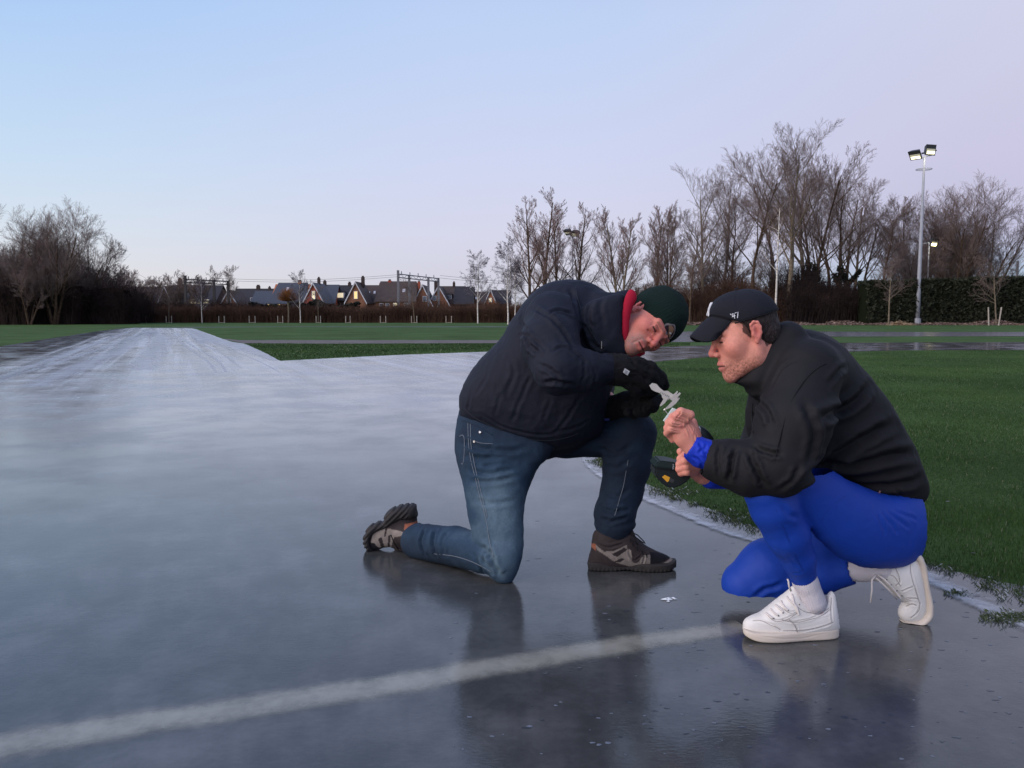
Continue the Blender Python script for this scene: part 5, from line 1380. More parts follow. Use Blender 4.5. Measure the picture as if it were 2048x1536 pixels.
# --- beanie
def beanie():
    f = Field((-.115, -.145, -.05), (.115, .135, .165), 0.003)
    f.ell((0, -.018, .042), (.090, .109, .080), .01); f.ell((0, -.030, .085), (.070, .085, .060), .04)
    f.ell((0, -.015, .035), (.0745, .096, .082), .004, 'sub')
    f.plane((0, .085, .022), (0, .36, -1.0)); 
    f.plane((0, -.10, -.045), (0, .0, -1.0))
    def post(V, N, Q):
        a = np.arctan2(V[:, 0], V[:, 1] + .02); V += N * (0.0005 * np.sin(a * 60))[:, None]
        folds(V, N, .0022, 18, 6, (1, 1, .8)); return V
    V, Q = f.mesh(1); Q = outward(V, Q); N = normals(V, Q); V = post(V, N, Q)
    o = mesh_obj('beanie', to_world(V, H1, O1, S1), Q, M_KNIT, man1, smooth=True)
    Vw = to_world(V, H1, O1, S1); Nw = normals(Vw, Q)
    # crest patch on the front
    def patch(pts, off, m, name, par):
        P = catmull([(x, y) for x, y in pts], 3); ids = [pick(Vw, x, y, 3) for x, y in P]
        vs = np.array([W(x, y, Vw[i, 1]) for (x, y), i in zip(P, ids)]) + np.array([Nw[i] for i in ids]) * off
        for _ in range(2): vs[:, 1] = (vs[:, 1] * 2 + np.roll(vs[:, 1], 1) + np.roll(vs[:, 1], -1)) / 4
        cx, cy = P.mean(0); ic = pick(Vw, cx, cy, 3); cen = W(cx, cy, Vw[ic, 1]) + Nw[ic] * off; n = len(vs)
        return mesh_obj(name, np.vstack([vs, cen]), [(i, (i + 1) % n, n) for i in range(n)], m, par)
    sh = [(1328.5, 650), (1334, 646.5), (1341, 647.5), (1348, 648.5), (1350, 656), (1349, 663), (1346, 670), (1341, 676), (1332, 680), (1332, 672), (1326, 667), (1324, 661)]
    b = patch(sh, .0030, M_PATCHG, 'crest', o); c0 = np.mean(sh, axis=0)
    patch([tuple(c0 + (np.array(p) - c0) * .80) for p in sh], .0042, M_PATCHD, 'crest_field', b)
    patch([(1337, 650), (1345, 653), (1346, 660), (1341, 668), (1338, 674), (1336, 665), (1337, 658)], .0054, M_PATCHB, 'crest_figure', b)
    patch([(1329, 662), (1333, 661), (1334, 667), (1330, 669)], .0054, M_PATCHG, 'crest_mark', b)
    patch([(1338, 663), (1342, 664), (1341, 667), (1338, 666)], .0064, M_PATCHW, 'crest_mark', b)
M_PATCHW = mat('crest_white', srgb(190, 184, 180), rough=.8); M_PATCHG = mat('crest_grey', srgb(128, 122, 124), rough=.8); M_PATCHD = mat('crest_maroon', srgb(46, 32, 40), rough=.8); M_PATCHB = mat('crest_tan', srgb(132, 104, 84), rough=.8)
beanie()

# --- jeans
def jeans():
    pel = P3([(926, 815, 2.93), (915, 845, 2.92), (911, 875, 2.92), (912, 905, 2.91), (919, 935, 2.90), (928, 968, 2.89), (935, 1002, 2.88), (942, 1040, 2.86), (948, 1085, 2.79), (955, 1120, 2.76),
              (975, 1150, 2.73), (1000, 1169, 2.72), (1018, 1169, 2.72), (1031, 1155, 2.73), (1042, 1122, 2.75), (1046, 1085, 2.78), (1047, 1035, 2.81), (1052, 995, 2.85), (1062, 962, 2.87), (1076, 932, 2.88), (1100, 908, 2.9),
              (1110, 870, 2.92), (1080, 840, 2.93), (1000, 815, 2.94)], 2.9)
    shin = ch([(1002, 1108, 2.76, .066), (965, 1106, 2.81, .070), (910, 1092, 2.91, .070), (835, 1083, 3.03, .066)])
    th = ch([(1010, 850, 3.10, .105), (1130, 868, 3.06, .085), (1262, 872, 2.99, .084), (1268, 865, 2.97, .078)])
    sh2 = ch([(1262, 868, 2.98, .084), (1254, 930, 2.96, .086), (1244, 985, 2.945, .077), (1230, 1025, 2.91, .072), (1228, 1048, 2.89, .069)])
    lo, hi = bounds([W(800, 800, 3.05), W(1330, 1175, 2.8)], .04); lo[0] -= .1; lo[1] = 2.58; hi[1] = 3.3
    f = Field(lo, hi, 0.0055)
    f.puff(pel, .01, sy=.95, hmax=.15)
    f.ell(W(985, 860, 3.04), (.12, .15, .13), .05)
    f.chain(shin, .012); f.chain(th, .03); f.chain(sh2, .02)
    # bunched cuffs
    for px, py, Y, R in ((868, 1088, 3.01, .070), (850, 1085, 3.035, .073), (832, 1082, 3.06, .070)):
        f.ell(W(px, py, Y), (.022, .058, R), .012, R=Matrix.Rotation(math.radians(12), 3, 'Y'))
    for px, py, Y, R in ((1229, 1030, 2.905, .076), (1230, 1049, 2.89, .074)):
        f.ell(W(px, py, Y), (R, .068, .018), .010)
    # cut the leg ends square
    f.rc(W(790, 1072, 3.10), W(815, 1078, 3.075), .06, .052, .006, 'sub')
    def post(V, N, Q):
        folds(V, N, .0026, 9, 11, (1, 1, .7)); folds(V, N, .0012, 26, 12); N[:] = normals(V, Q)
        CR = [([(918, 880), (960, 893), (1010, 898), (1055, 893)], .007, .009), ([(922, 908), (965, 915), (1020, 912)], .006, .008), ([(930, 935), (975, 945), (1030, 935)], .006, .008),
              ([(935, 962), (985, 962), (1045, 950)], .005, .008), ([(945, 1000), (990, 1005), (1040, 1000)], .003, .008),
              ([(952, 1090), (975, 1105), (985, 1135), (1000, 1155)], .010, .009), ([(958, 1110), (968, 1130), (985, 1150)], .007, .007), ([(940, 1100), (955, 1130), (965, 1150)], .006, .007),
              ([(870, 1055), (862, 1080), (868, 1115)], .010, .007), ([(848, 1052), (838, 1085), (848, 1115)], .009, .006), ([(895, 1060), (880, 1080), (886, 1112)], .006, .007),
              ([(1110, 880), (1160, 872), (1240, 870)], .006, .010), ([(1195, 900), (1225, 905), (1260, 890)], .008, .009), ([(1200, 925), (1230, 935), (1270, 915)], .005, .008),
              ([(1195, 1010), (1225, 1022), (1262, 1015)], .007, .007), ([(1193, 1035), (1225, 1040), (1262, 1032)], .007, .006), ([(1205, 980), (1230, 990), (1262, 975)], .004, .008)]
        for p, a, w in CR: crease(V, N, p, a, w)
        V[:, 2] = np.maximum(V[:, 2], 0.0055)
        return V
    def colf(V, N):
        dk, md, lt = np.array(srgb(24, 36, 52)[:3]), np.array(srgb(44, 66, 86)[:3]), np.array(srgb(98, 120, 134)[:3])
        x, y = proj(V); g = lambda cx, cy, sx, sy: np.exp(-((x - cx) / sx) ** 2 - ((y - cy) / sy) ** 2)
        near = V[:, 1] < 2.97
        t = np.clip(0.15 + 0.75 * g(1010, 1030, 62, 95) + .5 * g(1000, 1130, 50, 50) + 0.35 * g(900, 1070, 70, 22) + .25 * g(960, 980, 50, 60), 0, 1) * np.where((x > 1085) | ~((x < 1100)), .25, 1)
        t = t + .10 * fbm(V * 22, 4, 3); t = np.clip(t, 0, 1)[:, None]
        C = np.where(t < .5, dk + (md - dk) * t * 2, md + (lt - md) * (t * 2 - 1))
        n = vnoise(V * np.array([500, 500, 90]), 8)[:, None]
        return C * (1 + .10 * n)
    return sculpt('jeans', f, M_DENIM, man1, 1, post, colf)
je, DV, DN = jeans()
tubes('seam', DV, DN, [[(933, 835), (934, 880), (942, 930), (955, 985), (970, 1040), (980, 1090), (984, 1120)], [(938, 837), (939, 880), (947, 930), (960, 985), (974, 1040)],
                       [(858, 1108), (900, 1112), (950, 1128), (985, 1148)], [(1258, 912), (1250, 960), (1238, 1000), (1228, 1040)], [(943, 880), (960, 884), (990, 884)]], .0009, M_THREAD, je)
tubes('back_pocket', DV, DN, [[(914, 872), (924, 868), (925, 900), (922, 928), (918, 925)]], .0010, M_THREAD, je)
tubes('waistband', DV, DN, [[(920, 838), (932, 841), (955, 850), (990, 870)]], .0022, M_THREADD, je)
for x, y in ((955, 858), (943, 880)):
    i = pick(DV, x, y); R = Vector(DN[i]).to_track_quat('Z', 'Y').to_matrix().to_4x4(); p = DV[i]
    bm_ = MB(); bm_.tube([p, p + DN[i] * .004], [.0052, .0042], 10); bm_.build('rivet', M_METAL, je)

# --- beanie-side hands: thick gloves
def glove(name, palm, fingers, thumb, cuff, extra, lo_hi, knit):
    f = Field(lo_hi[0], lo_hi[1], .0034)
    f.chain(ch(cuff), .012); f.chain(ch(palm), .02)
    for g_ in fingers: f.chain(ch(g_), .007)
    f.chain(ch(thumb), .008)
    def post(V, N, Q):
        folds(V, N, .0016, 40, 21); folds(V, N, .0009, 90, 22)
        for p, a, w in extra: crease(V, N, p, a, w)
        return V
    return sculpt(name, f, M_GLOVE, man1, 1, post)
Yn = 2.66
gl1, GV, GN = glove('glove', [(1212, 738, 2.65, .046), (1240, 740, 2.65, .049), (1272, 746, 2.66, .043)],
    [[(1272, 724, 2.64, .020), (1300, 735, 2.66, .021), (1322, 755, 2.69, .019), (1329, 772, 2.71, .0165)],
     [(1270, 738, 2.63, .020), (1300, 750, 2.65, .020), (1316, 766, 2.68, .018), (1318, 776, 2.71, .016)],
     [(1266, 755, 2.63, .019), (1290, 766, 2.645, .019), (1300, 775, 2.67, .017), (1290, 782, 2.70, .016)],
     [(1255, 768, 2.64, .018), (1272, 778, 2.65, .018), (1278, 784, 2.67, .016), (1268, 785, 2.70, .015)]],
    [(1262, 762, 2.69, .020), (1284, 776, 2.71, .019), (1300, 782, 2.715, .016)], [(1196, 738, 2.64, .050), (1218, 738, 2.65, .046)],
    [([(1226, 705), (1222, 740), (1228, 775)], .004, .006), ([(1262, 715), (1285, 742), (1300, 752)], .003, .004), ([(1250, 735), (1280, 752), (1300, 764)], .003, .004), ([(1245, 700), (1262, 712), (1270, 728)], .003, .005)],
    bounds([W(1185, 690, 2.64), W(1340, 800, 2.72)], .05), 0)
gl2, GV2, GN2 = glove('glove', [(1222, 815, 2.96, .040), (1255, 808, 2.94, .044), (1280, 802, 2.92, .040)],
    [[(1282, 790, 2.90, .020), (1306, 792, 2.86, .0195), (1316, 800, 2.83, .018), (1306, 808, 2.80, .016)],
     [(1280, 800, 2.88, .019), (1300, 806, 2.85, .019), (1308, 815, 2.83, .017), (1294, 818, 2.81, .016)],
     [(1268, 808, 2.88, .019), (1285, 818, 2.85, .019), (1290, 825, 2.83, .017), (1276, 824, 2.82, .016)],
     [(1252, 812, 2.88, .018), (1266, 824, 2.86, .018), (1268, 829, 2.85, .016), (1256, 826, 2.83, .015)]],
    [(1268, 792, 2.90, .020), (1294, 784, 2.83, .018), (1308, 782, 2.77, .016), (1312, 780, 2.74, .0145)], [(1205, 818, 2.98, .043), (1222, 816, 2.96, .040)],
    [([(1235, 785), (1228, 815), (1236, 838)], .004, .006), ([(1275, 785), (1270, 805), (1278, 830)], .003, .005), ([(1300, 796), (1292, 812), (1296, 828)], .003, .004)],
    bounds([W(1185, 760, 3.0), W(1330, 850, 2.75)], .05), 0)
# white tag on the near glove
i = pick(GV, 1256, 740); p, n_ = GV[i], GN[i]; q = Vector(n_).to_track_quat('Z', 'Y').to_matrix()
a_, b_2 = np.array(W(1264, 742, 2.6) - W(1256, 738, 2.6)), np.array(W(1252, 744, 2.6) - W(1257, 734, 2.6)); a_ -= n_ * (a_ @ n_); b_2 -= n_ * (b_2 @ n_)
a_ = a_ / np.linalg.norm(a_) * .0105; b_2 = b_2 / np.linalg.norm(b_2) * .0085
tg = MB().prism([p + n_ * .002 + s * a_ + t * b_2 for s, t in ((-.9, -1), (1.0, -1), (.7, 1), (-1, .8))], n_ * .0012).build('glove_tag', mat('tag_white', srgb(196, 196, 192), rough=.7), gl1)
mm = MB()
for t in (-.35, .1, .5): mm.prism([p + n_ * .0033 + a_ * s + b_2 * (t + d) for s, d in ((-.5, 0), (.5, 0), (.5, .18), (-.5, .18))], n_ * .0003)
mm.build('tag_lettering', mat('tag_ink', srgb(70, 70, 72), rough=.7), tg)
# wrist watch of the far arm, glinting under the cuff
ww = MB().tube([W(1198, 812, 2.93) + .0 * p, W(1200, 838, 2.93)], .0045, 8); wt = ww.build('wrist_watch', mat('watch_glass', srgb(40, 52, 70), rough=.15, spec=.8), man1, smooth=True)
MB().box((-.014, -.002, -.004), (.014, .002, .004), Matrix.Translation(W(1211, 839, 2.92))).build('watch_strap', mat('strap_blue', srgb(38, 46, 110), rough=.5), man1)

# --- boots
TA, DB, BL, OR = (np.array(srgb(*c)[:3]) for c in ((136, 126, 118), (58, 50, 50), (26, 26, 32), (150, 92, 70)))
def paint(V, base, patches, Yr):
    C = np.tile(base, (len(V), 1)).astype(float)
    for poly, c in patches: C[in_poly_px(V, poly, Yr) < 0] = c
    return C
def boot_front():
    root = empty('boot', tuple(W(1260, 1140, 2.97) * (1, 1, 0))); root.parent = man1; root.matrix_parent_inverse = world_mat(man1).inverted()
    Yb = Yg(1146) + .035
    up = P3([(1184, 1082), (1188, 1064), (1198, 1058), (1216, 1054), (1245, 1052), (1264, 1058), (1272, 1074), (1290, 1090), (1310, 1101), (1332, 1110), (1347, 1120), (1350, 1130), (1335, 1138), (1260, 1137), (1182, 1134), (1177, 1118), (1182, 1100)], Yb)
    lo, hi = bounds(up, .03); lo[1] = Yb - .1; hi[1] = Yb + .1; f = Field(lo, hi, .003); f.puff(up, .005, sy=.92, hmax=.052)
    f.chain(ch([(1222, 1066, Yb, .044), (1224, 1058, Yb + .005, .040)]), .01)
    def post(V, N, Q):
        for pl, a, w in (([(1190, 1085), (1215, 1095), (1250, 1085)], .003, .004), ([(1256, 1092), (1262, 1115), (1272, 1120), (1290, 1104)], .0025, .003), ([(1285, 1130), (1292, 1105)], .003, .003), ([(1192, 1092), (1225, 1110), (1232, 1118)], .002, .003)): crease(V, N, pl, a, w)
        return V
    pats = [([(1186, 1082), (1205, 1096), (1225, 1095), (1250, 1083), (1252, 1092), (1259, 1093), (1261, 1117), (1270, 1120), (1284, 1104), (1297, 1104), (1297, 1125), (1312, 1127), (1341, 1114), (1345, 1118), (1315, 1130), (1260, 1128), (1228, 1118), (1210, 1105), (1192, 1094)], TA),
            ([(1221, 1101), (1246, 1088), (1252, 1092), (1232, 1106), (1224, 1104)], DB * .7), ([(1222, 1118), (1240, 1109), (1247, 1111), (1237, 1118)], DB * .8),
            ([(1297, 1100), (1310, 1102), (1342, 1112), (1312, 1124), (1297, 1123)], BL), ([(1180, 1086), (1190, 1083), (1190, 1096), (1181, 1092)], OR)]
    o, V, N = sculpt('upper', f, M_BOOT, root, 1, post, lambda V, N: paint(V, DB, pats, Yb))
    xh, xt = W(1175, 1140, Yb)[0], W(1352, 1140, Yb)[0]; L_ = xt - xh
    foot = [(xh + L_ * t, Yb + sgn * w) for t, w, sgn in ((0.0, .012, -1), (.04, .030, -1), (.2, .036, -1), (.45, .034, -1), (.7, .047, -1), (.88, .043, -1), (.98, .020, -1), (1.0, .0, 1), (.98, .022, 1), (.86, .042, 1), (.68, .046, 1), (.42, .032, 1), (.18, .035, 1), (.03, .028, 1))]
    f = Field((xh - .03, Yb - .09, -.02), (xt + .03, Yb + .09, .09), .003)
    def prof(x): t = (x - xh) / L_; return .005 + .010 * np.clip((t - .82) / .18, 0, 1) ** 2 + .005 * np.exp(-((t - .42) / .09) ** 2), .034 + .010 * np.clip(.25 - t, 0, 1) + .008 * np.clip((t - .9) / .1, 0, 1)
    f.slab(foot, prof)
    def lug(V, N, Q):
        m = V[:, 2] < .016; V[m] += N[m] * (.0010 * np.sign(np.sin(V[m, 0] * 420)))[:, None]; V[:, 2] = np.maximum(V[:, 2], .0052); return V
    sculpt('sole', f, M_RUBBER, root, 1, lug)
    mb = MB()
    for k in range(5):
        x, y = 1262 + k * 8.5, 1078 + k * 6.5; i = pick(V, x, y); p = V[i] + (0, -.004, .002); mb.tube([p + (0, -.012, -.004), p + (0, 0, .001), p + (.008, .02, .004)], .0022, 5)
    mb.tube([*[W(x, y, Yb - .035) for x, y in ((1262, 1064), (1275, 1070), (1288, 1083), (1291, 1087), (1284, 1084), (1271, 1074), (1262, 1066))]], .0022, 6)
    mb.tube([W(1262, 1066, Yb - .03), W(1268, 1080, Yb - .05), W(1276, 1090, Yb - .05)], .0022, 6)
    mb.build('laces', M_LACE, root, smooth=True)
boot_front()
def boot_rear():
    root = empty('boot', tuple(W(780, 1060, 3.1))); root.parent = man1; root.matrix_parent_inverse = world_mat(man1).inverted()
    Yb = 3.12
    up = P3([(834, 1040), (828, 1018), (800, 1020), (782, 1030), (772, 1045), (752, 1055), (738, 1068), (735, 1088), (742, 1099), (756, 1099), (770, 1094), (786, 1094), (802, 1108), (824, 1112), (838, 1090), (836, 1060)], Yb)
    lo, hi = bounds(up, .04); lo[1] = 3.0; hi[1] = 3.24; f = Field(lo, hi, .003); f.puff(up, .005, sy=1.0, hmax=.052)
    f.chain(ch([(812, 1068, Yb - .02, .048), (840, 1078, 3.06, .046)]), .015); f.rc(W(800, 1100, Yb), W(812, 1112, Yb), .020, .018, .01)
    pats = [([(752, 1056), (776, 1052), (812, 1055), (808, 1062), (792, 1068), (784, 1092), (770, 1092), (752, 1090), (744, 1080), (748, 1065)], TA),
            ([(759, 1071), (767, 1070), (772, 1090), (765, 1091)], DB * .7), ([(773, 1050), (778, 1052), (774, 1068), (772, 1068)], DB * .8), ([(780, 1065), (785, 1064), (782, 1090), (778, 1090)], DB * .8),
            ([(741, 1081), (752, 1082), (760, 1092), (750, 1100), (742, 1096)], BL), ([(796, 1096), (826, 1098), (824, 1122), (796, 1122)], BL), ([(812, 1042), (836, 1040), (836, 1050), (812, 1051)], OR)]
    o, V, N = sculpt('upper', f, M_BOOT, root, 1, None, lambda V, N: paint(V, DB, pats, Yb))
    so = P3([(831, 1009), (810, 1010), (792, 1014), (778, 1022), (770, 1032), (768, 1042), (750, 1046), (736, 1056), (729, 1070), (728, 1084), (734, 1098), (744, 1104), (750, 1100), (744, 1090), (744, 1074), (754, 1062), (775, 1055), (788, 1046), (806, 1036), (834, 1034), (833, 1020)], Yb)
    lo, hi = bounds(so, .02); lo[1] = 3.0; hi[1] = 3.25; f = Field(lo, hi, .003); f.puff(so, .004, sy=2.8, hmax=.056)
    def lug(V, N, Q):
        a = (V[:, 0] - V[:, 2]) * 300; m = (N[:, 0] - N[:, 2] * .0 < 0.1); V[m] += N[m] * (.0022 * np.sign(np.sin(a[m])))[:, None]; V[:, 2] = np.maximum(V[:, 2], .0052); return V
    sculpt('sole', f, M_RUBBER, root, 1, lug)
    mb = MB(); mb.tube([W(796, 1108, 3.1), W(780, 1110, 3.09), W(768, 1112, 3.08)], .0025, 6); mb.tube([W(796, 1098, 3.08), W(788, 1085, 3.06), W(782, 1070, 3.06)], .0022, 6); mb.build('laces', M_LACE, root, smooth=True)
boot_rear()
# ------------------------------------------------------------------ squatting man
man2 = empty('person', tuple(W(1640, 1270, Yg(1280)) * np.array([1, 1, 0])))
tag(man2, 'man in a black puffer jacket, blue tights and black cap crouching on one knee', 'person')
M_BLACK = fabric('black_puffer', srgb(24, 23, 26), 0.75, 0.15, 300, 0.06, spec=0.3, wrinkle=(6, .30, .02))
M_BLACKC = fabric('collar_black', srgb(19, 20, 23), 0.85, 0.3, 500)
M_CAP = fabric('cap_cotton', srgb(25, 26, 34), 0.85, 0.3, 700)
M_BLUE = fabric('blue_lycra', srgb(13, 60, 160), 0.62, 0.12, 900, 0.04, spec=0.35)
M_BLUEC = fabric('blue_cuff', srgb(18, 52, 180), 0.62, 0.2, 600, 0.05)
M_SOCK = fabric('white_sock', srgb(204, 198, 202), 0.95, 0.3, 500, 0.05)
M_WLEA = mat('white_leather', srgb(222, 218, 212), rough=0.5, spec=0.4, var=0.04, vscale=20, bump=0.06, bscale=160)
M_WSOLE = mat('cream_sole', srgb(206, 194, 180), rough=0.6, var=0.06, vscale=14)
M_SEAMW = mat('grey_seam', srgb(160, 152, 148), rough=0.7)
M_HAIR = mat('brown_hair', srgb(44, 32, 30), rough=0.6, spec=0.4, var=0.4, vscale=220, bump=1.0, bscale=260, stretch=(1, 1, .25))
def jacket2():
    torso = P3([(1505, 770), (1520, 720), (1545, 690), (1575, 668), (1605, 664), (1640, 678), (1680, 700), (1718, 734), (1746, 768), (1775, 806), (1799, 850), (1821, 890), (1839, 930), (1852, 963), (1854, 984),
                (1845, 1003), (1820, 1011), (1790, 1010), (1757, 1002), (1725, 983), (1690, 962), (1650, 945), (1600, 940), (1550, 930), (1515, 905), (1499, 870), (1494, 835), (1500, 800)], 2.42)
    lo, hi = bounds(torso, .07); lo[1] = 2.0; hi[1] = 2.80; lo[0] -= .12
    f = Field(lo, hi, 0.0048)
    f.puff(torso, .01, sy=1.05, hmax=.21)
    f.ell(W(1610, 735, 2.44), (.11, .20, .11), .04)
    f.chain(ch([(1612, 745, 2.27, .100), (1585, 850, 2.19, .098), (1556, 925, 2.165, .088)]), .030)
    f.chain(ch([(1556, 930, 2.165, .088), (1500, 935, 2.18, .078), (1455, 925, 2.20, .064), (1430, 920, 2.21, .056)]), .016)
    f.chain(ch([(1560, 760, 2.60, .08), (1530, 880, 2.60, .07), (1490, 930, 2.52, .055), (1448, 945, 2.44, .044)]), .02)
    # collar
    f.puff(P3([(1463, 763), (1478, 750), (1492, 722), (1520, 686), (1551, 652), (1580, 642), (1606, 662), (1610, 700), (1560, 760), (1530, 800), (1502, 792), (1490, 775)], 2.335), .014, sy=2.0, hmax=.096)
    f.rc(W(1385, 908, 2.22), W(1412, 915, 2.215), .048, .043, .006, 'sub')
    def post(V, N, Q):
        folds(V, N, .0020, 4, 31, ridged=False); folds(V, N, .0008, 22, 32); N[:] = normals(V, Q)
        CR = [([(1590, 985), (1640, 935), (1690, 900), (1745, 868), (1796, 846)], .014, .014), ([(1745, 765), (1715, 800), (1680, 820), (1640, 838)], .012, .012),
              ([(1630, 930), (1700, 935), (1770, 915), (1835, 905)], .013, .014), ([(1690, 965), (1740, 975), (1800, 972), (1850, 955)], .009, .012),
              ([(1540, 770), (1560, 735), (1590, 715)], .004, .007),
              ([(1508, 888), (1535, 903), (1560, 905)], .009, .008), ([(1470, 895), (1460, 925), (1455, 965)], .012, .008),
              ([(1495, 900), (1512, 940), (1528, 975)], .012, .009), ([(1440, 885), (1432, 915), (1436, 955)], .006, .007), ([(1608, 800), (1630, 860), (1620, 930)], .010, .014),
              ([(1700, 730), (1680, 745), (1660, 770)], .006, .010), ([(1555, 985), (1585, 960), (1600, 930)], .007, .009),
              ([(1510, 800), (1530, 820), (1540, 850)], .009, .010), ([(1800, 1005), (1800, 990), (1790, 975)], .004, .006)]
        for j, (p, a, w) in enumerate(CR): crease(V, N, p, a * (1.05 if j < 4 else .75), w * (.95 if j < 4 else .75), n=7, ridge=.9)
        return V
    def colf(V, N): return None
    return sculpt('jacket', f, M_BLACK, man2, 1, post)
jk2, KV, KN = jacket2()
tubes('seam', KV, KN, [[(1548, 930), (1560, 860), (1585, 790), (1622, 740), (1660, 722)][::-1]], .0016, M_BLACKC, jk2)
tubes('zip', KV, KN, [[(1503, 800), (1500, 835), (1504, 868)]], .0022, M_BLACKC, jk2)
tubes('hem', KV, KN, [[(1700, 968), (1750, 992), (1790, 1002), (1830, 998), (1848, 985)]], .0022, M_BLACKC, jk2)
i = pick(KV, 1752, 990); MB().box((-.002, -.001, -.007), (.002, .002, .007), Matrix.Translation(KV[i] + KN[i] * .002) @ Matrix.Rotation(.3, 4, 'Y')).build('hem_tag', mat('tag_red', srgb(150, 110, 112), rough=.7), jk2)

H2 = frame((-.27, .03, .96), (-.95, -.01, -.29)); O2 = W(1500, 661, 2.335); S2 = 1.10
def hand_near():
    """left hand closed round a white card, back of the hand to the camera"""
    lo, hi = bounds([W(1320, 800, 2.15), W(1430, 925, 2.3)], .03); f = Field(lo, hi, .0019)
    f.chain(ch([(1410, 906, 2.225, .029), (1388, 893, 2.225, .0285)]), .01, sq=.85)
    f.chain(ch([(1388, 893, 2.225, .029), (1372, 872, 2.225, .033), (1362, 850, 2.225, .034)]), .012, sq=.6)
    f.ell(W(1376, 872, 2.235), (.028, .024, .040), .015, R=Matrix.Rotation(math.radians(-28), 3, 'Y'))
    # knuckle row (index nearest the top right, little finger lower left), fingers bent away and to the left
    K = [((1380, 830), (1362, 824), (1346, 834)), ((1371, 838), (1352, 832), (1338, 845)), ((1363, 848), (1345, 845), (1335, 856)), ((1356, 860), (1342, 858), (1334, 866))]
    rr = (.0125, .0125, .0118, .0105)
    for j, (k0, k1, k2) in enumerate(K):
        y = 2.205 + .012 * j * .3; r = rr[j]
        f.chain([tuple(W(*k0, y)) + (r * 1.08,), tuple(W(*k1, y - .004)) + (r,), tuple(W(*k2, y + .018)) + (r * .92,), tuple(W(k2[0] + 9, k2[1] + 4, y + .036)) + (r * .82,)], .0035)
    f.chain(ch([(1392, 872, 2.250, .016), (1384, 846, 2.268, .014), (1366, 832, 2.275, .012), (1352, 830, 2.272, .0108)]), .006)
    f.rc(W(1338, 868, 2.24), W(1345, 880, 2.245), .010, .009, .008)
    def post(V, N, Q):
        for a, b in (((1376, 836), (1386, 868)), ((1367, 846), (1378, 876)), ((1388, 850), (1394, 890)), ((1398, 868), (1402, 895))): crease(V, N, [a, ((a[0] + b[0]) / 2 + 1, (a[1] + b[1]) / 2), b], -.0016, .0022, ridge=.5)
        for l in ([(1360, 821), (1358, 830), (1352, 838)], [(1345, 846), (1352, 852), (1362, 850)], [(1340, 858), (1348, 862), (1356, 866)], [(1352, 834), (1358, 840), (1368, 842)]): crease(V, N, l, .0022, .0018, ridge=.4)
        return V
    V, Q = f.mesh(1); Q = outward(V, Q); N = normals(V, Q); post(V, N, Q); return V, Q
def hand_far():
    lo, hi = bounds([W(1340, 890, 2.28), W(1440, 985, 2.46)], .02); f = Field(lo, hi, .0021)
    f.chain(ch([(1432, 960, 2.42, .024), (1405, 950, 2.40, .026), (1388, 938, 2.38, .028)]), .01)
    # four fingers wrapped round the grip, seen from the tips' side
    for j, (a, b, c, r) in enumerate((((1392, 914), (1372, 909), (1361, 918), .0125), ((1394, 926), (1370, 922), (1359, 929), .0125), ((1394, 937), (1372, 934), (1358, 938), .012), ((1390, 946), (1374, 944), (1362, 946), .011))):
        f.chain([tuple(W(*a, 2.345)) + (r,), tuple(W(*b, 2.322)) + (r,), tuple(W(*c, 2.34)) + (r * .92,), tuple(W(c[0] + 2, c[1] + 1, 2.365)) + (r * .85,)], .003)
    f.chain(ch([(1388, 925, 2.385, .014), (1368, 912, 2.375, .0125), (1361, 903, 2.36, .0115)]), .006)
    V, Q = f.mesh(1); return V, outward(V, Q)
def skin_cols(V, seed):
    n1 = fbm(V * 40, seed, 3)[:, None]; C = np.array(srgb(222, 148, 128)[:3]) * (1 + .08 * n1 + .04 * vnoise(V * 300, seed + 1)[:, None])
    m = np.clip(vnoise(V * 70, seed + 2), 0, 1)[:, None] * .5; return C * (1 - m) + np.array(srgb(212, 112, 108)[:3]) * m
f = head_field('young'); V, Q = f.mesh(1); Q = outward(V, Q); C = head_colours(V, 'young')
parts = [(to_world(V, H2, O2, S2), Q, C)]
for hf, sd in ((hand_near, 3), (hand_far, 5)):
    V, Q = hf(); Cc = skin_cols(V, sd); parts.append((V, Q, Cc))
lo, hi = bounds([W(1400, 640, 2.2), W(1870, 1270, 2.6)], .02); lo[1] = 2.1; hi[1] = 2.7; fb = Field(lo, hi, .011)
fb.chain(ch([(1770, 1000, 2.46, .06), (1715, 890, 2.44, .07), (1640, 780, 2.43, .08), (1560, 720, 2.38, .055), (1530, 700, 2.36, .05)]), .04)
fb.chain(ch([(1610, 765, 2.32, .045), (1556, 925, 2.18, .040), (1420, 912, 2.222, .028)]), .02)
fb.chain(ch([(1600, 775, 2.56, .045), (1520, 900, 2.56, .035), (1432, 958, 2.42, .026)]), .02)
fb.chain(ch([(1760, 1050, 2.40, .05), (1540, 990, 2.21, .035), (1612, 1165, 2.25, .026), (1635, 1225, 2.25, .026)]), .02)
fb.chain(ch([(1760, 1050, 2.50, .06), (1500, 1158, 2.50, .030), (1710, 1142, 2.42, .026), (1790, 1150, 2.37, .026)]), .02)
Vb, Qb = fb.mesh(1); parts.append((Vb, outward(Vb, Qb), np.tile(SKIN_A, (len(Vb), 1))))
join_meshes('body', parts, M_SKIN, man2)
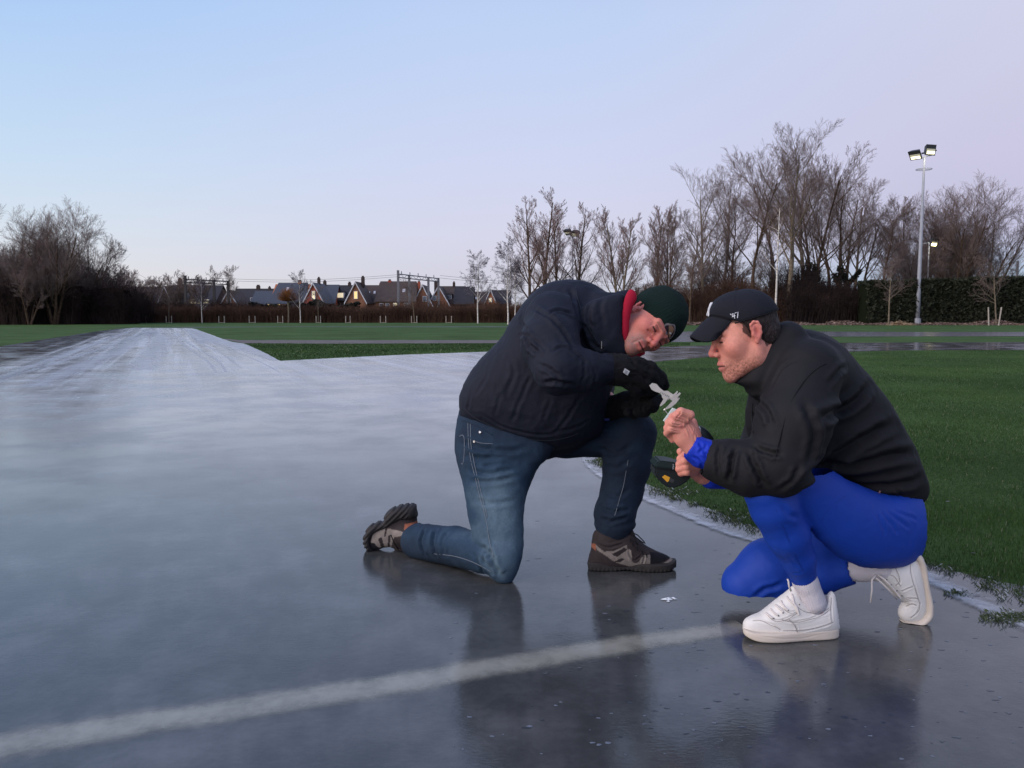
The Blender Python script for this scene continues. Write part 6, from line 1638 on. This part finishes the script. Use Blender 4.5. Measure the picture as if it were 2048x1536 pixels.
# hair: short, brown, showing below the cap round the ear
def hair():
    f = Field((-.10, -.14, -.10), (.10, .12, .14), .0025)
    f.ell((0, -.014, .028), (.0775, .0955, .079), .01); f.ell((0, -.046, -.020), (.066, .062, .050), .02)
    f.ell((0, -.012, .030), (.070, .090, .078), .004, 'sub')
    for sx in (-1, 1):
        f.ell((sx * .088, -.012, -.012), (.030, .023, .036), .004, 'sub')       # ear
        f.ell((sx * .070, .060, -.010), (.050, .052, .060), .006, 'sub')        # cheek and temple
    f.ell((0, .100, -.01), (.09, .075, .09), .004, 'sub'); f.ell((0, .02, -.09), (.10, .07, .055), .004, 'sub'); f.plane((0, 0, -.062), (0, -.35, -1))
    V, Q = f.mesh(1); Q = outward(V, Q); N = normals(V, Q); V = V + N * (.0014 * vnoise(V * np.array([260, 260, 90]), 5))[:, None]
    mesh_obj('hair', to_world(V, H2, O2, S2), Q, M_HAIR, man2, smooth=True)
hair()
def cap():
    root = empty('cap', tuple(O2 + H2[:, 2] * .08)); root.parent = man2; root.matrix_parent_inverse = world_mat(man2).inverted()
    f = Field((-.11, -.145, -.02), (.11, .13, .155), .0028)
    f.ell((0, -.014, .032), (.081, .102, .080), .01); f.ell((0, .035, .068), (.052, .052, .036), .03)
    f.ell((0, -.014, .030), (.0765, .097, .075), .004, 'sub')
    f.plane((0, .09, .060), (0, .42, -1.0), k=.002) if False else f.put((slice(None),) * 3, np.broadcast_to((.034 + .60 * np.clip(f.ax[1] - .028, 0, .055))[None, :, None] - f.ax[2][None, None, :], f.D.shape).astype(np.float32) * -1.0, .003, 'sub')
    V, Q = f.mesh(1); Q = outward(V, Q); N = normals(V, Q)
    a = np.arctan2(V[:, 0], V[:, 1] + .018); V += N * (-.0012 * np.exp(-((((a / (math.pi / 3)) + .5) % 1 - .5) / .03) ** 2) * (V[:, 2] > .05))[:, None]
    Vw = to_world(V, H2, O2, S2); mesh_obj('crown', Vw, Q, M_CAP, root, smooth=True); Nw = normals(Vw, Q)
    # curved peak
    b = MB(); nx, ny = 17, 9; top, bot = [], []
    for i in range(nx):
        u = -1 + 2 * i / (nx - 1); ang = u * 0.98
        x0, y0 = .0735 * math.sin(ang), -.006 + .0905 * math.cos(ang); z0 = .060
        L = .078 * math.sqrt(max(0.0, 1 - (abs(u)) ** 4)) ; 
        for j in range(ny):
            t = j / (ny - 1); x = x0 * (1 - .10 * t); y = y0 + L * t; w_ = min(1.2, (u / .8) ** 2); d_ = L * t / .078; zb = .035 + .60 * min(max(y0 - .028, 0), .055); z = zb - (.036 * d_ ** 1.2) * (1 - w_) - (.020 * min(1, d_ * 2.5) + .040 * d_ ** 1.8) * w_
            top.append((x, y, z)); bot.append((x, y, z - .0035))
    G_ = np.array(top + bot); G_ = to_world(G_, H2, O2, S2); n = nx * ny; Fc = []
    for i in range(nx - 1):
        for j in range(ny - 1):
            q = (i * ny + j, (i + 1) * ny + j, (i + 1) * ny + j + 1, i * ny + j + 1); Fc.append(q); Fc.append(tuple(n + k for k in reversed(q)))
        Fc.append((i * ny + ny - 1, (i + 1) * ny + ny - 1, n + (i + 1) * ny + ny - 1, n + i * ny + ny - 1))
    b.raw([tuple(v) for v in G_], Fc); b.build('peak', M_CAP, root, smooth=True)
    MB().tube([to_world(np.array(top[i * ny]), H2, O2, S2) + H2[:, 1] * .002 for i in range(nx)], .0022, 6).build('peak_seam', M_BLACKC, root, smooth=True)
    mb = MB(); mb.tube([to_world(np.array((.0815 * math.sin(t), -.014 + .1025 * math.cos(t), .0345)), H2, O2, S2) for t in np.linspace(1.0, 2 * math.pi - 1.0, 40)], .0020, 5); mb.build('sweatband_edge', M_BLACKC, root, smooth=True)
    pos = to_world(np.array((0, -.014, .115)), H2, O2, S2); MB().tube([pos, pos + H2[:, 2] * .004], [.007, .005], 10).build('button', M_CAP, root)
    # side lettering '47 on the wearer's left, white raised stitching
    M_EMB = mat('white_embroidery', srgb(225, 225, 228), rough=.8)
    def on_cap(y, z):
        w = np.array((-.084, y, z)); d = ((V - w) ** 2).sum(1); k = np.argsort(d)[:5]; return np.array((V[k, 0].mean() - .0012, y, z))
    strokes = [[(.0, 1.0), (.08, .82)], [(.30, 1.0), (.14, .42), (.62, .50)], [(.52, .95), (.40, .05)], [(.66, .92), (1.15, .95), (.78, .0)], [(.16, .48), (.55, .56)]]
    mb = MB(); w, h = .019, .015; cy, cz = .046, .053
    for s in strokes: mb.tube([to_world(on_cap(cy - x * w, cz + (y_ - .5) * h), H2, O2, S2) for x, y_ in s], .00115, 5)
    mb.build('side_lettering', M_EMB, root)
    # front emblem, interlocked letters, seen edge-on
    def on_front(x, z):
        w_ = np.array((x, .09, z)); d = (V[:, 0] - x) ** 2 + (V[:, 2] - z) ** 2 + (V[:, 1] < .03) * 9; k = np.argsort(d)[:4]; return np.array((x, V[k, 1].max() + .0018, z))
    mb = MB()
    for s in ([(-.006, .070), (-.006, .096), (.010, .072), (.010, .098)], [(-.004, .100), (.003, .086), (.012, .100)], [(.003, .086), (.003, .068)]):
        mb.tube([to_world(on_front(x, z), H2, O2, S2) for x, z in s], .0024, 5)
    mb.build('front_emblem', M_EMB, root)
cap()

# --- blue tights
def tights():
    lo, hi = bounds([W(1435, 925, 2.55), W(1860, 1222, 2.25)], .03); lo[0] -= .02; lo[1] = 2.06; hi[1] = 2.78; f = Field(lo, hi, .0055)
    thigh = P3([(1500, 955, 2.2), (1530, 940, 2.2), (1600, 925, 2.23), (1650, 935, 2.27), (1700, 962, 2.30), (1760, 985, 2.36), (1815, 985, 2.40), (1846, 1000, 2.42), (1853, 1040, 2.42), (1850, 1078, 2.42), (1836, 1108, 2.42),
                (1800, 1127, 2.40), (1760, 1132, 2.36), (1715, 1128, 2.33), (1670, 1108, 2.29), (1635, 1075, 2.25), (1608, 1040, 2.22), (1585, 1008, 2.2), (1545, 1002, 2.18), (1505, 990, 2.18)], 2.3)
    f.puff(thigh, .01, sy=.95, hmax=.13)
    f.ell(W(1775, 1030, 2.50), (.12, .15, .12), .05)
    f.chain(ch([(1532, 985, 2.19, .060), (1548, 1015, 2.20, .064), (1575, 1070, 2.22, .060), (1597, 1120, 2.24, .046), (1606, 1150, 2.25, .0385)]), .014)
    f.chain(ch([(1770, 1060, 2.52, .12), (1640, 1100, 2.52, .098), (1535, 1135, 2.51, .085), (1490, 1166, 2.51, .071)]), .03)
    f.chain(ch([(1490, 1170, 2.51, .068), (1560, 1161, 2.49, .066), (1640, 1148, 2.46, .060), (1700, 1138, 2.43, .047)]), .016)
    f.rc(W(1722, 1137, 2.42), W(1712, 1137, 2.42), .05, .044, .004, 'sub')
    def post(V, N, Q):
        folds(V, N, .0014, 10, 41, (1, 1, .6)); folds(V, N, .0005, 40, 42); N[:] = normals(V, Q)
        for p, a, w in (([(1765, 1020), (1785, 1045), (1800, 1065)], .003, .005), ([(1775, 1018), (1805, 1042), (1825, 1055)], .003, .005), ([(1790, 1018), (1820, 1030), (1840, 1040)], .0025, .005), ([(1758, 1025), (1768, 1050), (1775, 1070)], .0025, .005),
                        ([(1512, 1195), (1530, 1180), (1570, 1168)], .005, .008), ([(1605, 1142), (1595, 1150), (1580, 1148)], .0015, .003), ([(1600, 1035), (1580, 1030), (1560, 1010)], .004, .007), ([(1575, 1115), (1585, 1130), (1600, 1135)], .0015, .004)): crease(V, N, p, a, w)
        V[:, 2] = np.maximum(V[:, 2], .0055); return V
    return sculpt('tights', f, M_BLUE, man2, 1, post)
ti, TV, TN = tights()
tubes('seam', TV, TN, [[(1700, 985), (1660, 1015), (1640, 1050)], [(1548, 1010), (1572, 1070), (1596, 1125), (1606, 1148)]], .0006, mat('blue_thread', srgb(10, 42, 118), rough=.7), ti)
MB().tube([W(1578, 1158, 2.268) , W(1590, 1163, 2.235), W(1608, 1163, 2.228), W(1622, 1158, 2.235), W(1630, 1148, 2.268)], .0022, 6).build('hem', mat('blue_hem', srgb(18, 52, 136), rough=.6), ti, smooth=True)
# blue shirt cuffs
def cuffs():
    lo, hi = bounds([W(1355, 860, 2.2), W(1470, 985, 2.45)], .03); f = Field(lo, hi, .0032)
    f.chain(ch([(1386, 896, 2.222, .0355), (1402, 905, 2.220, .040), (1440, 915, 2.212, .048)]), .01)
    f.rc(W(1365, 883, 2.225), W(1383, 894, 2.223), .036, .031, .003, 'sub')
    def post(V, N, Q):
        folds(V, N, .0022, 30, 51)
        for p in ([(1398, 880), (1404, 895), (1400, 905)], [(1412, 885), (1408, 900), (1415, 912)], [(1382, 915), (1395, 925), (1405, 940)]): crease(V, N, p, .004, .004)
        return V
    sculpt('shirt_cuff', f, M_BLUEC, man2, 1, post)
    f = Field(lo, hi, .004); f.chain(ch([(1420, 958, 2.41, .030), (1450, 955, 2.44, .036)]), .01); sculpt('shirt_cuff', f, M_BLUEC, man2, 1)
cuffs()

# --- socks and white sneakers
def sock(name, pts, h):
    lo, hi = bounds([p[:3] for p in ch(pts)], .06); f = Field(lo, hi, .0028); f.chain(ch(pts), .01)
    a, b = np.array(ch(pts)[0][:3]), np.array(ch(pts)[-1][:3]); d = (b - a) / np.linalg.norm(b - a)
    def post(V, N, Q):
        r = V - a; r = r - (r @ d)[:, None] * d; e = np.cross(d, (0, 1, 0)); e /= np.linalg.norm(e); t = np.arctan2(r @ e, r @ np.cross(d, e)); V += N * (.0009 * np.sin(t * 34))[:, None]; return V
    sculpt('sock', f, M_SOCK, man2, 0, post)
sock('sock', [(1603, 1140, 2.25, .034), (1612, 1168, 2.25, .034), (1626, 1205, 2.25, .037)], 0)
sock('sock', [(1690, 1138, 2.43, .037), (1725, 1138, 2.41, .036), (1765, 1138, 2.38, .036)], 0)
def sneaker(Yb, up, so, lines, eyelets, lace, cut, midline, sy=1.0, flat=False):
    c = np.mean(P3(so, Yb), axis=0); root = empty('sneaker', tuple(c)); root.parent = man2; root.matrix_parent_inverse = world_mat(man2).inverted()
    U = P3(up, Yb); lo, hi = bounds(U, .02); lo[1] = Yb - .08; hi[1] = Yb + .08; f = Field(lo, hi, .0026); f.puff(U, .004, sy=sy, hmax=.050)
    for c_ in cut: f.rc(W(*c_[0], Yb), W(*c_[1], Yb), c_[2], c_[3], .005, 'sub')
    def post(V, N, Q):
        for L in lines: crease(V, N, L, .0016, .0022, ridge=.8)
        return V
    o, V, N = sculpt('upper', f, M_WLEA, root, 1, post)
    if flat:
        xt, xh = W(so[0][0], 1260, Yb)[0], W(so[8][0], 1260, Yb)[0]; L_ = xh - xt
        foot = [(xt + L_ * t, Yb + .018 * (t - .5) + sgn * w) for t, w, sgn in ((0.0, .010, -1), (.05, .030, -1), (.18, .045, -1), (.34, .050, -1), (.6, .042, -1), (.85, .038, -1), (.97, .026, -1), (1.0, .0, 1), (.97, .026, 1), (.85, .038, 1), (.6, .040, 1), (.32, .049, 1), (.16, .044, 1), (.04, .028, 1))]
        f = Field((xt - .03, Yb - .09, -.02), (xh + .03, Yb + .09, .09), .0026)
        def prof(x): t = (x - xt) / L_; return .005 + .012 * np.clip(1 - t / .16, 0, 1) ** 2, .030 + .006 * t + .004 * np.clip(1 - t / .1, 0, 1)
        f.slab(foot, prof, .005)
    else:
        So = P3(so, Yb); lo, hi = bounds(So, .02); lo[1] = Yb - .09; hi[1] = Yb + .09; f = Field(lo, hi, .0026); f.puff(So, .003, sy=3.6 * sy, hmax=.050)
    def post2(V, N, Q): V[:, 2] = np.maximum(V[:, 2], .0052); crease(V, N, midline, .0012, .0016, ridge=.4); return V
    s_, SV, SN = sculpt('sole', f, M_WSOLE, root, 1, post2)
    tubes('stitching', V, N, lines, .0008, M_SEAMW, root, off=.0002)
    mb = MB()
    for x, y in eyelets: i = pick(V, x, y, 4); mb.tube([V[i] + N[i] * .0002, V[i] + N[i] * .0016], .0020, 8)
    mb.build('eyelets', mat('eyelet', srgb(110, 104, 104), rough=.5), root)
    mb = MB()
    for L in lace:
        if L[0] == 'on': mb.tube(surf_tube(V, N, L[1], .0022, .0022), .0027, 6)
        else: mb.tube(L[1], .0026, 6)
    mb.build('laces', mat('lace_white', srgb(214, 206, 200), rough=.85), root, smooth=True)
    return root
Y1 = Yg(1284) + .03
sneaker(Y1, [(1486, 1256), (1490, 1240), (1505, 1232), (1522, 1226), (1540, 1212), (1558, 1198), (1575, 1184), (1586, 1172), (1596, 1176), (1604, 1195), (1622, 1210), (1642, 1208), (1654, 1192), (1662, 1182), (1669, 1188), (1672, 1210), (1676, 1240), (1676, 1258), (1640, 1268), (1580, 1276), (1530, 1274), (1492, 1266)],
        [(1484, 1250), (1484, 1266), (1502, 1278), (1535, 1286), (1570, 1289), (1610, 1287), (1650, 1280), (1674, 1270), (1678, 1252), (1664, 1250), (1630, 1260), (1590, 1266), (1550, 1266), (1515, 1260), (1495, 1250)],
        [[(1500, 1238), (1520, 1240), (1545, 1250), (1562, 1262)], [(1530, 1226), (1548, 1240), (1575, 1236), (1600, 1222)], [(1582, 1190), (1590, 1205), (1612, 1222), (1645, 1222), (1660, 1210)], [(1560, 1238), (1590, 1244), (1640, 1230), (1664, 1214)],
         [(1596, 1268), (1590, 1250), (1575, 1236)], [(1660, 1188), (1662, 1215), (1666, 1250)], [(1560, 1262), (1600, 1264), (1640, 1256), (1672, 1244)], [(1552, 1205), (1575, 1222), (1594, 1222)]],
        [(1546, 1236), (1555, 1230), (1565, 1225), (1575, 1219), (1592, 1210), (1601, 1206)],
        [('on', [(1528, 1222), (1536, 1230), (1545, 1236)]), ('on', [(1537, 1214), (1546, 1223), (1556, 1230)]), ('on', [(1547, 1206), (1556, 1216), (1566, 1225)]), ('on', [(1558, 1197), (1566, 1209), (1576, 1219)]), ('on', [(1570, 1188), (1580, 1202), (1593, 1214), (1596, 1226)]),
         ('free', [W(1582, 1182, Y1 - .03), W(1578, 1172, Y1 - .035), W(1577, 1163, Y1 - .035), W(1575, 1158, Y1 - .03)]), ('on', [(1580, 1182), (1586, 1200), (1594, 1220), (1598, 1230)])],
        [((1615, 1190), (1632, 1196), .034, .032)], [(1490, 1262), (1530, 1274), (1600, 1277), (1672, 1261)], sy=1.0, flat=True)
Y2 = Yg(1250) + .02
sneaker(Y2, [(1762, 1122), (1800, 1124), (1830, 1106), (1840, 1130), (1847, 1170), (1853, 1205), (1851, 1228), (1838, 1242), (1820, 1246), (1804, 1240), (1797, 1228), (1800, 1214), (1808, 1204), (1790, 1190), (1768, 1168), (1755, 1155), (1748, 1142)],
        [(1822, 1108), (1835, 1104), (1846, 1128), (1852, 1165), (1859, 1202), (1858, 1228), (1846, 1243), (1828, 1252), (1808, 1250), (1800, 1240), (1812, 1241), (1830, 1237), (1843, 1222), (1844, 1200), (1838, 1165), (1832, 1132)],
        [[(1790, 1128), (1796, 1150), (1800, 1165), (1785, 1175)], [(1818, 1120), (1824, 1150), (1834, 1185), (1842, 1210)], [(1842, 1205), (1835, 1225), (1815, 1240)], [(1800, 1186), (1815, 1178), (1828, 1172)], [(1808, 1202), (1822, 1198), (1838, 1200)], [(1806, 1212), (1820, 1210), (1834, 1212)], [(1778, 1150), (1790, 1158), (1800, 1178)]],
        [(1770, 1160), (1780, 1172), (1792, 1184), (1802, 1194)],
        [('on', [(1772, 1128), (1768, 1140), (1760, 1152)]), ('free', [W(1756, 1150, Y2 - .04), W(1768, 1158, Y2 - .055), W(1782, 1172, Y2 - .05), W(1798, 1192, Y2 - .045), W(1806, 1204, Y2 - .045)]), ('free', [W(1752, 1156, Y2 - .04), W(1764, 1166, Y2 - .05), W(1780, 1182, Y2 - .045), W(1794, 1198, Y2 - .04)]),
         ('free', [W(1752, 1150, Y2 - .04), W(1744, 1160, Y2 - .045), W(1744, 1180, Y2 - .045), W(1741, 1206, Y2 - .045)])],
        [], [(1838, 1115), (1848, 1165), (1850, 1220)], sy=.95)

# ------------------------------------------------------------------ things held in the hands
M_PLASTG = mat('drill_rim', srgb(30, 44, 44), rough=.5, spec=.4); M_PLAST = mat('drill_plastic', srgb(24, 30, 31), rough=.5, spec=.4); M_YEL = mat('drill_yellow', srgb(232, 168, 52), rough=.5); M_LET = mat('drill_lettering', srgb(170, 178, 184), rough=.6)
M_CAL = mat('caliper_plastic', srgb(206, 202, 194), rough=.45, spec=.4, var=.05, vscale=60)
def caliper():
    root = empty('caliper', tuple(W(1330, 800, 2.615))); tag(root, 'pale plastic vernier caliper held in the black gloves', 'caliper')
    Yc = 2.615
    def plate(px, th, name, m, dy=0.0): return MB().prism([W(x, y, Yc + dy) for x, y in px], (0, th, 0)).build(name, m, root)
    plate([(1299, 771), (1305, 766), (1313, 768), (1320, 776), (1328, 782), (1336, 782), (1348, 790), (1360, 796), (1356, 804), (1341, 796), (1337, 800), (1326, 794), (1320, 786), (1310, 783), (1303, 779)], .004, 'beam', M_CAL)
    plate([(1338, 797), (1351, 786), (1355, 782), (1356, 784), (1352, 791), (1360, 785), (1362, 787), (1354, 796), (1359, 797), (1352, 807), (1342, 815), (1332, 819), (1331, 817), (1337, 811), (1345, 802)], .0045, 'fixed_jaw', M_CAL, -.0052)
    plate([(1326, 790), (1338, 796), (1335, 799), (1330, 806), (1321, 813), (1320, 811), (1327, 799), (1324, 794)], .0045, 'sliding_jaw', M_CAL, -.0104)
    mb = MB()
    for k in range(9): x, y = 1322 + k * 3.2, 783.5 + k * 1.6; mb.prism([W(x, y, Yc - .0006), W(x + .7, y + .35, Yc - .0006), W(x - .8, y + 3.2, Yc - .0006), W(x - 1.5, y + 2.8, Yc - .0006)], (0, .0004, 0))
    mb.build('scale_marks', mat('scale_ink', srgb(90, 90, 90), rough=.7), root)
caliper()
def card():
    Yc = 2.262; root = empty('measuring_block', tuple(W(1345, 840, Yc))); tag(root, 'white block with a thin pin, pinched in the bare hand', 'measuring block')
    MB().prism([W(x, y, Yc) for x, y in ((1327, 842), (1346, 816), (1372, 826), (1350, 855))], (0, .010, 0)).build('block', mat('block_white', srgb(208, 222, 212), rough=.5), root)
    MB().tube([W(1336, 829, Yc + .004), W(1329, 819, Yc + .003)], .0013, 6).build('pin', M_METAL, root); MB().tube([W(1330.5, 818, Yc + .003), W(1327.5, 820.5, Yc + .003)], .0022, 6).build('pin_head', M_METAL, root)
card()
def drill():
    root = empty('cordless_drill', tuple(W(1375, 925, 2.37))); tag(root, 'black cordless drill with a yellow marked battery gripped in the lower hand', 'drill')
    Yc = 2.385
    def sol(pts, name, m, sy, hm, h=.003, par=root, Y=Yc):
        U = P3(pts, Y); lo, hi = bounds(U, .02); lo[1] = Y - .06; hi[1] = Y + .06; f = Field(lo, hi, h); f.puff(U, .004, sy=sy, hmax=hm, n=3); return sculpt(name, f, m, par, 1)
    sol([(1400, 905), (1385, 896), (1362, 918), (1350, 930), (1362, 946), (1385, 940), (1405, 922)], 'grip', M_PLAST, 1.0, .020)
    def block(pts, y0, y1, bev, name, m, par):
        o = MB().prism([W(x, y, y0) for x, y in pts], (0, y1 - y0, 0)).build(name, m, par)
        bm = bmesh.new(); bm.from_mesh(o.data); bmesh.ops.bevel(bm, geom=bm.edges[:], offset=bev, segments=2, affect='EDGES', clamp_overlap=True); bm.to_mesh(o.data); bm.free(); return o
    b = block([(1309, 950), (1311, 934), (1345, 940), (1384, 948), (1378, 962), (1358, 974), (1344, 978), (1326, 970)], 2.345, 2.425, .005, 'battery', M_PLAST, root)
    block([(1308, 934), (1318, 921), (1346, 924), (1388, 938), (1386, 947), (1345, 939)], 2.340, 2.430, .004, 'battery_rim', M_PLASTG, b)
    BV = np.array([W(1340, 955, 2.345)])
    sol([(1388, 862), (1396, 851), (1412, 858), (1428, 878), (1436, 895), (1425, 905), (1404, 900), (1390, 888)], 'motor_housing', M_PLAST, 1.2, .03, Y=2.36)
    MB().tube([W(1394, 872, 2.35), W(1378, 852, 2.35), W(1370, 842, 2.35)], [.018, .015, .010], 14).build('chuck', M_PLAST, root, smooth=True)
    MB().tube([W(1398, 853, 2.335), W(1401, 858, 2.332), W(1401, 864, 2.332)], .0016, 6).build('clip', M_METAL, root)
    def onb(pts, name, m, lift): 
        yy = 2.345 - lift
        return MB().prism([W(x, y, yy) for x, y in pts], (0, .0015, 0)).build(name, m, b)
    l = onb([(1324, 954), (1330, 950), (1340, 955), (1337, 963), (1334, 964)], 'battery_label', M_YEL, .0010)
    onb([(1341, 956), (1349, 960), (1346, 966), (1338, 963)], 'battery_label', mat('label_grey', srgb(60, 64, 66), rough=.5), .0010)
    # voltage digits on the upper face of the battery foot
    mb = MB()
    for s in ([(1345, 929), (1348, 929.5), (1346, 931.5), (1348.5, 933), (1345, 934)], [(1345, 935.5), (1348, 936), (1345.5, 938), (1346.5, 939)]): mb.tube([W(x, y, 2.339) for x, y in s], .0009, 5)
    mb.build('digits', M_LET, b)
    MB().tube([W(1384, 934, 2.345), W(1387, 924, 2.343)], .0042, 8).build('trigger_ring', M_YEL, root)
drill()
